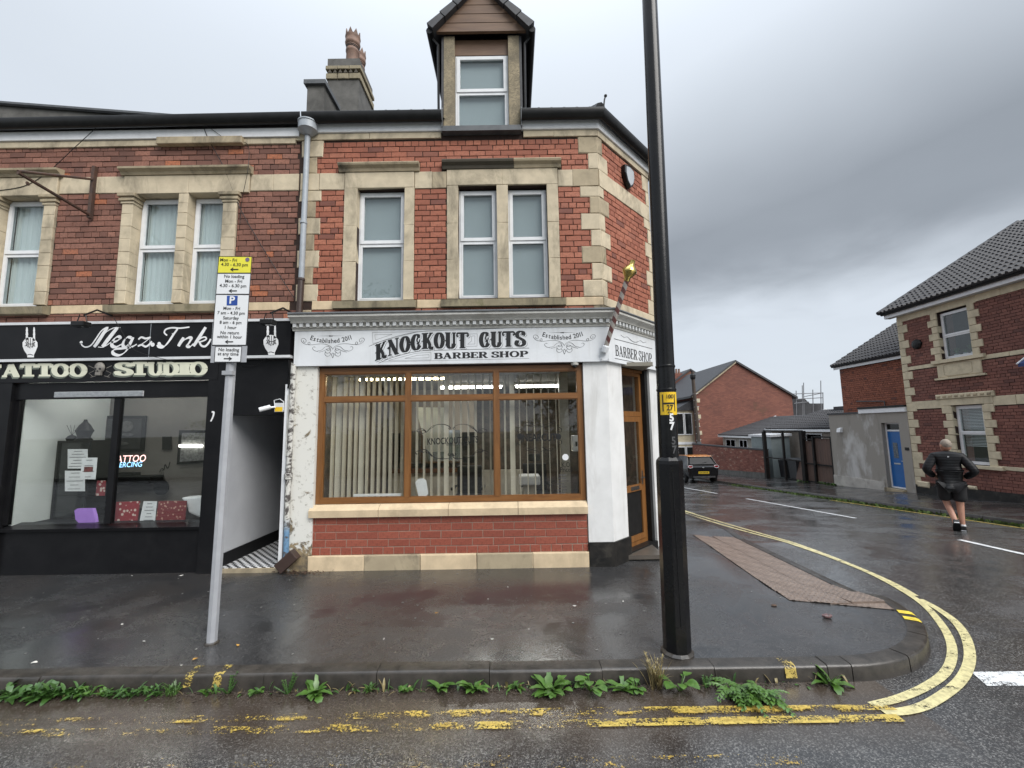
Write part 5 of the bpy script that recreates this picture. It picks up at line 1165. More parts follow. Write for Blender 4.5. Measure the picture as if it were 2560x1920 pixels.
# inside the tattoo studio window
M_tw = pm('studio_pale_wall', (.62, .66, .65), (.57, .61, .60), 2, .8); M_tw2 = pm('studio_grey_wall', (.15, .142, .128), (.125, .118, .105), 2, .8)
tr_ = thing('tattoo_interior', 'dim grey tattoo studio room seen behind the left shop window', 'room', (-6, 1, .5))
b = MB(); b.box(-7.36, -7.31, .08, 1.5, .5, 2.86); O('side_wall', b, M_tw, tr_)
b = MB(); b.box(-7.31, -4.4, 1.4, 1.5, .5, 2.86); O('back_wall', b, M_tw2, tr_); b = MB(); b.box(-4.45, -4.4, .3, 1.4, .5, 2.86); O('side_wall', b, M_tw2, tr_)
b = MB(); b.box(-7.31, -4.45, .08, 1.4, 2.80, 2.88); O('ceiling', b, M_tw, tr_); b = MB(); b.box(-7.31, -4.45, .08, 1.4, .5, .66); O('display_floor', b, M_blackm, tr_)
def SP(x, y, Y): return onY(x/3.607, 980+y/3.607, Y)
def card(name, label, cat, pts, Y, mat, th=.012, group=None):
    t = thing(name, label, cat, SP(*pts[2], Y), group); b = MB(); b.prism([SP(*p, Y) for p in pts], (0, th, 0)); O('panel', b, mat, t); return t
rc = lambda a, c, d_, e: [(a, c), (d_, c), (d_, e), (a, e)]
lamp(-7.1, -6.0, .75, 2.74, .02, M_tube_c, 'unseen ceiling tube added to light the cabinet side of the studio'); lamp(-5.8, -4.8, .75, 2.74, .02, M_tube_c, 'unseen ceiling tube added to light the display board side of the studio')  # both tubes are added out of view above the glass to brighten the studio
lt = thing('tube_reflection_strip', 'glowing white strip standing in for a tube reflected on the framed sheet', 'light', (-5, 1.3, 2.1)); q0 = SP(1617, 485, 1.33); q1 = SP(1822, 485, 1.33); b = MB(); b.tube([q0, q1], .018, 8); O('tube', b, M_tube_c, lt); b = MB(); b.box(q0.x, q1.x, 1.345, 1.37, q0.z-.015, q0.z+.015); O('strip_back', b, M_upvc, lt)  # emissive strip stands in for a tube's reflection on the picture glass
M_glasscab = pm('dark_glass_cabinet', (.016, .018, .018), (.012, .013, .013), 3, .12); M_frame = pm('black_frame', (.009, .009, .009), None, 5, .5, spec=.2)
cab = thing('display_cabinet', 'tall black framed glass display cabinet standing in the studio window', 'cabinet', (-6.4, .6, .66)); c0, c1 = SP(550, 440, .55), SP(790, 1190, .55)
b = MB(); frame_bars(b, c0.x, c1.x, .66, c0.z, .50, .035, .35); O('cabinet_frame', b, M_frame, cab); b = MB(); b.box(c0.x+.035, c1.x-.035, .52, .80, .69, c0.z-.035); O('cabinet_glass', b, M_glasscab, cab)
M_paper = pm('white_paper', (.68, .70, .72), (.58, .60, .62), 9, .7)
def paper(name, label, pts, Y, lines, dark=M_hair):
    t = card(name, label, 'notice', pts, Y, M_paper, .004)
    x0 = SP(*pts[0], Y); x1 = SP(*pts[2], Y)
    for i in range(lines):
        zz_ = x0.z+(x1.z-x0.z)*(.12+.76*i/max(1, lines-1)); b = MB(); w = (x1.x-x0.x)*(.25+.12*((i*7) % 3)); c = (x0.x+x1.x)/2; ribbon(b, [(c-w/1.3, zz_), (c+w/1.3, zz_)], .008); O('print_line', sheet(b, Y-.002), dark, t)
    return t
paper('certificate', 'white certificate taped high on the display cabinet', rc(610, 515, 790, 690), .49, 6); paper('certificate', 'white certificate with two dark seals lower on the display cabinet', rc(585, 710, 765, 895), .488, 5)
fl = paper('flyer', 'white flyer with red picture stuck on the studio window glass', [(740, 592), (878, 592), (860, 788), (722, 785)], .045, 4); b = MB(); q0, q1 = SP(760, 675, .042), SP(835, 720, .042); b.box(q0.x, q1.x, .041, .043, q1.z, q0.z); O('picture', b, pm('red_picture', (.20, .05, .05), (.05, .02, .02), 30, .5), fl)
pic = card('framed_picture', 'large dark framed portrait painting on the studio back wall', 'picture', [(915, 215), (1315, 215), (1290, 535), (890, 540)], 1.36, M_frame, .03)
b = MB(); b.prism([SP(*p, 1.355) for p in ((955, 240), (1280, 240), (1262, 510), (932, 512))], (0, .004, 0)); O('canvas', b, pm('dark_canvas', (.03, .03, .03), (.012, .012, .012), 6, .5), pic)
for x_, y_, rx, rz in ((1140, 310, .13, .10), (1150, 385, .11, .03), (1110, 465, .10, .03)): q = SP(x_, y_, 1.35); O('pale_shape', MB().ball(q, rx, .004, rz, 12, 5), pm('canvas_grey', (.12, .12, .115), (.05, .05, .05), 9, .6), pic)
p2_ = card('framed_flash_sheet', 'framed sheet of faint line drawings on the studio wall', 'picture', [(1615, 345), (1885, 345), (1870, 635), (1592, 655)], 1.36, M_frame, .03)
b = MB(); b.prism([SP(*p, 1.355) for p in ((1640, 368), (1865, 368), (1850, 615), (1620, 630))], (0, .004, 0)); O('sheet', b, pm('grey_flash_paper', (.16, .165, .16), (.05, .05, .05), 22, .5), p2_)
card('small_print', 'small dark square print on the studio wall', 'picture', rc(1462, 402, 1540, 520), 1.37, M_frame, .02)
card('wall_shelf', 'dark floating wall shelf with small boxes in the studio', 'shelf', [(1030, 765), (1355, 760), (1350, 830), (1025, 845)], 1.1, M_frame, .28)
card('shelf_speaker', 'black box standing on the studio wall shelf', 'box', rc(1035, 728, 1200, 764), 1.15, M_frame, .15)
q = SP(1455, 860, 1.2); t = thing('round_wall_plaque', 'round dark plaque hanging from a cord on the studio wall', 'plaque', q); b = MB(); b.lathe([(.13, -.01), (.13, .01)], q, 20, (0, 1, 0)); O('disc', b, M_frame, t); b = MB(); b.tube([q+Vector((-.06, 0, .1)), q+Vector((0, 0, .3)), q+Vector((.06, 0, .1))], .004, 5); O('cord', b, M_black, t)
b = MB(); ribbon(b, [(SP(v.x, v.y, 1.35).x, SP(v.x, v.y, 1.35).z) for v in cr([(1430, 725), (1450, 690), (1470, 700), (1480, 655), (1505, 690), (1525, 630)], 5)], .02, .008, .5); O('metal_squiggle', sheet(b, 1.37), M_frame, label='black wavy metal ornament on the studio wall', cat='ornament')
neon = thing('neon_sign', 'small pink and blue neon tattoo piercing sign in the studio', 'neon sign', SP(1150, 690, .6))
q = SP(1160, 605, .6); put_text(neon, 'TATTOO', q, (1, 0, .02), (0, 0, 1), .155, emis('pink_neon', (1, .45, .42), 1.3), 'tube_word', sx=.86, shear=.15); q = SP(1155, 657, .6); put_text(neon, 'PIERCING', q, (1, 0, .02), (0, 0, 1), .115, emis('blue_neon', (.18, .55, 1), 1.3), 'tube_word', sx=.9, shear=.15)
M_red = NT('red_flash_board'); _v = M_red.n('ShaderNodeTexVoronoi'); _v.inputs['Scale'].default_value = 17; M_red.l(M_red.tc.outputs['Object'], _v.inputs['Vector']); M_red.set(Base_Color=M_red.mix(M_red.ramp(_v.outputs['Distance'], .30, .36), (.62, .50, .44), (.26, .028, .035)), Roughness=.4); M_red = M_red.m
M_red2 = NT('red_nail_board'); _v = M_red2.n('ShaderNodeTexVoronoi'); _v.inputs['Scale'].default_value = 22; M_red2.l(M_red2.tc.outputs['Object'], _v.inputs['Vector']); M_red2.set(Base_Color=M_red2.mix(M_red2.ramp(_v.outputs['Distance'], .25, .34), (.42, .25, .19), (.16, .02, .022)), Roughness=.4); M_red2 = M_red2.m
card('flash_board', 'red display board of pale piercing pictures propped in the studio window', 'display board', [(990, 995), (1255, 985), (1230, 1190), (972, 1192)], .20, M_red, .02)
card('nail_board', 'dark red display board of nail pictures beside a white price sheet', 'display board', [(1430, 985), (1680, 982), (1660, 1182), (1400, 1185)], .20, M_red2, .02)
paper('price_sheet', 'white price sheet standing between the two red display boards', [(1295, 985), (1415, 985), (1395, 1178), (1255, 1178)], .19, 6)
card('small_flash_card', 'narrow red and white card behind the window mullion', 'card', [(875, 800), (952, 800), (940, 935), (862, 935)], .35, M_red, .01)
pp = thing('purple_card', 'folded purple card lying at the bottom of the studio window', 'card', SP(760, 1195, .15)); b = MB(); b.prism([SP(*p, .15) for p in ((670, 1068), (700, 1050), (832, 1048), (852, 1120), (862, 1192), (720, 1195), (680, 1150))], (.03, .02, 0)); O('sheet', b, pm('lilac_card', (.36, .18, .62), (.30, .15, .54), 4, .6), pp)
cu = thing('white_cushion', 'white draped cushion in the corner of the studio window', 'cushion', SP(1750, 1140, .3)); b = MB(); b.prism([SP(*p, .3) for p in ((1620, 955), (1845, 940), (1845, 1140), (1800, 1135), (1690, 1090), (1680, 1010))], (0, .2, 0)); O('cover', b, M_paper, cu, bevel=.03)
vs_ = thing('reed_vase', 'dark bottle with thin reeds standing on the display cabinet', 'vase', SP(645, 438, .62)); b = MB(); q = SP(645, 438, .62); b.lathe([(.06, 0), (.075, .03), (.05, .07), (.02, .09)], q, 12); O('bottle', b, M_frame, vs_, smooth=True)
for s in (-.1, -.04, .03, .11): b = MB(); b.tube([q+Vector((0, 0, .08)), q+Vector((s, .02*s, .25))], .003, 4); O('reed', b, M_frame, vs_)
or_ = thing('dark_lantern_ornament', 'dark domed lantern ornament on the display cabinet', 'ornament', SP(755, 438, .62)); b = MB(); q = SP(755, 438, .62); b.lathe([(.11, 0), (.11, .02), (.08, .05), (.10, .12), (.12, .16), (.10, .19), (.07, .25), (.03, .30), (.02, .34)], q, 12); O('lantern', b, M_frame, or_, smooth=True)
b = MB(); u_ = onY(529, 1045, -.072); ribbon(b, cr([(u_.x-.005, u_.z+.09), (u_.x+.025, u_.z+.08), (u_.x+.02, u_.z+.02), (u_.x-.01, u_.z-.05)], 5), .03, .012, .6); O('number_sticker', sheet(b, -.0725), M_wvin, shop)
# ================================================================== HOUSES DOWN THE SIDE STREET
FH = FR((13.5, 8.1, 0), (0, -1), (1, 0))                # u grows towards the main road
M_brick_h = brick_mat('plum_red_brick', (.150, .056, .042), (.20, .076, .056), (.25, .102, .074), (.11, .044, .036), .35)
M_stone_c = stone_mat('cream_painted_stone', (.62, .54, .38), .25, .08)
house = thing('end_terrace_house', 'red brick end terrace house with cream quoins and grey rolled tile roof', 'house', (16, 3, -.3))
UW = (1.34, 2.23, 3.90, 5.40); DW = (1.45, 2.28, .70, 2.46); UE = 9.0
hwall = wall_core('front_wall', house, FH, [(0, UE, -.6, 5.62)], [UW, DW], .012, .30, M_mortar)
hol = [(UW[0]-.05, UW[1]+.05, 3.27, 5.62), (DW[0]-.05, DW[1]+.05, .62, 2.82)]
lay_bricks(hwall, FH, [(.05, 6.5, 0, .62), (.05, 6.5, .72, 2.40), (.05, 6.5, 2.66, 3.72), (.05, 6.5, 3.84, 5.42)], hol, M_brick_h, bw=.25, bh=.088, zref=0)
for z0, z1, pr, mt in ((.62, .72, .02, M_stone_c), (2.40, 2.66, .015, M_stone_c), (3.72, 3.84, .015, M_stone_c), (5.42, 5.62, .02, M_stone_c)):
    u = 0
    while u < 6.4:
        for a, b_ in [(x_[0], x_[1]) for x_ in minus([(u, u+1.55, z0, z1)], [h for h in hol]) if x_[3]-x_[2] > .05]: block('band_stone', hwall, FH, a+.002, b_-.002, -pr, .06, z0+.001, z1-.001, mt)
        u += 1.555
z = -.1; k = 0
while z < 5.3:
    block('quoin_stone', hwall, FH, -.012, .34 if k % 2 else .19, -.022, .1, z+.006, z+.264, M_stone_c, .012); z += .27; k += 1
for w in (UW, DW):
    z = w[2]-.02; k = 0
    while z < w[3]-.05:
        for s in (0, 1):
            wd_ = .30 if k % 2 else .19; a = w[0]-wd_ if s == 0 else w[1]
            block('jamb_stone', hwall, FH, a, a+wd_, -.03, .16, z+.005, z+.215, M_stone_c, .012)
        z += .22; k += 1
block('lintel_stone', hwall, FH, UW[0]-.25, UW[1]+.25, -.024, .14, 5.405, 5.625, M_stone_c); block('lintel_stone', hwall, FH, DW[0]-.3, DW[1]+.3, -.026, .14, 2.465, 2.665, M_stone_c)
block('carved_lintel', hwall, FH, DW[0]-.42, DW[1]+.36, -.06, .1, 2.668, 2.82, M_stone_c, .02)
for i in range(9): block('carved_leaf', hwall, FH, DW[0]-.38+i*.175, DW[0]-.25+i*.175, -.078, -.05, 2.70, 2.79, M_stone_d, .03)
block('sill_stone', hwall, FH, UW[0]-.28, UW[1]+.32, -.09, .16, 3.79, 3.895, M_stone_c); block('sill_stone', hwall, FH, DW[0]-.35, DW[1]+.35, -.08, .16, .60, .695, M_stone_c)
block('apron_panel', hwall, FH, UW[0]-.18, UW[1]+.18, -.03, .1, 3.34, 3.785, M_stone_c, .02); block('apron_base', hwall, FH, UW[0]-.26, UW[1]+.28, -.06, .1, 3.275, 3.335, M_stone_c)
b = MB(); b.M = FH
for p in ([(1.38, 3.42), (1.38, 3.70), (1.50, 3.74), (2.06, 3.74), (2.18, 3.70), (2.18, 3.42), (2.06, 3.38), (1.50, 3.38), (1.38, 3.42)],):
    b2 = MB(); ribbon(b2, p, .015); b2.v = [(v[0], -.033, v[2]) for v in b2.v]; sheet(b2, 0, FH); O('panel_groove', b2, M_stone_d, hwall)
upvc_window(house, FH, UW[0]+.01, UW[1]-.01, UW[2]+.01, UW[3]-.04, .10, 4.62, 'dark', fw=.06); wd_ = upvc_window(house, FH, DW[0]+.01, DW[1]-.01, DW[2]+.01, DW[3]-.02, .10, 1.62, 'dark', fw=.07)
for i in range(26):
    z_ = 2.34-i*.044; 
    if z_ < 1.12: break
    b = MB(); b.M = FH @ Matrix.Translation(((DW[0]+DW[1])/2, .24, z_)) @ Matrix.Rotation(radians(35), 4, 'X'); b.box(-.36, .36, -.020, .020, -.001, .001); O('blind_slat', b, M_upvc, wd_)
M_leaf = pm('leaf_green', (.055, .13, .028), (.03, .075, .018), 12, .5)
for u_, s_ in ((1.55, .9), (1.80, .55), (2.02, 1.1)):
    t = thing('potted_plant', {1.55: 'spiky green pot plant on the upstairs sill by the far jamb', 1.80: 'small white pot with short leaves between the two upstairs plants', 2.02: 'tall leafy pot plant on the upstairs sill by the near jamb'}[u_], 'plant', FH @ Vector((u_, .26, 3.95)), 'plants on the upstairs sill')
    b = MB(); b.M = FH @ Matrix.Translation((u_, .26, 3.93)); b.lathe([(.045, 0), (.06, .11), (.05, .11)], (0, 0, 0), 10); O('pot', b, M_upvc, t)
    b = MB(); b.M = FH @ Matrix.Translation((u_, .26, 4.03)); rg = random.Random(int(u_*100))
    for i in range(14):
        a_ = rg.uniform(0, 2*pi); d_ = Vector((cos(a_), sin(a_)*.6, rg.uniform(.8, 2.2))).normalized()*.26*s_; w_ = Vector((-sin(a_), cos(a_), 0))*.022
        b.add([(0, 0, 0), d_*.5+w_, d_, d_*.5-w_], [(0, 1, 2, 3)])
    O('leaves', b, M_leaf, t)
b = MB(); b.M = FH; b.prism([(-.02, -.012, -.65), (UE, -.012, -.65), (UE, -.012, .22), (1.6, -.012, -.02), (-.02, -.012, -.14)], (0, .02, 0)); O('plinth', b, M_blackstone, house)
block('plinth_stone', hwall, FH, .06, .46, -.05, .1, -.16, .03, M_stone_c, .03); block('plinth_stone', hwall, FH, 1.62, 1.86, -.05, .1, -.02, .08, M_stone_c, .03)
b = MB(); b.box(13.8, 18.6, 7.8, 8.1, -.6, 5.7); b.prism([(13.4, 8.05, 5.7), (23.4, 8.05, 5.7), (18.4, 8.05, 8.75)], (0, -.25, 0)); O('gable_wall', b, M_brick_h, house)
b = MB(); b.M = FH; b.box(-.25, UE, -.20, .0, 5.625, 5.66); O('soffit', b, M_whiteboard, house); b = MB(); b.M = FH; b.box(-.25, UE, -.215, -.19, 5.63, 5.78); O('fascia_board', b, M_upvc, house)
b = MB(); b.M = FH; b.tube([(-.28, -.265, 5.80), (UE, -.265, 5.80)], .06, 8); O('gutter', b, M_black, house)
tp = MB(); TWd = .33; TLn = .40
pr_ = [(-.165, .008), (-.130, .008), (-.115, .050), (-.085, .064), (-.055, .050), (-.040, .008), (.020, .008), (.035, .050), (.065, .064), (.095, .050), (.110, .008), (.165, .008)]
tp.add([(x_, 0, z_+.036) for x_, z_ in pr_]+[(x_, TLn, z_-.008) for x_, z_ in pr_]+[(x_, .01, -.012) for x_, z_ in pr_], [(i, i+1, 13+i, 12+i) for i in range(11)]+[(24+i, 25+i, i+1, i) for i in range(11)])
tpm = tp.mesh('roof_tile', 40); tpm.materials.append(M_slate)
M_tile = pm('grey_concrete_tile', (.050, .049, .052), (.032, .031, .034), 7, .5, .35, 60, spec=.25); tpm.materials[0] = M_tile
def tiled_roof(parent, x0, z0, y_hi, ncol, nrow, pitch, ycut=None, stuff=False, name='roof_tile', sc=1.0):
    ux = Vector((0, -1, 0)); uy = Vector((cos(pitch), 0, sin(pitch))); uz = ux.cross(uy); out = MB()
    for r in range(nrow):
        for c in range(ncol):
            mm = Matrix((ux*sc, uy*sc, uz*sc)).transposed().to_4x4(); mm.translation = Vector((x0, y_hi, z0))+ux*((c+.5)*TWd*sc)+uy*(r*.335*sc)
            if stuff: out.M = mm; out.add(tp.v, tp.f)
            else: o = O(name, tpm, None, parent); o.matrix_basis = mm
    if stuff: O(name, out, M_tile, parent, kind='stuff', smooth=40)
PIT = math.atan2(9.13-5.77, 18.48-12.98)
b = MB(); b.add([(13.15, 8.32, 5.80), (13.15, -1, 5.80), (18.5, -1, 5.80+5.35*math.tan(PIT)), (18.5, 8.32, 5.80+5.35*math.tan(PIT)), (23.8, 8.32, 5.8), (23.8, -1, 5.8)], [(0, 1, 2, 3), (3, 2, 5, 4)]); roof = O('roof', b, M_slate, house)
tiled_roof(roof, 13.14, 5.815, 8.34, 15, 19, PIT)
for i in range(14):
    L0 = .46*i; uy = Vector((cos(PIT), 0, sin(PIT))); p0 = Vector((13.1, 8.36, 5.84))+uy*L0
    b = MB(); b.tube([p0, p0+uy*.455], [.075, .068], 8); O('verge_cap', b, M_tile, roof)
t = thing('round_alarm_sounder', 'black round alarm sounder on the end terrace wall under the eaves', 'alarm box', FH @ Vector((.62, 0, 4.6))); b = MB(); b.M = FH; b.lathe([(.17, 0), (.17, .05), (.13, .09), (.05, .11)], (.62, -.0, 4.55), 8, (0, -1, 0)); O('sounder_case', b, M_black, t)
t = thing('blue_canopy', 'edge of a blue fabric canopy with white trim on the end terrace', 'canopy', FH @ Vector((3.2, -.3, 3.3))); b = MB(); b.M = FH; b.prism([(3.62, 0, 3.72), (3.62, -.45, 3.42), (3.62, -.45, 3.34), (3.62, 0, 3.50)], (2.0, 0, 0)); O('fabric', b, pm('blue_fabric', (.02, .045, .16), None, 4, .7), t); b = MB(); b.M = FH; b.tube([(3.61, .0, 3.74), (3.61, -.47, 3.42)], .022, 6); O('white_edge', b, M_upvc, t)
# rendered yard wall with the blue door
M_cement = NT('patchy_cement_render')
_c = M_cement.mix(M_cement.ramp(M_cement.noise(1.0, 5, .60, dist=.25, stretch=(1, 1, .55)), .50, .62), (.27, .25, .22), (.46, .45, .43)); _c = M_cement.mix(M_cement.math('MULTIPLY', M_cement.ramp(M_cement.noise(3, 5, .7, stretch=(1, 1, .2)), .52, .7), .5), _c, (.15, .135, .115))
M_cement.set(Base_Color=_c, Roughness=.8); M_cement.bump(M_cement.noise(40, 4), .3, .004); M_cement = M_cement.m
FY = FR((13.47, 8.1, 0), (0, -1), (1, 0))
yard = thing('rendered_side_extension', 'patchy grey rendered lean-to with bright blue front door', 'outbuilding', (14, 10, -.5))
ywall = wall_core('rendered_wall', yard, FY, [(-3.55, -.005, -.9, 2.34)], [(-1.06, -.36, -.34, 1.97)], 0, .30, M_cement)
b = MB(); b.M = FY; b.box(-3.6, -1.95, -.03, .32, 2.342, 2.41); O('wall_coping', b, M_slate, yard)
b = MB(); b.M = FY; b.box(-1.95, -.02, -.05, .3, 2.342, 2.50); O('white_fascia', b, M_upvc, yard); b = MB(); b.M = FY; b.box(-1.97, -.02, -.07, .9, 2.502, 2.58); O('felt_roof_edge', b, M_black, yard)
b = MB(); b.M = FY; b.box(-3.55, -1.15, -.03, .02, -1.0, -.16); O('wall_plinth', b, pm('pale_plinth_render', (.46, .44, .40), (.36, .34, .31), 3, .8, stain=.4), yard)
b = MB(); b.M = FY; b.box(-1.08, -.34, -.12, .1, -.6, -.34); O('door_step', b, M_stone_d, yard)
b = MB(); b.M = FY; frame_bars(b, -1.06, -.36, -.34, 1.97, .14, .05, .06); b.box(-1.01, -.41, .142, .198, 1.66, 1.72); dr = O('door_frame', b, M_upvc, yard)
M_blue = pm('blue_door_paint', (.012, .11, .34), (.010, .095, .30), 3, .30)
b = MB(); b.M = FY; b.box(-1.01, -.41, .155, .19, -.29, 1.66); O('blue_door', b, M_blue, dr)
b = MB(); b.M = FY; b.box(-1.01, -.41, .165, .17, 1.72, 1.92); O('fanlight', b, M_glasscab, dr)
b = MB(); b.M = FY; b.box(-.84, -.66, .148, .156, .72, 1.26); O('door_light', b, pm('leaded_glass', (.03, .05, .08), (.16, .18, .2), 25, .2), dr)
b = MB(); b.M = FY; b.box(-.86, -.62, .143, .156, .50, .545); O('letter_plate', b, M_steel, dr); b = MB(); b.M = FY; b.tube([(-.46, .15, .62), (-.46, .12, .62), (-.54, .12, .63)], .012, 6); O('handle', b, M_steel, dr)
t = O('house_number_plate', MB().box(0, .001, 0, .001, 0, .001), M_black, label='small black house number plate beside the blue door', cat='sign'); t.data = (lambda q: q.mesh('house_number_plate'))((lambda q: (setattr(q, 'M', FY), q.box(-.22, -.08, -.014, 0, 1.02, 1.12))[1])(MB())); t.data.materials.append(M_black)
t = thing('wall_vent_cowl', 'small white vent cowl on the rendered wall beside the gate', 'vent', FY @ Vector((-2.95, 0, 1.65))); b = MB(); b.M = FY; b.prism([(-3.04, 0, 1.62), (-3.04, -.13, 1.62), (-3.04, -.10, 1.76), (-3.04, 0, 1.80)], (.18, 0, 0)); O('cowl', b, M_upvc, t)
# brick back extension
FE = FR((15.5, 13.38, 0), (0, -1), (1, 0))
ext = thing('brick_rear_extension', 'set back red brick rear wing with grey tiled roof behind the rendered wall', 'house wing', (17, 11, -.5))
ew = wall_core('wing_wall', ext, FE, [(0, 5.4, -.9, 4.52)], [], .012, .3, M_mortar); M_brick_e = brick_mat('rust_orange_brick', (.20, .060, .034), (.27, .085, .045), (.32, .105, .06), (.09, .035, .028), .25)
lay_bricks(ew, FE, [(.0, 3.3, 2.3, 4.5)], [], M_brick_e, bw=.25, bh=.088, zref=0)
b = MB(); b.box(15.8, 19, 13.08, 13.38, -.9, 4.5); O('end_wall', b, M_brick_e, ext); b = MB(); b.M = FE; b.box(-.15, 5.3, -.16, -.13, 4.50, 4.62); O('fascia_board', b, M_upvc, ext); b = MB(); b.M = FE; b.tube([(-.18, -.20, 4.66), (5.3, -.20, 4.66)], .055, 8); O('gutter', b, M_black, ext)
b = MB(); b.add([(15.25, 13.55, 4.66), (15.25, 8.35, 4.66), (19.3, 8.35, 4.66+4.05*.61), (19.3, 13.55, 4.66+4.05*.61)], [(0, 1, 2, 3)]); er = O('roof', b, M_slate, ext); tiled_roof(er, 15.24, 4.675, 13.58, 15, 13, math.atan(.61))
b = MB(); b.M = FE; b.tube([(.85, -.05, 2.95), (2.05, -.05, 2.88), (2.25, -.05, 2.86), (2.27, -.05, 2.5)], .022, 6); O('waste_pipe', b, M_lead, ext)
# gate, bins, low wall
M_gate = pm('black_gate_steel', (.008, .008, .008), (.018, .014, .012), 8, .55, spec=.2); M_wood = pm('weathered_gate_board', (.11, .065, .048), (.07, .045, .036), 14, .7, .3, 50, stretch=(1, 1, .1))
gate = thing('yard_gate', 'tall black steel framed yard gate with weathered wooden leaf', 'gate', (13.5, 14, -.7))
def post(Y, w, z1): b = MB(); b.box(13.5-w/2, 13.5+w/2, Y-w/2, Y+w/2, fall(Y)-.1, z1); O('gate_post', b, M_gate, gate)
for Y, w, z1 in ((16.40, .15, 1.62), (14.85, .09, 1.64), (13.42, .20, 1.66), (12.75, .10, 1.42), (11.68, .07, 1.42)): post(Y, w, z1)
b = MB(); b.box(13.46, 13.54, 13.42, 16.40, 1.62, 1.69); O('top_rail', b, M_gate, gate)
for Y0, Y1, zz_ in ((13.5, 16.4, .25), (11.68, 13.4, .18), (11.68, 12.7, 1.40), (12.78, 13.35, 1.28), (11.68, 13.4, -.62)): b = MB(); b.box(13.47, 13.53, Y0, Y1, zz_-.03, zz_+.03); O('gate_rail', b, M_gate, gate)
Y = 11.72
while Y < 13.3:
    if not 12.68 < Y+.07 < 12.82: b = MB(); b.box(13.54, 13.56, Y+.004, Y+.136, fall(Y)+.08, 1.33 if Y < 12.7 else 1.20); O('gate_board', b, M_wood, gate)
    Y += .14
O('gate_lock', MB().box(13.42, 13.47, 12.62, 12.72, .15, .33), M_gate, gate)
M_bin = pm('dark_grey_bin', (.022, .024, .027), (.03, .032, .035), 6, .4)
def bin_(x, y, label):
    z = fall(y); t = thing('wheelie_bin', label, 'bin', (x, y, z), 'wheelie bins behind the gate')
    b = MB(); b.add([(x-.24, y-.27, z+.06), (x+.24, y-.27, z+.06), (x+.24, y+.27, z+.06), (x-.24, y+.27, z+.06), (x-.29, y-.33, z+.95), (x+.29, y-.33, z+.95), (x+.29, y+.33, z+.95), (x-.29, y+.33, z+.95)], [(0,3,2,1),(4,5,6,7),(0,1,5,4),(1,2,6,5),(2,3,7,6),(3,0,4,7)]); O('bin_body', b, M_bin, t)
    b = MB(); b.prism([(x-.31, y-.35, z+.955), (x+.31, y-.35, z+.955), (x+.31, y+.3, z+1.04), (x-.31, y+.3, z+1.04)], (0, 0, .03)); O('bin_lid', b, M_bin, t)
    for s in (-1, 1): b = MB(); b.lathe([(.1, -.025), (.1, .025)], (x+.2, y+s*.24, z+.1), 12, (0, 1, 0)); O('wheel', b, M_black, t)
bin_(14.35, 15.95, 'black wheelie bin behind the gate next to the low brick wall'); bin_(14.25, 15.05, 'black wheelie bin behind the gate next to the reddish board')
t = thing('leaning_board', 'reddish brown board leaning behind the yard gate', 'board', (14, 14, -.7)); b = MB(); b.prism([(13.9, 13.75, fall(14)), (13.9, 14.75, fall(14)), (14.15, 14.75, .15), (14.15, 13.75, .15)], (.03, 0, 0)); O('sheet', b, M_wood, t)
FL = FR((13.5, 25.5, 0), (0, -1), (1, 0)); lw = thing('low_brick_wall', 'old red brick boundary wall running behind the parked car', 'wall', (13.6, 21, -1))
lwc = wall_core('wall_core', lw, FL, [(0, 9.0, -2.0, .60)], [], .012, .22, M_mortar); M_brick_l = brick_mat('worn_mixed_brick', (.17, .055, .038), (.23, .075, .05), (.30, .12, .085), (.36, .24, .18), .45)
lay_bricks(lwc, FL, [(0, 9.0, -1.35, .58)], [], M_brick_l, bw=.245, bh=.09, zref=0, nmax=0)
b = MB(); b.M = FL; b.box(0, 9.0, -.02, .24, .602, .68); O('coping', b, M_slate, lw); b = MB(); b.M = FL; b.prism([(0, -.03, -2.2), (9, -.03, -2.2), (9, -.03, -.58), (0, -.03, -1.12)], (0, .05, 0)); O('cement_base', b, M_render, lw)
# sheds behind the wall
def shed(name, label, X0, Y0, Y1, ze, dx, dz, wallm, nc, nr, sc):
    t = thing(name, label, 'outbuilding', (X0, (Y0+Y1)/2, fall(Y0))); b = MB(); b.box(X0, X0+dx, Y0+.15, Y1-.15, fall(Y1)-.3, ze); O('shed_wall', b, wallm, t)
    b = MB(); b.add([(X0-.25, Y0, ze), (X0-.25, Y1, ze), (X0+dx, Y1, ze+dz), (X0+dx, Y0, ze+dz)], [(3, 2, 1, 0)]); O('roof_deck', b, M_slate, t)
    tiled_roof(t, X0-.26, ze+.015, Y1, nc, nr, math.atan2(dz, dx+.25), stuff=True, sc=sc)
    b = MB(); b.prism([(X0-.27, Y1, ze-.06), (X0-.27, Y1, ze+.06), (X0+dx, Y1, ze+dz+.06), (X0+dx, Y1, ze+dz-.06)], (0, .04, 0)); O('bargeboard', b, M_upvc, t); b = MB(); b.box(X0-.29, X0-.26, Y0, Y1, ze-.12, ze); O('eaves_board', b, M_upvc, t); return t
def onXv(x, y, X): return onX(1680+x/3.77, 860+y/3.77, X)
sA = shed('tiled_garage', 'single storey garage with grey tiled roof behind the yard gate', 15.6, 12.2, 19.3, 1.70, 3.6, 1.15, pm('pale_garage_wall', (.40, .36, .31), (.3, .26, .22), 3, .8), 21, 11, 1.0)
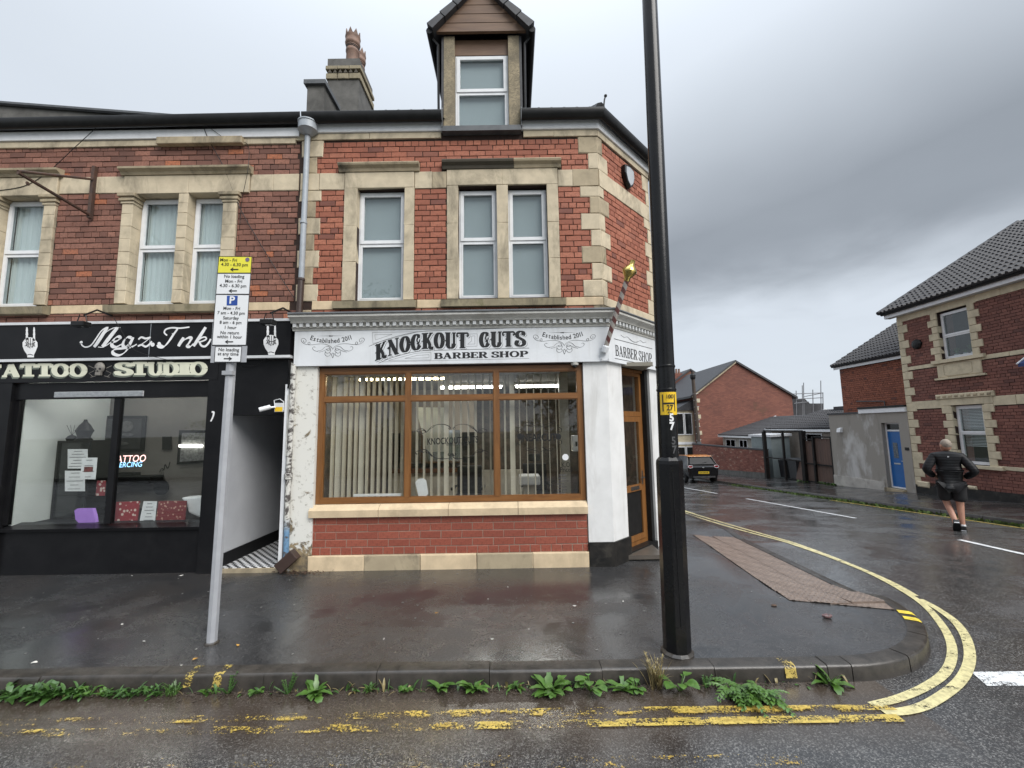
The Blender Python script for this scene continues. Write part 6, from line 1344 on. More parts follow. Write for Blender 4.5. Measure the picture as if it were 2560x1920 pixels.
for Y0, Y1 in ((15.0, 16.2), (13.3, 14.1)):
    b = MB(); b.M = FR((15.58, Y1, 0), (0, -1), (1, 0)); frame_bars(b, 0, Y1-Y0, -.2, 1.5, 0, .07, .06); w = O('window', b, M_upvc, sA); b = MB(); b.M = FR((15.58, Y1, 0), (0, -1), (1, 0)); b.box(.07, Y1-Y0-.07, .02, .03, -.13, 1.43); O('pane', b, M_glasscab, w)
sB = shed('low_tiled_outhouse', 'low outhouse with dark tiled roof between the garage and the gable house', 15.6, 19.4, 25.2, 1.25, 4.2, 1.35, pm('pale_outhouse_wall', (.45, .43, .38), None, 3, .8), 17, 13, 1.0)
for Y0, Y1 in ((20.2, 21.2), (21.8, 22.8), (23.3, 24.6)):
    b = MB(); b.M = FR((15.58, Y1, 0), (0, -1), (1, 0)); frame_bars(b, 0, Y1-Y0, .2, 1.0, 0, .06, .06); b.box((Y1-Y0)/2-.03, (Y1-Y0)/2+.03, .001, .05, .26, .94); w = O('window', b, M_upvc, sB); b = MB(); b.M = FR((15.58, Y1, 0), (0, -1), (1, 0)); b.box(.06, Y1-Y0-.06, .02, .03, .26, .94); O('pane', b, M_glasscab, w)
cabm = pm('grey_green_metal', (.24, .28, .28), (.20, .235, .235), 4, .5); t = thing('grey_metal_shed', 'grey green metal shed with pale roof standing behind the boundary wall', 'shed', (14.6, 17.6, -.9)); b = MB(); b.box(14.1, 15.1, 16.8, 18.7, -1.1, 1.30); O('shed_body', b, cabm, t); b = MB(); b.prism([(14.0, 16.7, 1.30), (14.0, 18.8, 1.30), (14.0, 18.8, 1.42), (14.0, 16.7, 1.42)], (1.2, 0, .06)); O('shed_roof', b, M_trim, t)
for i in range(5): b = MB(); b.box(14.085, 14.1, 17.7, 18.4, .75+i*.09, .80+i*.09); O('louvre', b, cabm, t)
O('felt_ridge', MB().box(18.6, 19.4, 12.0, 18.0, 2.5, 2.95), M_slate, sA)
# gable house far down the street
M_brick_f = NT('far_red_brick'); _b = M_brick_f.n('ShaderNodeTexBrick'); _mp = M_brick_f.n('ShaderNodeMapping'); _mp.inputs['Rotation'].default_value = (radians(90), 0, 0); M_brick_f.l(M_brick_f.tc.outputs['Object'], _mp.inputs[0]); M_brick_f.l(_mp.outputs[0], _b.inputs['Vector'])
_b.inputs['Scale'].default_value = 1; _b.inputs['Brick Width'].default_value = .25; _b.inputs['Row Height'].default_value = .085; _b.inputs['Mortar Size'].default_value = .008
for k_, c_ in (('Color1', (.24, .090, .060)), ('Color2', (.165, .060, .044)), ('Mortar', (.12, .06, .045))): _b.inputs[k_].default_value = (*c_, 1)
_c = M_brick_f.mix(M_brick_f.math('MULTIPLY', M_brick_f.ramp(M_brick_f.noise(.7, 6, .65), .45, .7), .5), _b.outputs[0], (.075, .032, .026)); _c = M_brick_f.mix(M_brick_f.math('MULTIPLY', M_brick_f.ramp(M_brick_f.noise(.35, 5, .6), .6, .72), .4), _c, (.10, .085, .035)); M_brick_f.set(Base_Color=_c, Roughness=.85); M_brick_f = M_brick_f.m
gh = thing('gable_end_house', 'far red brick house with a large plain gable end facing the road', 'house', (18, 28, -1.5))
b = MB(); b.prism([(14.2, 26, -2.2), (21.65, 26, -2.2), (21.65, 26, 4.15), (17.42, 26, 6.85), (14.2, 26, 4.45)], (0, 9, 0)); O('gable_wall', b, M_brick_f, gh)
for p0, p1 in (((17.42, 6.88), (13.75, 4.13)), ((17.42, 6.88), (22.0, 3.95))): b = MB(); b.prism([(p0[0], 25.85, p0[1]), (p1[0], 25.85, p1[1]), (p1[0], 25.85, p1[1]+.16), (p0[0], 25.85, p0[1]+.16)], (0, 9.3, 0)); O('roof_slope', b, M_slate, gh)
b = MB(); b.prism([(13.9, 25.83, 4.15), (17.42, 25.83, 6.79), (17.42, 25.83, 6.88), (13.8, 25.83, 4.2)], (0, .03, 0)); O('verge_strip', b, M_stone_d, gh)
b = MB(); b.box(12.75, 14.2, 26.6, 29.2, -2.2, 3.2); bay = O('bay', b, M_stone_c, gh); b = MB(); b.prism([(12.6, 26.45, 3.2), (14.2, 26.45, 3.2), (14.2, 26.45, 4.05)], (0, 2.9, 0)); O('bay_roof', b, M_slate, gh)
for z0, z1 in ((1.35, 2.95), (-1.1, .35)):
    for x0, x1 in ((12.85, 13.35), (13.5, 14.0)): b = MB(); b.box(x0, x1, 26.56, 26.59, z0, z1); w = O('window', b, M_glasscab, bay); b = MB(); frame_bars(b, x0-.05, x1+.05, z0-.05, z1+.05, 26.53, .06, .06); O('window_frame', b, M_upvc, w)
O('bay_band', MB().box(12.7, 14.22, 26.54, 26.62, .55, .75), M_upvc, bay)
k = 0; z = -1.8
while z < 4.2: b = MB(); b.box(14.16, 14.5 if k % 2 else 14.36, 25.97, 26.1, z, z+.3); O('quoin_stone', b, M_stone_c, gh); z += .62; k += 1
terr = thing('terrace_row', 'row of terraced houses beyond the gable end, roofs and chimneys only', 'house', (18, 45, -2.5)); b = MB(); b.prism([(14.2, 35.2, -4), (22, 35.2, -4), (22, 35.2, 4.7), (17.9, 35.2, 7.5), (14.2, 35.2, 4.9)], (0, 30, 0)); O('terrace_body', b, M_brick_f, terr)
for p0, p1 in (((17.9, 7.55), (13.8, 4.65)), ((17.9, 7.55), (22.3, 4.5))): b = MB(); b.prism([(p0[0], 35.1, p0[1]), (p1[0], 35.1, p1[1]), (p1[0], 35.1, p1[1]+.16), (p0[0], 35.1, p0[1]+.16)], (0, 30, 0)); O('roof_slope', b, M_slate, terr)
for yy in (35.6, 43, 51): b = MB(); b.box(16.0, 17.3, yy, yy+.7, 5.8, 7.3); ch = O('chimney', b, M_brick_f, terr); [O('chimney_pot', MB().lathe([(.13, 0), (.1, .45), (.12, .5)], (16.25+i*.27, yy+.35, 7.3), 8), M_clay, ch) for i in range(4)]
M_alu = pm('dull_aluminium', (.25, .25, .26), None, 9, .4, metal=.7)
for i, (x, yy, z0, z1, lb) in enumerate(((15.2, 36, 5.5, 8.6, 'tall thin television aerial nearest the telegraph pole'), (16.6, 38, 7.0, 9.3, 'television aerial on the first terrace chimney'), (17.6, 43, 7.3, 9.6, 'television aerial on the second terrace chimney'))):
    t = thing('tv_aerial', lb, 'aerial', (x, yy, z0), 'aerials on the terrace'); b = MB(); b.tube([(x, yy, z0), (x, yy, z1)], .03, 5); O('mast', b, M_alu, t); b = MB(); b.tube([(x-.6, yy, z1-.12), (x+.6, yy-.2, z1+.05)], .018, 4); O('boom', b, M_alu, t)
    for j in range(6): xx = x-.55+j*.2; b = MB(); b.tube([(xx, yy, z1-.4+j*.02), (xx, yy, z1+.2+j*.02)], .010, 4); O('element', b, M_alu, t)
tpole = thing('telegraph_pole', 'weathered wooden telegraph pole beside the gable end', 'pole', (14.05, 25.6, -1.5)); M_pole = pm('weathered_pole_wood', (.075, .055, .042), (.045, .033, .026), 9, .8, stretch=(1, 1, .08)); b = MB(); b.tube([(14.07, 25.6, -2.2), (13.98, 25.6, 2.4), (13.9, 25.6, 6.1)], [.17, .15, .12], 10); O('pole', b, M_pole, tpole)
O('pole_head', MB().lathe([(.16, 0), (.2, .12), (.2, .3), (.12, .42), (.1, .6)], (13.9, 25.6, 5.55), 10), M_black, tpole)
b = MB(); b.box(13.85, 14.15, 25.40, 25.44, -.6, .8); O('pole_guard', b, M_lead, tpole)
for i in range(8): b = MB(); b.tube([(13.80, 25.5, .9+i*.5), (14.2, 25.5, .95+i*.5)], .012, 4); O('step_iron', b, M_steel, tpole)
scf = thing('scaffold', 'galvanised scaffold tubes rising beyond the gable house', 'scaffold', (27, 33, 0))
def onYz(x, y, Y): return onY(1680+x/3.77, 860+y/3.77, Y)
for x, y0, y1 in ((1170, 440, 700), (1228, 390, 700), (1240, 365, 700), (1327, 430, 700), (1402, 345, 700), (1422, 460, 700)): a_, c_ = onYz(x, y0, 33), onYz(x+4, y1, 33); b = MB(); b.tube([a_, c_], .04, 6); O('standard', b, M_alu, scf)
for x0, y0, x1, y1 in ((1105, 472, 1425, 460), (1170, 520, 1425, 505), (1250, 495, 1425, 460), (1150, 560, 1290, 545)): a_, c_ = onYz(x0, y0, 32.9), onYz(x1, y1, 32.9); b = MB(); b.tube([a_, c_], .035, 6); O('ledger', b, M_alu, scf)
b = MB(); P_ = [onYz(x, y, 33.5) for x, y in ((1130, 515), (1250, 515), (1300, 560), (1430, 560), (1430, 720), (1140, 720))]; b.prism(P_, (0, 1.5, 0)); O('sheeted_roof', b, M_slate, thing('scaffolded_house', 'dark tiled house roof under the scaffold tubes', 'house', (27, 34, 0)))
# ================================================================== STREET FURNITURE
M_colblack = pm('gloss_black_column_paint', (.006, .006, .007), (.010, .010, .010), 6, .24, .15, 30, spec=.28)
col = thing('lamp_column', 'tall black steel lamp column with yellow hydrant plate at the kerb', 'lamp post', (1.40, -2.30, 0)); LX, LY = 1.40, -2.30
def colx(z): return LX+.0135*z
def oct_(b, prof, n=8, rot=pi/8):
    vs = []
    for r, z in prof: vs += [(colx(z)+r*cos(rot+2*pi*k/n), LY+r*sin(rot+2*pi*k/n), z) for k in range(n)]
    fs = [(i*n+k, i*n+(k+1) % n, (i+1)*n+(k+1) % n, (i+1)*n+k) for i in range(len(prof)-1) for k in range(n)]+[tuple(range(n))[::-1], tuple(range((len(prof)-1)*n, len(prof)*n))]; return b.add(vs, fs)
z1c = onY(1690, 1150, LY).z
b = MB(); oct_(b, [(.116, -.03), (.116, z1c-.03), (.112, z1c), (.088, z1c+.03)]); O('base_compartment', b, M_colblack, col)
b = MB(); oct_(b, [(.086, z1c+.025), (.084, 2.40), (.081, 3.0), (.078, 4.2), (.070, 9.0)], 20); O('shaft', b, M_colblack, col, smooth=40)
for zz_ in (onY(1673, 917, LY).z, onY(1673, 975, LY).z): b = MB(); oct_(b, [(.086, zz_-.012), (.090, zz_), (.086, zz_+.012)], 20); O('collar', b, M_colblack, col, smooth=True)
b = MB(); oct_(b, [(.14, -.01), (.14, .012), (.118, .03)], 12); O('base_flange', b, M_kerb, col)
b = MB(); b.box(colx(.5)-.003, colx(.5)+.003, LY-.112, LY-.100, .25, z1c-.1); O('door_seam', b, M_blackm, col)
# hydrant plate wrapped on the shaft
M_yel = pm('yellow_plate', (.78, .50, .02), (.72, .46, .02), 5, .35)
plz0, plz1 = onY(1672, 1037, LY-.08).z, onY(1672, 980, LY-.08).z; rr = .0885; A0, A1 = radians(-150), radians(-38)
def wrap(b, a0, a1, z0, z1, r, n=8):
    vs = []
    for i in range(n+1):
        a = a0+(a1-a0)*i/n
        for z in (z0, z1): vs.append((colx(z)+r*cos(a), LY+r*sin(a), z))
    b.add(vs, [(2*i, 2*i+2, 2*i+3, 2*i+1) for i in range(n)]); return b
O('hydrant_plate', wrap(MB(), A0, A1, plz0, plz1, rr), M_yel, col)
hh_ = plz1-plz0; zc_ = (plz0+plz1)/2
for a_ in (radians(-132), radians(-62)): O('plate_letter_bar', wrap(MB(), a_-.06, a_+.06, plz0+.15*hh_, plz1-.10*hh_, rr+.0015, 3), M_ink, col)
O('plate_letter_bar', wrap(MB(), radians(-132), radians(-62), zc_-.008, zc_+.008, rr+.0015, 8), M_ink, col)
def on_col(s, a, z, size, mat, sx=1.0, bold=0): n_ = Vector((cos(a), sin(a), 0)); u_ = Vector((-sin(a), cos(a), 0)); return put_text(col, s, Vector((colx(z), LY, z))+n_*(rr+.004), u_, (0, 0, 1), size, mat, 'plate_number', sx=sx, bold=bold)
on_col('100', radians(-94), zc_+hh_*.29, .052, M_ink, .9, .001); on_col('27', radians(-94), zc_-hh_*.20, .068, M_ink, .85, .0015); on_col('←', radians(-94), plz0+.018, .06, M_ink)
rr_keep = rr; rr = .0845
on_col('5', radians(-86), plz0-.028, .095, M_wvin, .9, .004); on_col('7', radians(-86), plz0-.105, .095, M_wvin, .9, .004)
M_faint = pm('faded_number', (.06, .06, .062), None, 5, .5); on_col('5', radians(-80), plz0-.235, .095, M_faint, .9, .003); on_col('7', radians(-78), plz0-.315, .095, M_faint, .9, .003)

# parking sign
M_galv = pm('galvanised_grey', (.36, .37, .39), (.30, .31, .33), 7, .45, .1, 60, stain=.2, stain_c=(.2, .2, .2)); PXx, PY_ = -2.85, -2.02
lean = lambda z: PXx+.012*z
ps = thing('parking_sign_post', 'grey post with stacked yellow and white parking restriction plates', 'road sign', (PXx, PY_, 0))
b = MB(); vs = []
for z in (-.05, 2.0, 3.45): vs += [(lean(z)+.045*cos(2*pi*k/8+.3), PY_+.045*sin(2*pi*k/8+.3), z) for k in range(8)]
b.add(vs, [(i*8+k, i*8+(k+1) % 8, (i+1)*8+(k+1) % 8, (i+1)*8+k) for i in range(2) for k in range(8)]+[tuple(range(16, 24))]); O('post', b, M_galv, ps)
b = MB(); b.lathe([(.062, 0), (.06, .012), (.048, .02)], (lean(0), PY_, 0), 10); O('collar', b, M_kerb, ps)
SPY = PY_-.06; M_plate = pm('white_reflective_plate', (.72, .73, .74), (.69, .70, .71), 4, .35); M_plate_y = pm('yellow_reflective_plate', (.74, .68, .06), (.70, .64, .05), 4, .35); M_pblue = pm('parking_blue', (.02, .07, .32), None, 4, .4)
def SPx(x, y): return onY(500+x/4.88, 600+y/4.88, SPY)
def plate(cs, mat, border=True, name='plate'):
    b = MB(); b.prism([SPx(*c) for c in cs], (0, .004, 0)); p = O(name, b, mat, ps); return p
def plate_line(p, s, x, y, h, bold=.0, sx=1.0): 
    u = SPx(x+50, y+1.2)-SPx(x-50, y-1.2); v = SPx(x+4, y-50)-SPx(x-4, y+50); return put_text(p, s, SPx(x, y)+Vector((0, -.0022, 0)), u, v, h/4.88/1040*4.08*1.38, M_ink, bold=bold, sx=sx)
def rim(p, cs, w=.006):
    b = MB(); n = len(cs)
    for i in range(n): a_, c_ = SPx(*cs[i]), SPx(*cs[(i+1) % n]); ribbon(b, [(a_.x, a_.z), (c_.x, c_.z)], w)
    O('rim', sheet(b, SPY-.0012), M_ink, p)
def arrow(p, x, y, d): 
    b = MB(); q = lambda X_, Y_: (SPx(X_, Y_).x, SPx(X_, Y_).z); ribbon(b, [q(x-48*d, y), q(x+48*d, y)], .011); ribbon(b, [q(x+15*d, y-20), q(x+48*d, y), q(x+15*d, y+20)], .009); O('arrow', sheet(b, SPY-.0022), M_ink, p)
c1 = ((232, 200), (635, 203), (620, 402), (214, 402)); p1 = plate(c1, M_plate_y); rim(p1, c1); plate_line(p1, 'Mon - Fri', 350, 246, 42, .0006); plate_line(p1, '4.30 - 6.30 pm', 423, 302, 42, .0006); arrow(p1, 422, 360, -1)
O('emblem', MB().lathe([(.022, 0), (.022, .001)], SPx(580, 240)+Vector((0, -.003, 0)), 14, (0, 1, 0)), pm('mauve_dot', (.16, .13, .2), None, 4, .5), p1)
c2 = ((214, 408), (620, 408), (602, 660), (194, 660)); p2 = plate(c2, M_plate); rim(p2, c2); plate_line(p2, 'No loading', 418, 446, 42, .0006); plate_line(p2, 'Mon - Fri', 412, 505, 42, .0006); plate_line(p2, '4.30 - 6.30 pm', 405, 560, 42, .0006); arrow(p2, 404, 621, -1)
c3 = ((194, 666), (601, 668), (562, 1282), (148, 1282)); p3 = plate(c3, M_plate); rim(p3, c3)
b = MB(); b.prism([SPx(*c)+Vector((0, -.002, 0)) for c in ((330, 680), (462, 680), (456, 798), (326, 798))], (0, .001, 0)); O('parking_square', b, M_pblue, p3)
put_text(p3, 'P', SPx(392, 738)+Vector((0, -.0036, 0)), SPx(440, 738)-SPx(340, 737), SPx(396, 690)-SPx(388, 790), .105, M_plate, sx=1.05, bold=.003)
for s, x, y in (('Mon - Fri', 388, 836), ('7 am - 4.30 pm', 381, 892), ('Saturday', 379, 953), ('8 am - 6 pm', 375, 1008), ('1 hour', 370, 1069), ('No return', 365, 1133), ('within 1 hour', 361, 1183)): plate_line(p3, s, x, y, 41, .0006)
arrow(p3, 358, 1242, -1)
c4 = ((138, 1290), (572, 1290), (560, 1490), (122, 1496)); b = MB(); b.prism([SPx(*c)+Vector((0, .004, 0)) for c in c4], (0, .004, 0)); p4b = O('backing_plate', b, M_galv, ps)
c5 = ((188, 1300), (510, 1300), (494, 1488), (175, 1488)); p4_ = plate(c5, M_plate); rim(p4_, c5); plate_line(p4_, 'No loading', 352, 1340, 42, .0006); plate_line(p4_, 'at any time', 346, 1391, 42, .0006); arrow(p4_, 340, 1448, 1)
for zz_ in (2.55, 3.2): b = MB(); b.box(lean(zz_)-.05, lean(zz_)+.05, SPY+.004, PY_, zz_-.02, zz_+.02); O('clip', b, M_galv, ps)

# barber pole
bp0, bp1 = onY(1513, 872, -FP-.06), onY(1567, 700, -.42)
M_stripe = NT('red_white_spiral'); _ax = (bp1-bp0).normalized()
_g = M_stripe.n('ShaderNodeVectorMath', operation='DOT_PRODUCT'); M_stripe.l(M_stripe.tc.outputs['Object'], _g.inputs[0]); _g.inputs[1].default_value = _ax
_g2 = M_stripe.n('ShaderNodeVectorMath', operation='DOT_PRODUCT'); M_stripe.l(M_stripe.tc.outputs['Object'], _g2.inputs[0]); _g2.inputs[1].default_value = (1, 0, -.3)
_f = M_stripe.math('FRACT', M_stripe.math('MULTIPLY', M_stripe.math('MULTIPLY_ADD', _g2.outputs['Value'], .75, _g.outputs['Value']), 7.0))
M_stripe.set(Base_Color=M_stripe.mix(M_stripe.math('GREATER_THAN', _f, .50), (.12, .045, .04), (.34, .31, .28)), Roughness=.35); M_stripe = M_stripe.m
M_gold = pm('brass', (.60, .46, .16), (.42, .32, .10), 8, .22, metal=1)
bp = thing('barber_pole', 'slanting red and white striped barber pole with brass ball top', 'barber pole', bp0)
b = MB(); b.tube([bp0, bp0+(bp1-bp0)*.5, bp1], .036, 14); O('striped_shaft', b, M_stripe, bp, smooth=40)
b = MB(); b.lathe([(.036, -.02), (.046, .0), (.046, .03), (.075, .07), (.10, .11), (.105, .125), (.10, .14), (.075, .18), (.045, .205), (.036, .215), (.036, .28), (.0, .285)], bp1, 18, _ax); O('brass_finial', b, M_gold, bp, smooth=50)
b = MB(); q = onY(1513, 885, -FP); b.box(q.x-.075, q.x+.055, -FP-.012, -FP-.001, q.z-.10, q.z+.10); O('mounting_plate', b, M_sign, bp); O('socket', MB().lathe([(.05, -.05), (.05, .03), (.04, .05)], bp0, 12, _ax), M_sign, bp)
for dx in (-.06, .04):
    for dz in (-.08, .08): O('screw', MB().lathe([(.008, 0), (.008, .004)], (q.x+dx, -FP-.012, q.z+dz), 8, (0, -1, 0)), M_steel, bp)
# alarm box on the splay
_d = ray(1565, 447); _t = (CA.x-CA.y-(CP.x-CP.y))/(_d.x-_d.y); _h = CP+_d*_t; au = (_h-CA).dot(Vector((1, 1, 0)).normalized())
al = thing('alarm_bell_box', 'shield shaped alarm bell box with pale face high on the corner', 'alarm box', FC @ Vector((au, 0, _h.z)))
sh = [(-.15, .17), (0, .20), (.15, .17), (.16, .02), (.10, -.12), (0, -.20), (-.10, -.12), (-.16, .02)]
b = MB(); b.M = FC; b.prism([(au+x_, -.08, _h.z+z_) for x_, z_ in sh], (0, .08, 0)); O('case', b, M_colblack, al, bevel=.01); b = MB(); b.M = FC; b.prism([(au+x_*.80, -.088, _h.z+z_*.82) for x_, z_ in sh], (0, .006, 0)); O('face', b, pm('pale_grey_face', (.42, .44, .46), None, 4, .4), al)
# dome camera, cctv
t = thing('dome_camera', 'small white dome camera under the barber fascia beside the pilaster', 'camera', onY(1437, 918, -.02)); q = onY(1437, 912, -.02); O('housing', MB().lathe([(.055, .03), (.06, 0), (.05, -.02)], (q.x, -.02, 2.90), 14), M_dentil, t, smooth=True); O('dome', MB().ball((q.x, -.02, 2.875), .038, None, .035, 12, 6), M_glasscab, t, smooth=True)
q = onY(690, 1018, -.03); t = thing('cctv_camera', 'white bullet security camera with yellow labelled junction box', 'camera', q)
O('junction_box', MB().box(q.x-.005, q.x+.12, -.06, .0, q.z-.07, q.z+.06), M_trim, t); O('yellow_label', MB().box(q.x+.003, q.x+.113, -.063, -.0605, q.z-.065, q.z+.0), M_yel, t)
b = MB(); b.tube([(q.x+.02, -.08, q.z+.0), (q.x-.05, -.13, q.z-.01)], .014, 8); O('arm', b, M_upvc, t); b = MB(); b.tube([(q.x-.03, -.12, q.z), (q.x-.145, -.20, q.z-.045)], .033, 12); O('barrel', b, M_upvc, t, smooth=40); b = MB(); b.tube([(q.x-.0, -.06, q.z), (q.x-.02, -.05, q.z+.10), (q.x+.06, -.05, q.z+.12), (q.x+.12, -.05, q.z+.08), (q.x+.125, -.05, q.z-.05)], .006, 6); O('cable', b, M_upvc, t)
# pipes between the shops
M_pipe = pm('grey_blue_pipe', (.36, .39, .42), (.30, .33, .36), 6, .45, stain=.4, stain_c=(.2, .2, .2)); M_brownp = pm('brown_pipe', (.05, .03, .024), None, 6, .45)
dp = thing('downpipe', 'pale grey rainwater downpipe with round hopper between the two buildings', 'pipe', (-3.16, -.07, 3.7)); b = MB(); b.tube([(-3.15, -.075, 6.66), (-3.16, -.075, 4.26)], .042, 10); O('pipe', b, M_pipe, dp, smooth=40)
b = MB(); b.lathe([(.05, -.12), (.12, -.06), (.145, -.05), (.145, .06), (.155, .065), (.155, .085), (.12, .09)], (-3.14, -.09, 6.70), 18); O('hopper', b, M_pipe, dp, smooth=40); b = MB(); b.tube([(-3.16, -.075, 4.27), (-3.17, -.075, 3.68)], .046, 10); O('brown_lower_pipe', b, M_brownp, dp, smooth=40)
for zz_ in (4.25, 5.15): O('pipe_collar', MB().lathe([(.046, -.02), (.054, -.015), (.054, .015), (.046, .02)], (-3.16, -.075, zz_), 12), M_brownp if zz_ < 5 else M_pipe, dp)
O('dirty_pier', MB().box(-3.30, -3.242, .0, .3, 0, 3.0), M_peel, front)
M_peelpipe = NT('flaking_painted_pipe'); _n = M_peelpipe.ramp(M_peelpipe.noise(9, 8, .75, dist=.5), .48, .55); _sp = M_peelpipe.n('ShaderNodeSeparateXYZ'); M_peelpipe.l(M_peelpipe.tc.outputs['Object'], _sp.inputs[0]); _bl = M_peelpipe.ramp(_sp.outputs[2], .55, .75); M_peelpipe.set(Base_Color=M_peelpipe.mix(_n, M_peelpipe.mix(_bl, (.12, .24, .38), (.55, .54, .50)), (.07, .06, .055)), Roughness=.6); M_peelpipe = M_peelpipe.m
sp_ = thing('old_soil_pipe', 'flaking white and blue painted soil pipe beside the passage', 'pipe', (-3.24, -.06, 0)); b = MB(); b.tube([(-3.225, -.065, 2.95), (-3.235, -.065, 1.35), (-3.225, -.065, .20)], .038, 10); O('pipe', b, M_peelpipe, sp_, smooth=40); O('pipe_joint', MB().lathe([(.045, -.05), (.055, -.04), (.055, .03), (.045, .05)], (-3.235, -.065, 1.33), 12), M_peelpipe, sp_)
b = MB(); b.tube([(-3.285, -.055, 2.5), (-3.285, -.055, 1.62)], .014, 7); O('thin_conduit', b, M_dentil, sp_); b = MB(); b.tube([(-3.23, -.075, 2.98), (-3.29, -.08, 3.02), (-3.27, -.07, 2.8), (-3.30, -.06, 2.6)], .012, 6); O('black_cables', b, M_black, sp_)
t = thing('brown_meter_cover', 'tilted brown plastic meter cover at the foot of the soil pipe', 'meter box', (-3.2, -.12, 0)); b = MB(); b.M = Matrix.Translation((-3.17, -.12, .17)) @ Matrix.Rotation(radians(-42), 4, 'Y'); b.box(-.15, .15, -.06, .06, -.075, .075); O('cover', b, M_brownp, t, bevel=.008)
M_litter = pm('damp_leaf_litter', (.09, .05, .03), (.04, .028, .02), 30, .8); b = MB(); rg = random.Random(3)
for i in range(220):
    x_, y_ = rg.gauss(-3.0, .16), -.06-abs(rg.gauss(0, .09)); a_ = rg.uniform(0, pi); s_ = rg.uniform(.008, .025); d_ = Vector((cos(a_), sin(a_), rg.uniform(-.3, .3)))*s_; w_ = Vector((-sin(a_), cos(a_), rg.uniform(-.3, .3)))*s_*.5; c_ = Vector((x_, y_, .008+rg.uniform(0, .02))); b.add([c_-d_, c_+w_, c_+d_, c_-w_], [(0, 1, 2, 3)])
O('leaf_litter', b, M_litter, label='damp brown leaf litter drifted at the foot of the peeling pilaster', cat='litter', kind='stuff')
# iron sign bracket, floodlights, cables
M_rust = pm('rusty_iron', (.045, .028, .022), (.09, .045, .028), 14, .7, .4, 50); r0 = onY(237, 480, 0)
br = thing('sign_bracket', 'empty rusty iron sign bracket on the tattoo building wall', 'bracket', r0); tip = Vector((r0.x, -.99, onY(19, 428, -.99).z)); zt0, zb0 = onY(239, 453, 0).z, onY(231, 541, 0).z
O('wall_plate', MB().box(r0.x-.025, r0.x+.025, -.06, -.012, zb0-.05, zt0+.22), M_rust, br); b = MB(); b.tube([(r0.x, -.05, zt0), tip], .018, 6); O('top_bar', b, M_rust, br); b = MB(); b.tube([(r0.x, -.05, zb0), tip+Vector((0, 0, -.02))], .024, 6); O('strut', b, M_rust, br); O('eye', MB().lathe([(.02, -.008), (.028, 0), (.02, .008)], tip+Vector((0, .12, -.10)), 10, (1, 0, 0)), M_rust, br)
def flood(px, py, label, flip=1):
    q = onY(px, py, -.45); w = onY(px+ (75 if flip > 0 else 60), py-12, -.02); t = thing('floodlight', label, 'light', q, 'floodlights over the tattoo board')
    b = MB(); b.tube([(w.x, -.02, w.z+.02), (w.x-.05, -.2, w.z+.06), (q.x+.02, -.45, q.z+.10)], .014, 6); O('arm', b, M_black, t); b = MB(); b.box(q.x-.09, q.x+.09, -.52, -.40, q.z-.07, q.z-.0); O('lamp_body', b, M_black, t, bevel=.01); O('lens', MB().box(q.x-.075, q.x+.075, -.50, -.42, q.z-.076, q.z-.0705), M_glasscab, t)
    for s in (-.07, .07): b = MB(); b.tube([(q.x+s, -.45, q.z), (q.x+s*.6, -.45, q.z+.10)], .007, 5); O('stirrup', b, M_black, t)
flood(205, 805, 'black floodlight on an arm over the script lettering'); flood(672, 800, 'black floodlight on an arm beside the brown downpipe', -1)
def cable(label, pts, r=.006): P_ = [onY(px, py, Y) for px, py, Y in pts]; b = MB(); b.tube(cr(P_, 8), r, 5); O('cable', b, M_black, label=label, cat='cable', group='cables on the tattoo building')
cable('black cable slanting from the gutter down to the brown pipe', [(503, 300, -.14), (520, 345, -.05), (560, 420, -.03), (600, 520, -.03), (645, 600, -.03), (700, 690, -.03), (735, 745, -.04)])
cable('black cable drooping across the script lettering', [(285, 795, -.2), (305, 830, -.18), (330, 870, -.16), (370, 888, -.15), (430, 902, -.13)], .005)
cable('thin grey cable hanging down beside the stone window head', [(505, 305, -.1), (570, 350, -.05), (618, 360, -.03), (620, 420, -.14), (605, 500, -.07), (600, 560, -.05)], .004)
cable('black cable looped over the band left of the sign bracket', [(240, 320, -.1), (180, 375, -.05), (120, 430, -.04), (60, 465, -.04), (-20, 478, -.04)], .005)
cable('thin cable sagging below the board behind the parking sign', [(590, 915, -.06), (640, 912, -.05), (690, 880, -.06), (725, 860, -.07)], .004)

# litter
M_scrap = pm('white_scrap', (.62, .60, .55), None, 9, .7); M_fleaf = pm('yellow_fallen_leaf', (.50, .27, .05), None, 9, .6)
def scrap(px, py, base, mat, s, label, grp, cat):
    g = onG(px, py, base); z = (pave_z(g.x, g.y) if base == 0 else fall(g.y)-.12)+.006; rg = random.Random(px*7+py); a_ = rg.uniform(0, pi); b = MB(); n = 7
    b.v = [(g.x+s*cos(a_)*cos(2*pi*k/n)*rg.uniform(.7, 1.2)-s*.5*sin(a_)*sin(2*pi*k/n), g.y+s*sin(a_)*cos(2*pi*k/n)+s*.5*cos(a_)*sin(2*pi*k/n), z+rg.uniform(0, .010)) for k in range(n)]; b.f = [tuple(range(n))]; b.r = [0]; O(cat.replace(' ', '_'), b, mat, label=label, cat=cat, group=grp)
for px, py, s in ((453, 1441, .03), (305, 1563, .022), (85, 1659, .022), (360, 1605, .02), (330, 1441, .012), (724, 1452, .012), (735, 1514, .01), (960, 1600, .012), (1231, 1600, .018), (1322, 1576, .016), (1436, 1517, .022), (1558, 1505, .014), (1514, 1511, .012), (1270, 1470, .01), (490, 1626, .014), (1220, 1500, .012), (454, 1666, .012), (1640, 1484, .01)): scrap(px, py, 0, M_scrap, s, 'small white scrap of litter on the wet pavement', 'white litter scraps', 'litter scrap')
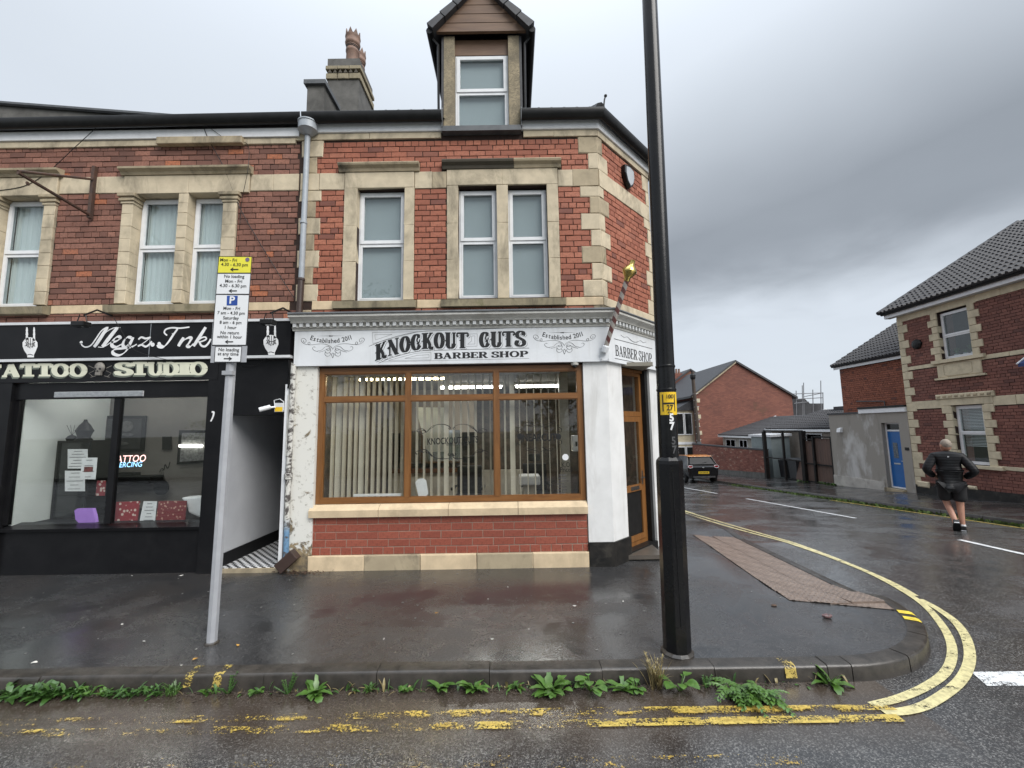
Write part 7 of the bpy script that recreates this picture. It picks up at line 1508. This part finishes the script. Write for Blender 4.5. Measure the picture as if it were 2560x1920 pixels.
for px, py, s in ((595, 1615, .022), (487, 1650, .024), (1092, 1534, .02)): scrap(px, py, 0, M_fleaf, s, 'small yellow fallen leaf on the wet pavement', 'fallen leaves', 'fallen leaf')
g = onG(2068, 1545, 0); b = MB(); b.ball((g.x, g.y, pave_z(g.x, g.y)+.02), .055, .03, .02, 8, 5); O('crushed_wrapper', b, pm('dark_wrapper', (.03, .025, .025), (.2, .1, .1), 40, .4), label='dark crushed wrapper lying near the tactile paving', cat='litter')
g = onG(1935, 1515, 0); b = MB(); b.ball((g.x, g.y, pave_z(g.x, g.y)+.008), .035, .02, .008, 7, 4); O('wet_leaf', b, M_litter, label='single dark wet leaf on the pavement near the lamp column', cat='leaf')

# ================================================================== WEEDS ALONG THE KERB
def leaf_mat(name, c, c2):
    a = NT(name); oi = a.n('ShaderNodeObjectInfo'); col_ = a.mix(a.ramp(a.noise(18, 3), .35, .7), c, c2); col_ = a.mix(a.math('MULTIPLY', oi.outputs['Random'], .35), col_, tuple(v*.6 for v in c)); a.set(Base_Color=col_, Roughness=.35); a.b.inputs['Subsurface Weight'].default_value = .0; return a.m
M_weed = leaf_mat('fresh_weed_leaf', (.085, .175, .030), (.045, .105, .020)); M_weed2 = leaf_mat('dark_weed_leaf', (.055, .125, .025), (.032, .08, .018)); M_dry = leaf_mat('dry_grass', (.26, .21, .09), (.17, .13, .06)); M_grass = leaf_mat('grass_blade', (.08, .16, .035), (.05, .11, .025))
def leaf(b, p, az, ln, wd, rise, droop, n=6, wav=.0, rg=random):
    """arched leaf blade with a fold along its midrib and a wavy margin"""
    d = Vector((cos(az), sin(az), 0)); s = Vector((-sin(az), cos(az), 0)); base = len(b.v); el = rise; q = Vector(p)
    for i in range(n+1):
        t = i/n; w = wd*(.12+.88*sin(pi*min(1, t*.92+.06))**.8)*(1+wav*sin(t*17+az*3)); w = w if i < n else wd*.06
        up = Vector((0, 0, .18*w)); b.v += [tuple(q+s*w+up), tuple(q), tuple(q-s*w+up)]
        q = q+(d*cos(el)+Vector((0, 0, sin(el))))*(ln/n); el -= droop/n
    for i in range(n):
        for k in (0, 1): b.f.append((base+3*i+k, base+3*i+k+1, base+3*i+k+4, base+3*i+k+3)); b.r.append(0)
def weed(px, py, kind, sc, label, seed, cat='weed'):
    sc *= .86
    rg = random.Random(seed); g = onG(px, py); g.y = min(g.y, KCY-KR-.03) if px < 2050 else g.y; z = fall(g.y)-.125; b = MB(); P0 = Vector((g.x, g.y, z)); mat = M_weed
    if kind == 'dock':
        for i in range(rg.randint(14, 19)): leaf(b, P0+Vector((rg.uniform(-.03, .03), rg.uniform(-.015, .015), 0)), rg.uniform(0, 2*pi), sc*rg.uniform(.5, 1.1), sc*rg.uniform(.09, .17), rg.uniform(.5, 1.35), rg.uniform(.7, 1.7), 8, .22)
    elif kind == 'round':
        for i in range(rg.randint(10, 13)):
            az = rg.uniform(0, 2*pi); el = rg.uniform(.5, 1.2); l = sc*rg.uniform(.4, .7); e = P0+Vector((cos(az)*cos(el), sin(az)*cos(el), sin(el)))*l; b.tube([P0, e], .004, 4); leaf(b, e, az, sc*.48, sc*.20, el*.4, .8, 6, .05)
    elif kind == 'fern':
        mat = M_weed
        for i in range(26):
            az = rg.uniform(-2.9, .3) if rg.random() < .75 else rg.uniform(0, 2*pi); ln = sc*rg.uniform(.6, 1.1); el = rg.uniform(.45, 1.3); q = Vector(P0)+Vector((rg.uniform(-.09, .09), rg.uniform(-.05, .03), 0)); pts = [q.copy()]; e_ = el
            for k in range(7):
                q = q+Vector((cos(az)*cos(e_), sin(az)*cos(e_), sin(e_)))*(ln/7); pts.append(q.copy()); e_ -= .22
                if k: 
                    for s in (-1, 1): leaf(b, q, az+s*rg.uniform(.6, 1.1), ln*.30*(1-k/9), ln*.07*(1-k/10), e_*.4+.1, .6, 4, .2)
            b.tube(pts, .0035, 4)
    elif kind == 'grass':
        mat = M_grass
        for i in range(60): leaf(b, P0+Vector((rg.uniform(-.07, .07)*sc*4, rg.uniform(-.02, .02), 0)), rg.uniform(0, 2*pi), sc*rg.uniform(.5, 1.1), .004, rg.uniform(.9, 1.5), rg.uniform(.5, 1.6), 5)
    elif kind == 'dry':
        mat = M_dry
        for i in range(55):
            az = rg.uniform(0, 2*pi); ln = sc*rg.uniform(.5, 1.1); leaf(b, P0+Vector((rg.uniform(-.05, .05), rg.uniform(-.02, .02), 0)), az, ln, .004, rg.uniform(1.1, 1.55), rg.uniform(.2, 1.4), 5)
            if i % 2: q = P0+Vector((cos(az)*ln*.25, sin(az)*ln*.2, ln*.8)); [leaf(b, q+Vector((0, 0, k*.012)), rg.uniform(0, 6.28), .022, .006, .8, .6, 3) for k in range(4)]
    elif kind == 'thistle':
        mat = M_weed2
        for i in range(9):
            az = rg.uniform(0, 2*pi); ln = sc*rg.uniform(.6, 1.0); el = rg.uniform(.6, 1.4); q = Vector(P0); pts = [q.copy()]
            for k in range(6):
                q = q+Vector((cos(az)*cos(el), sin(az)*cos(el), sin(el)))*(ln/6); pts.append(q.copy())
                for s in (-1, 1): leaf(b, q, az+s*.9, ln*.16, .005, .3, .3, 3)
            b.tube(pts, .003, 4)
    elif kind == 'clump':
        mat = M_weed2
        for i in range(120):
            x_ = rg.uniform(-.22, .22); leaf(b, P0+Vector((x_, rg.uniform(-.05, .03), rg.uniform(0, .05))), rg.uniform(0, 2*pi), sc*rg.uniform(.35, .8), sc*rg.uniform(.05, .16), rg.uniform(.3, 1.3), rg.uniform(.4, 1.6), 5, .08)
    O('kerb_weed', b, mat, label=label, cat=cat, group='weeds along the kerb', smooth=60)
W_ = [(70, 1745, 'clump', .20, 'dense dark leafy clump of weeds at the kerb below the black stall riser'), (150, 1740, 'clump', .15, 'lower end of the dense weed clump along the kerb'), (225, 1738, 'round', .13, 'small round leaved weed beside the dense clump'), (262, 1736, 'dock', .10, 'tiny dock weed between the dense clump and the kerb tuft'), (338, 1735, 'clump', .11, 'small bushy weed at the kerb before the yellow kerb marks'), (428, 1738, 'grass', .16, 'green grass tuft beside the yellow kerb mark'), (525, 1732, 'dock', .09, 'tiny dock seedling between the two yellow kerb marks'), (572, 1732, 'thistle', .17, 'feathery weed in front of the second yellow kerb mark'), (645, 1730, 'round', .09, 'small low weed right of the feathery weed'), (720, 1735, 'thistle', .17, 'grey green spiky weed by the drain streak'), (785, 1738, 'dock', .22, 'bright pale green dock with one tall upright leaf'), (925, 1727, 'grass', .10, 'small sparse grass tuft at the kerb under the barber window'), (1015, 1728, 'round', .08, 'tiny weed left of the leafy rosettes'),
      (1108, 1724, 'dock', .19, 'leafy green rosette weed below the first worn kerb paint'), (1185, 1728, 'dock', .20, 'wide star shaped rosette weed at the kerb'), (1288, 1722, 'dock', .11, 'small reddish edged rosette weed'), (1378, 1730, 'dock', .24, 'large dense rosette weed with many leaves'), (1395, 1735, 'round', .16, 'low leaves spilling from the large dense rosette'), (1475, 1726, 'round', .20, 'weed with big round stalked leaves'), (1560, 1726, 'dock', .18, 'pale green rosette next to the round leaved weed'), (1592, 1728, 'round', .12, 'small round leaves trailing beside the pale rosette'), (1640, 1722, 'dry', .30, 'tall dry straw coloured grass by the lamp column'), (1700, 1726, 'round', .20, 'leafy weed in front of the lamp column'), (1765, 1720, 'thistle', .13, 'thin weed between the lamp column and the big fern'), (1850, 1730, 'fern', .30, 'big bushy fern like weed spreading over the kerb'), (1880, 1742, 'fern', .27, 'front fronds of the big bushy weed lying on the road'), (2075, 1712, 'dock', .22, 'flat long leaved weed on the rounded kerb'), (2170, 1690, 'round', .08, 'tiny yellow green weed on the rounded kerb')]
for i, (px, py, kd, sc, lb) in enumerate(W_): weed(px, py, kd, sc, lb, 100+i)
for i, (px, py) in enumerate(((2010, 1206), (2060, 1214), (2040, 1212))): 
    rg = random.Random(i); g = onG(px, py, 0); b = MB(); [leaf(b, Vector((13.35+rg.uniform(-.15, .1), g.y+rg.uniform(-.4, .4), fall(g.y)-.01)), rg.uniform(0, 6.28), .16, .04, rg.uniform(.4, 1.2), 1.0, 4) for k in range(16)]; O('gate_weed', b, M_weed, label='low green weeds growing at the foot of the yard gate', cat='weed', group='weeds at the gate')

b = MB(); b2 = MB(); rg = random.Random(21)
for i in range(420):
    x_ = rg.choice([rg.uniform(-7, 2.7), rg.gauss(-.3, .9), rg.gauss(-4.2, .6)])
    if x_ > 2.7: continue
    p_ = Vector((x_, KCY-KR-.02-abs(rg.gauss(0, .018)), -.122)); q_ = b if rg.random() < .7 else b2; ln = rg.uniform(.03, .11)
    leaf(q_, p_, rg.uniform(0, 2*pi), ln, rg.choice([.002, .003, .006, .011]), rg.uniform(.5, 1.5), rg.uniform(.4, 1.8), 4, .1)
O('kerb_sprouts', b, M_weed2, label='thin ragged grass and seedlings sprouting all along the kerb foot', cat='sprouts', kind='stuff'); O('dead_kerb_stems', b2, M_dry, label='dead brown stems and blades along the kerb foot', cat='dead stems', kind='stuff')
M_grit = pm('gutter_grit', (.075, .055, .038), (.035, .027, .02), 40, .8); b = MB(); rg = random.Random(11)
for i in range(2600):
    x_ = rg.uniform(-7, 2.6); y_ = KCY-KR-.015-abs(rg.gauss(0, .045))*(1+.5*sin(x_*2.3)); s_ = rg.uniform(.003, .016); a_ = rg.uniform(0, pi); d_ = Vector((cos(a_), sin(a_), rg.uniform(-.2, .5)))*s_; w_ = Vector((-sin(a_), cos(a_), 0))*s_*rg.uniform(.2, .7); c_ = Vector((x_, y_, -.117+s_*.3)); b.add([c_-d_, c_+w_, c_+d_, c_-w_], [(0, 1, 2, 3)])
O('gutter_grit', b, M_grit, label='wet grit and dead leaf bits along the gutter', cat='grit', kind='stuff')
b = MB(); rg = random.Random(12)
for i in range(150):
    x_, y_ = rg.uniform(-7, 3.6), rg.uniform(-2.35, -.1); r_ = rg.uniform(.004, .013)
    if (x_-KCX > 0 and (x_-KCX)**2+(y_-KCY)**2 > 1.6): continue
    z_ = pave_z(x_, y_)+.003; b.add([(x_+r_*cos(k*pi/3)*rg.uniform(.7, 1.3), y_+r_*sin(k*pi/3), z_) for k in range(6)], [(0, 1, 2, 3, 4, 5)])
O('gum_spots', b, pm('trodden_gum', (.20, .195, .18), (.12, .12, .11), 20, .5), label='pale trodden gum spots scattered over the pavement', cat='gum spots', kind='stuff')

# ================================================================== PARKED CAR
M_carb = pm('black_car_paint', (.008, .008, .009), (.010, .010, .011), 4, .16, coat=.25, spec=.35); M_caro = pm('orange_roof_paint', (.55, .20, .03), None, 4, .25, coat=.5); M_carg = pm('dark_car_glass', (.010, .011, .013), None, 3, .3, spec=.15); M_tyre = pm('tyre_rubber', (.012, .012, .012), None, 9, .8); M_rim = pm('dark_alloy', (.10, .10, .105), (.25, .25, .25), 9, .3, metal=.8); M_tail = pm('red_tail_lamp', (.30, .012, .015), (.2, .01, .01), 9, .15); M_np = pm('yellow_number_plate', (.70, .48, .03), None, 5, .4)
CX, CYr = 9.66, 15.3; cz = fall(CYr)-.12
car = thing('parked_car', 'black three door hatchback with orange roof parked by the brick wall', 'car', (CX, CYr+1.8, cz))
CM = Matrix.Translation((CX, CYr, cz)) @ Matrix.Rotation(math.atan(-SLOPE), 4, 'X')   # local: x right, y forward from rear bumper, z up
# sections along the length: (y, half width at sill, half width at waist, waist z, bottom z)
secs = [(0.0, .66, .70, .80, .34), (.06, .74, .78, .86, .26), (.35, .79, .81, .92, .22), (.9, .80, .82, .93, .20), (1.8, .80, .82, .91, .20), (2.6, .79, .81, .88, .20), (3.2, .76, .78, .80, .22), (3.6, .68, .70, .66, .28), (3.72, .58, .60, .55, .34)]
b = MB(); b.M = CM; n = 8; vs = []
for y_, ws, ww, zw, zb in secs: vs += [(-ws*.9, y_, zb), (-ws, y_, zb+.14), (-ww, y_, zw-.12), (-ww*.93, y_, zw), (ww*.93, y_, zw), (ww, y_, zw-.12), (ws, y_, zb+.14), (ws*.9, y_, zb)]
b.add(vs, [(i*n+k, i*n+(k+1) % n, (i+1)*n+(k+1) % n, (i+1)*n+k) for i in range(len(secs)-1) for k in range(n)]+[tuple(range(n)), tuple(range((len(secs)-1)*n, len(secs)*n))[::-1]]); body = O('body', b, M_carb, car, smooth=38, bevel=.012)
b = MB(); b.M = CM; gs = [(.10, .70, .86), (.42, .60, 1.30), (.8, .60, 1.375), (1.6, .60, 1.38), (2.1, .58, 1.30), (2.75, .70, .88)]
vs = []
for y_, w_, z_ in gs: vs += [(-w_, y_, z_), (w_, y_, z_)]
vs2 = [(-.74, .12, .86), (-.76, 2.75, .88), (.74, .12, .86), (.76, 2.75, .88)]
b.add(vs+vs2, [(2*i, 2*i+1, 2*i+3, 2*i+2) for i in range(5)]+[(12, 0, 2, 4, 6, 8, 10, 13), (14, 15, 11, 9, 7, 5, 3, 1)]); O('cabin_glass', b, M_carg, car, smooth=30)
b = MB(); b.M = CM; b.prism([(-.60, .38, 1.30), (-.60, .80, 1.385), (-.60, 1.6, 1.39), (-.60, 2.0, 1.335), (-.60, 2.0, 1.355), (-.60, 1.6, 1.42), (-.60, .8, 1.42), (-.60, .30, 1.36), (-.60, .28, 1.33)], (1.2, 0, 0)); O('roof', b, M_caro, car, bevel=.01)
for s in (-1, 1):
    b = MB(); b.M = CM; b.prism([(s*.60, .36, 1.34), (s*.755, .08, .88), (s*.765, .55, .91), (s*.63, .72, 1.37)], (s*.012, 0, 0)); O('rear_pillar', b, M_carb, car)
    b = MB(); b.M = CM; b.ball((s*.66, .03, .83), .13, .05, .075, 12, 6); tl = O('tail_lamp', b, M_tail, car, smooth=True); b = MB(); b.M = CM; b.tube([Vector((s*.66+.12*cos(t), -.022, .83+.065*sin(t))) for t in [2*pi*k/16 for k in range(17)]], .010, 5); O('lamp_ring', b, M_plate, tl)
    for y_ in (.62, 3.02):
        b = MB(); b.M = CM; c_ = Vector((s*.74, y_, .30)); b.lathe([(.19, -.09), (.29, -.085), (.305, -.06), (.305, .06), (.29, .085), (.19, .09)], c_, 20, (1, 0, 0)); wh = O('wheel', b, M_tyre, car, smooth=40)
        b = MB(); b.M = CM; b.lathe([(.20, .0), (.20, .088), (.17, .075)], c_ if s > 0 else c_-Vector((.09, 0, 0)), 16, (1, 0, 0)); O('rim', b, M_blackm, wh)
        for k in range(5): a_ = 2*pi*k/5; b = MB(); b.M = CM; d_ = Vector((0, cos(a_), sin(a_))); b.tube([c_+Vector((s*.088, 0, 0)), c_+Vector((s*.088, 0, 0))+d_*.19], .022, 5); O('spoke', b, M_rim, wh)
    b = MB(); b.M = CM; b.ball((s*.90, 2.15, .95), .09, .06, .06, 8, 5); O('door_mirror', b, M_carb, car, smooth=True)
b = MB(); b.M = CM; b.box(-.27, .27, -.012, .02, .47, .585); npl = O('number_plate', b, M_np, car); put_text(npl, 'L09 HKV', CM @ Vector((0, -.014, .527)), (1, 0, 0), (0, 0, 1), .10, M_ink, sx=.9) if False else None
for i in range(6): b = MB(); b.M = CM; b.box(-.22+i*.075, -.175+i*.075, -.016, -.0125, .50, .555); O('plate_character', b, M_ink, npl)
b = MB(); b.M = CM; b.prism([(-.52, .33, 1.30), (.52, .33, 1.30), (.64, .115, .95), (-.64, .115, .95)], (0, -.012, -.004)); O('rear_screen', b, M_carg, car)
b = MB(); b.M = CM; b.tube([(.0, .13, 1.0), (.26, .15, 1.06)], .010, 5); O('rear_wiper', b, M_black, car)
b = MB(); b.M = CM; b.ball((0, -.004, .78), .05, .01, .03, 8, 5); O('badge', b, M_steel, car)
b = MB(); b.M = CM; b.box(-.56, .56, -.02, .03, .28, .36); O('bumper_strip', b, M_rim, car)

# ================================================================== THE WALKING MAN
M_jacket = NT('black_quilted_jacket'); _sp = M_jacket.n('ShaderNodeSeparateXYZ'); M_jacket.l(M_jacket.tc.outputs['Object'], _sp.inputs[0]); _w = M_jacket.math('SINE', M_jacket.math('MULTIPLY', _sp.outputs[2], 115)); M_jacket.set(Base_Color=M_jacket.mix(M_jacket.ramp(M_jacket.noise(9, 4), .4, .7), (.006, .006, .007), (.010, .011, .012)), Roughness=.5, Specular_IOR_Level=.22); M_jacket.bump(_w, .22, .005); M_jacket = M_jacket.m
M_short = pm('black_shorts', (.008, .008, .009), (.013, .013, .014), 9, .8); M_skin = pm('skin', (.46, .25, .17), (.38, .19, .13), 9, .55); M_hairc = pm('short_grey_hair', (.30, .25, .20), (.20, .17, .14), 30, .8); M_shoe = pm('black_trainer', (.012, .012, .012), None, 9, .5)
g = onG(2392, 1326); MZ = fall(g.y)-.12; man = thing('person', 'man in black quilted jacket and shorts walking away with elbows out', 'person', (g.x, g.y, MZ))
fd = Vector((.64, .77, 0)).normalized(); rt_ = Vector((fd.y, -fd.x, 0)); MM = Matrix((rt_, fd, Vector((0, 0, 1)))).transposed().to_4x4(); MM.translation = (g.x, g.y, MZ)
def skinned(name, verts, edges, radii, mat, root=0, sub=2):
    me = bpy.data.meshes.new(name); me.from_pydata([tuple(MM @ Vector(v)) for v in verts], edges, []); o = bpy.data.objects.new(name, me); COL.objects.link(o); put(o, man); me.materials.append(mat)
    md = o.modifiers.new('skin', 'SKIN'); md.use_smooth_shade = True; sv = me.skin_vertices[0].data
    for i, r in enumerate(radii): sv[i].radius = r if isinstance(r, tuple) else (r, r); sv[i].use_root = (i == root)
    s_ = o.modifiers.new('sub', 'SUBSURF'); s_.levels = s_.render_levels = sub; return o
# body: one continuous figure (x right, y forward, z up), right leg planted, left leg swinging back
bv = [(0, 0, .93), (0, .015, 1.12), (0, .03, 1.32), (0, .03, 1.46), (0, .055, 1.54),
      (.10, 0, .90), (.095, .03, .50), (.085, -.01, .13), (.085, .02, .05), (.10, .16, .035),
      (-.10, 0, .90), (-.085, .10, .52), (-.02, -.12, .22), (-.02, -.16, .14), (.0, -.06, .06),
      (.18, .02, 1.43), (.33, -.10, 1.16), (.20, .12, 1.03), (.16, .18, 1.01), (-.18, .02, 1.43), (-.33, -.10, 1.17), (-.20, .12, 1.03), (-.16, .18, 1.01)]
be = [(0,1),(1,2),(2,3),(3,4),(0,5),(5,6),(6,7),(7,8),(8,9),(0,10),(10,11),(11,12),(12,13),(13,14),(3,15),(15,16),(16,17),(17,18),(3,19),(19,20),(20,21),(21,22)]
brd = [(.15,.11),(.15,.11),(.165,.12),(.11,.09),.058, .092,.062,.046,.045,.032, .092,.060,.046,.045,.032, .07,.05,.042,.03, .07,.05,.042,.03]
skinned('body', bv, be, brd, M_skin)
jv = [(0, .0, .84), (0, .0, 1.0), (0, .015, 1.14), (0, .03, 1.33), (0, .03, 1.45), (0, .05, 1.54), (.19, .02, 1.43), (.345, -.11, 1.16), (.225, .10, 1.03), (-.19, .02, 1.43), (-.345, -.11, 1.17), (-.225, .10, 1.03)]
je = [(0,1),(1,2),(2,3),(3,4),(4,5),(4,6),(6,7),(7,8),(4,9),(9,10),(10,11)]
skinned('jacket', jv, je, [(.192,.150),(.195,.152),(.192,.148),(.212,.155),(.15,.115),(.085,.085),.092,.076,.060,.092,.076,.060], M_jacket, 1)
hv = [(0, 0, .93), (.105, .0, .86), (.10, .02, .68), (.097, .03, .54), (-.105, .0, .86), (-.10, .05, .68), (-.095, .085, .55)]
skinned('shorts', hv, [(0,1),(1,2),(2,3),(0,4),(4,5),(5,6)], [(.18,.135),.125,.118,.122,.125,.118,.118], M_short)
skinned('collar', [(0, .035, 1.47), (0, .055, 1.555)], [(0,1)], [(.095,.09),(.088,.085)], M_jacket, 0, 1)
HM = MM @ Matrix.Translation((0, .075, 1.655)) @ Matrix.Rotation(radians(28), 4, 'Z')
b = MB(); b.M = HM; b.ball((0, 0, 0), .080, .098, .118, 16, 12); b.v = [v for v in b.v]; b.ball((0, .045, -.055), .055, .058, .07, 12, 8); b.ball((0, .108, -.015), .014, .022, .028, 8, 6); head = O('head', b, M_skin, man, smooth=True)
for s in (-1, 1):
    b = MB(); b.M = HM; b.ball((s*.082, -.005, -.012), .012, .024, .034, 8, 6); O('ear', b, M_skin, head, smooth=True); b = MB(); b.M = HM; b.ball((s*.032, .086, .005), .012, .008, .008, 8, 5); O('eye', b, M_ink, head)
b = MB(); b.M = HM; b.ball((0, .09, -.062), .024, .008, .006, 8, 4); O('mouth', b, pm('lip', (.35, .13, .10), None, 5, .5), head)
b = MB(); b.M = HM; b.ball((0, -.014, .022), .083, .096, .105, 16, 12); O('hair', b, M_hairc, head, smooth=True)
for s in (-1, 1):   # hands tucked at the hips
    b = MB(); b.M = MM; b.ball((s*.165, .165, 1.005), .022, .045, .036, 10, 6)
    hnd = O('hand', b, M_skin, man, smooth=True)
    for k in range(4): b = MB(); b.M = MM; b.tube([(s*.155, .19, 1.02-k*.018), (s*.12, .215, 1.012-k*.018), (s*.085, .205, 1.004-k*.018)], [.0095, .009, .0075], 6); O('finger', b, M_skin, hnd, smooth=True)
    b = MB(); b.M = MM; b.tube([(s*.165, .15, 1.03), (s*.175, .185, 1.055), (s*.16, .21, 1.06)], [.011, .010, .008], 6); O('thumb', b, M_skin, hnd, smooth=True)
def shoe(x, y, z, pitch):
    M_ = MM @ Matrix.Translation((x, y, z)) @ Matrix.Rotation(pitch, 4, 'X'); b = MB(); b.M = M_; b.add([(-.045, -.09, 0), (.045, -.09, 0), (.05, .08, 0), (.03, .18, 0), (-.03, .18, 0), (-.05, .08, 0), (-.04, -.095, .095), (.04, -.095, .095), (.042, .04, .085), (.028, .16, .05), (-.028, .16, .05), (-.042, .04, .085)], [(5,4,3,2,1,0),(6,7,8,9,10,11)]+[(i, (i+1) % 6, 6+(i+1) % 6, 6+i) for i in range(6)]); s_ = O('shoe', b, M_shoe, man, bevel=.012); b = MB(); b.M = M_; b.prism([(-.05, -.10, -.012), (.05, -.10, -.012), (.054, .08, -.012), (.032, .19, -.012), (-.032, .19, -.012), (-.054, .08, -.012)], (0, 0, .018)); O('sole', b, M_blackm, s_); b = MB(); b.M = M_; b.box(-.035, .035, -.104, -.098, .005, .018); O('heel_tab', b, M_upvc, s_)
shoe(.085, .0, .012, 0); shoe(-.01, -.16, .105, radians(-48))
b = MB(); b.M = MM; b.lathe([(.052, .095), (.05, .13)], (.085, -.01, 0), 10); O('sock', b, M_upvc, man)
b = MB(); b.M = MM; b.box(-.012, .012, -.105, -.100, 1.43, 1.445); O('jacket_logo', b, M_upvc, man)

# ================================================================== ACROSS THE MAIN ROAD, BEHIND THE CAMERA: what the windows reflect
O('verge', grid([-40, 0, 40], [-60, -13.2], lambda x, y: .02), M_earth, kind='structure')
M_bark = pm('bark', (.06, .05, .04), (.035, .03, .024), 12, .9); M_fol = leaf_mat('tree_leaf', (.055, .105, .028), (.035, .07, .02))
def tree(x, y, h, r, label, seed):
    rg = random.Random(seed); t = thing('roadside_tree', label, 'tree', (x, y, 0), 'trees across the main road'); b = MB(); b.tube([(x, y, -.1), (x+.1, y, h*.3), (x-.1, y+.1, h*.6), (x, y, h*.85)], [r*.09, r*.075, r*.05, .03], 8)
    cl_ = []
    for i in range(11): a_ = rg.uniform(0, 6.28); e = Vector((x+cos(a_)*r*.6, y+sin(a_)*r*.6, h*rg.uniform(.42, .95))); s_ = Vector((x, y, h*rg.uniform(.28, .6))); b.tube([s_, (s_+e)/2+Vector((0, 0, .2)), e], [.09, .06, .02], 5); cl_.append(e)
    O('trunk', b, M_bark, t); b = MB()
    for c in cl_+[Vector((x, y, h*.9)), Vector((x, y, h*.6))]:
        for i in range(230):
            d_ = Vector((rg.gauss(0, 1), rg.gauss(0, 1), rg.gauss(0, .8))); d_ = d_.normalized()*r*.42*rg.random()**.45; p = c+d_; a_ = Vector((rg.uniform(-1, 1), rg.uniform(-1, 1), rg.uniform(-.6, .6))).normalized()*.13; w_ = a_.cross(Vector((rg.uniform(-1, 1), rg.uniform(-1, 1), 1))).normalized()*.08; b.add([p-a_, p+w_, p+a_, p-w_], [(0, 1, 2, 3)])
    O('crown', b, M_fol, t)
tree(-13, -17, 11.5, 4.2, 'broad tree across the main road reflected in the tattoo shop windows', 1); tree(-6.7, -18, 10.3, 3.4, 'low tree across the main road reflected in the barber window', 2); tree(2.6, -18, 5.6, 2.5, 'tree across the main road reflected near the barber door', 3); tree(8.5, -20, 7, 2.8, 'large tree across the main road facing the side street', 4)
b = MB(); rg = random.Random(9)
for i in range(9000):
    x_ = rg.uniform(-16, 14); h_ = 1.9+.5*sin(x_*.7)+.3*sin(x_*1.9); p = Vector((x_, -14.6+rg.gauss(0, .45), rg.uniform(0, 1)**.8*h_)); a_ = Vector((rg.uniform(-1, 1), rg.uniform(-1, 1), rg.uniform(-.6, .6))).normalized()*.12; w_ = a_.cross(Vector((0, .3, 1))).normalized()*.07; b.add([p-a_, p+w_, p+a_, p-w_], [(0, 1, 2, 3)])
O('hedge', b, M_fol, label='green hedge along the far side of the main road', cat='hedge', kind='stuff')
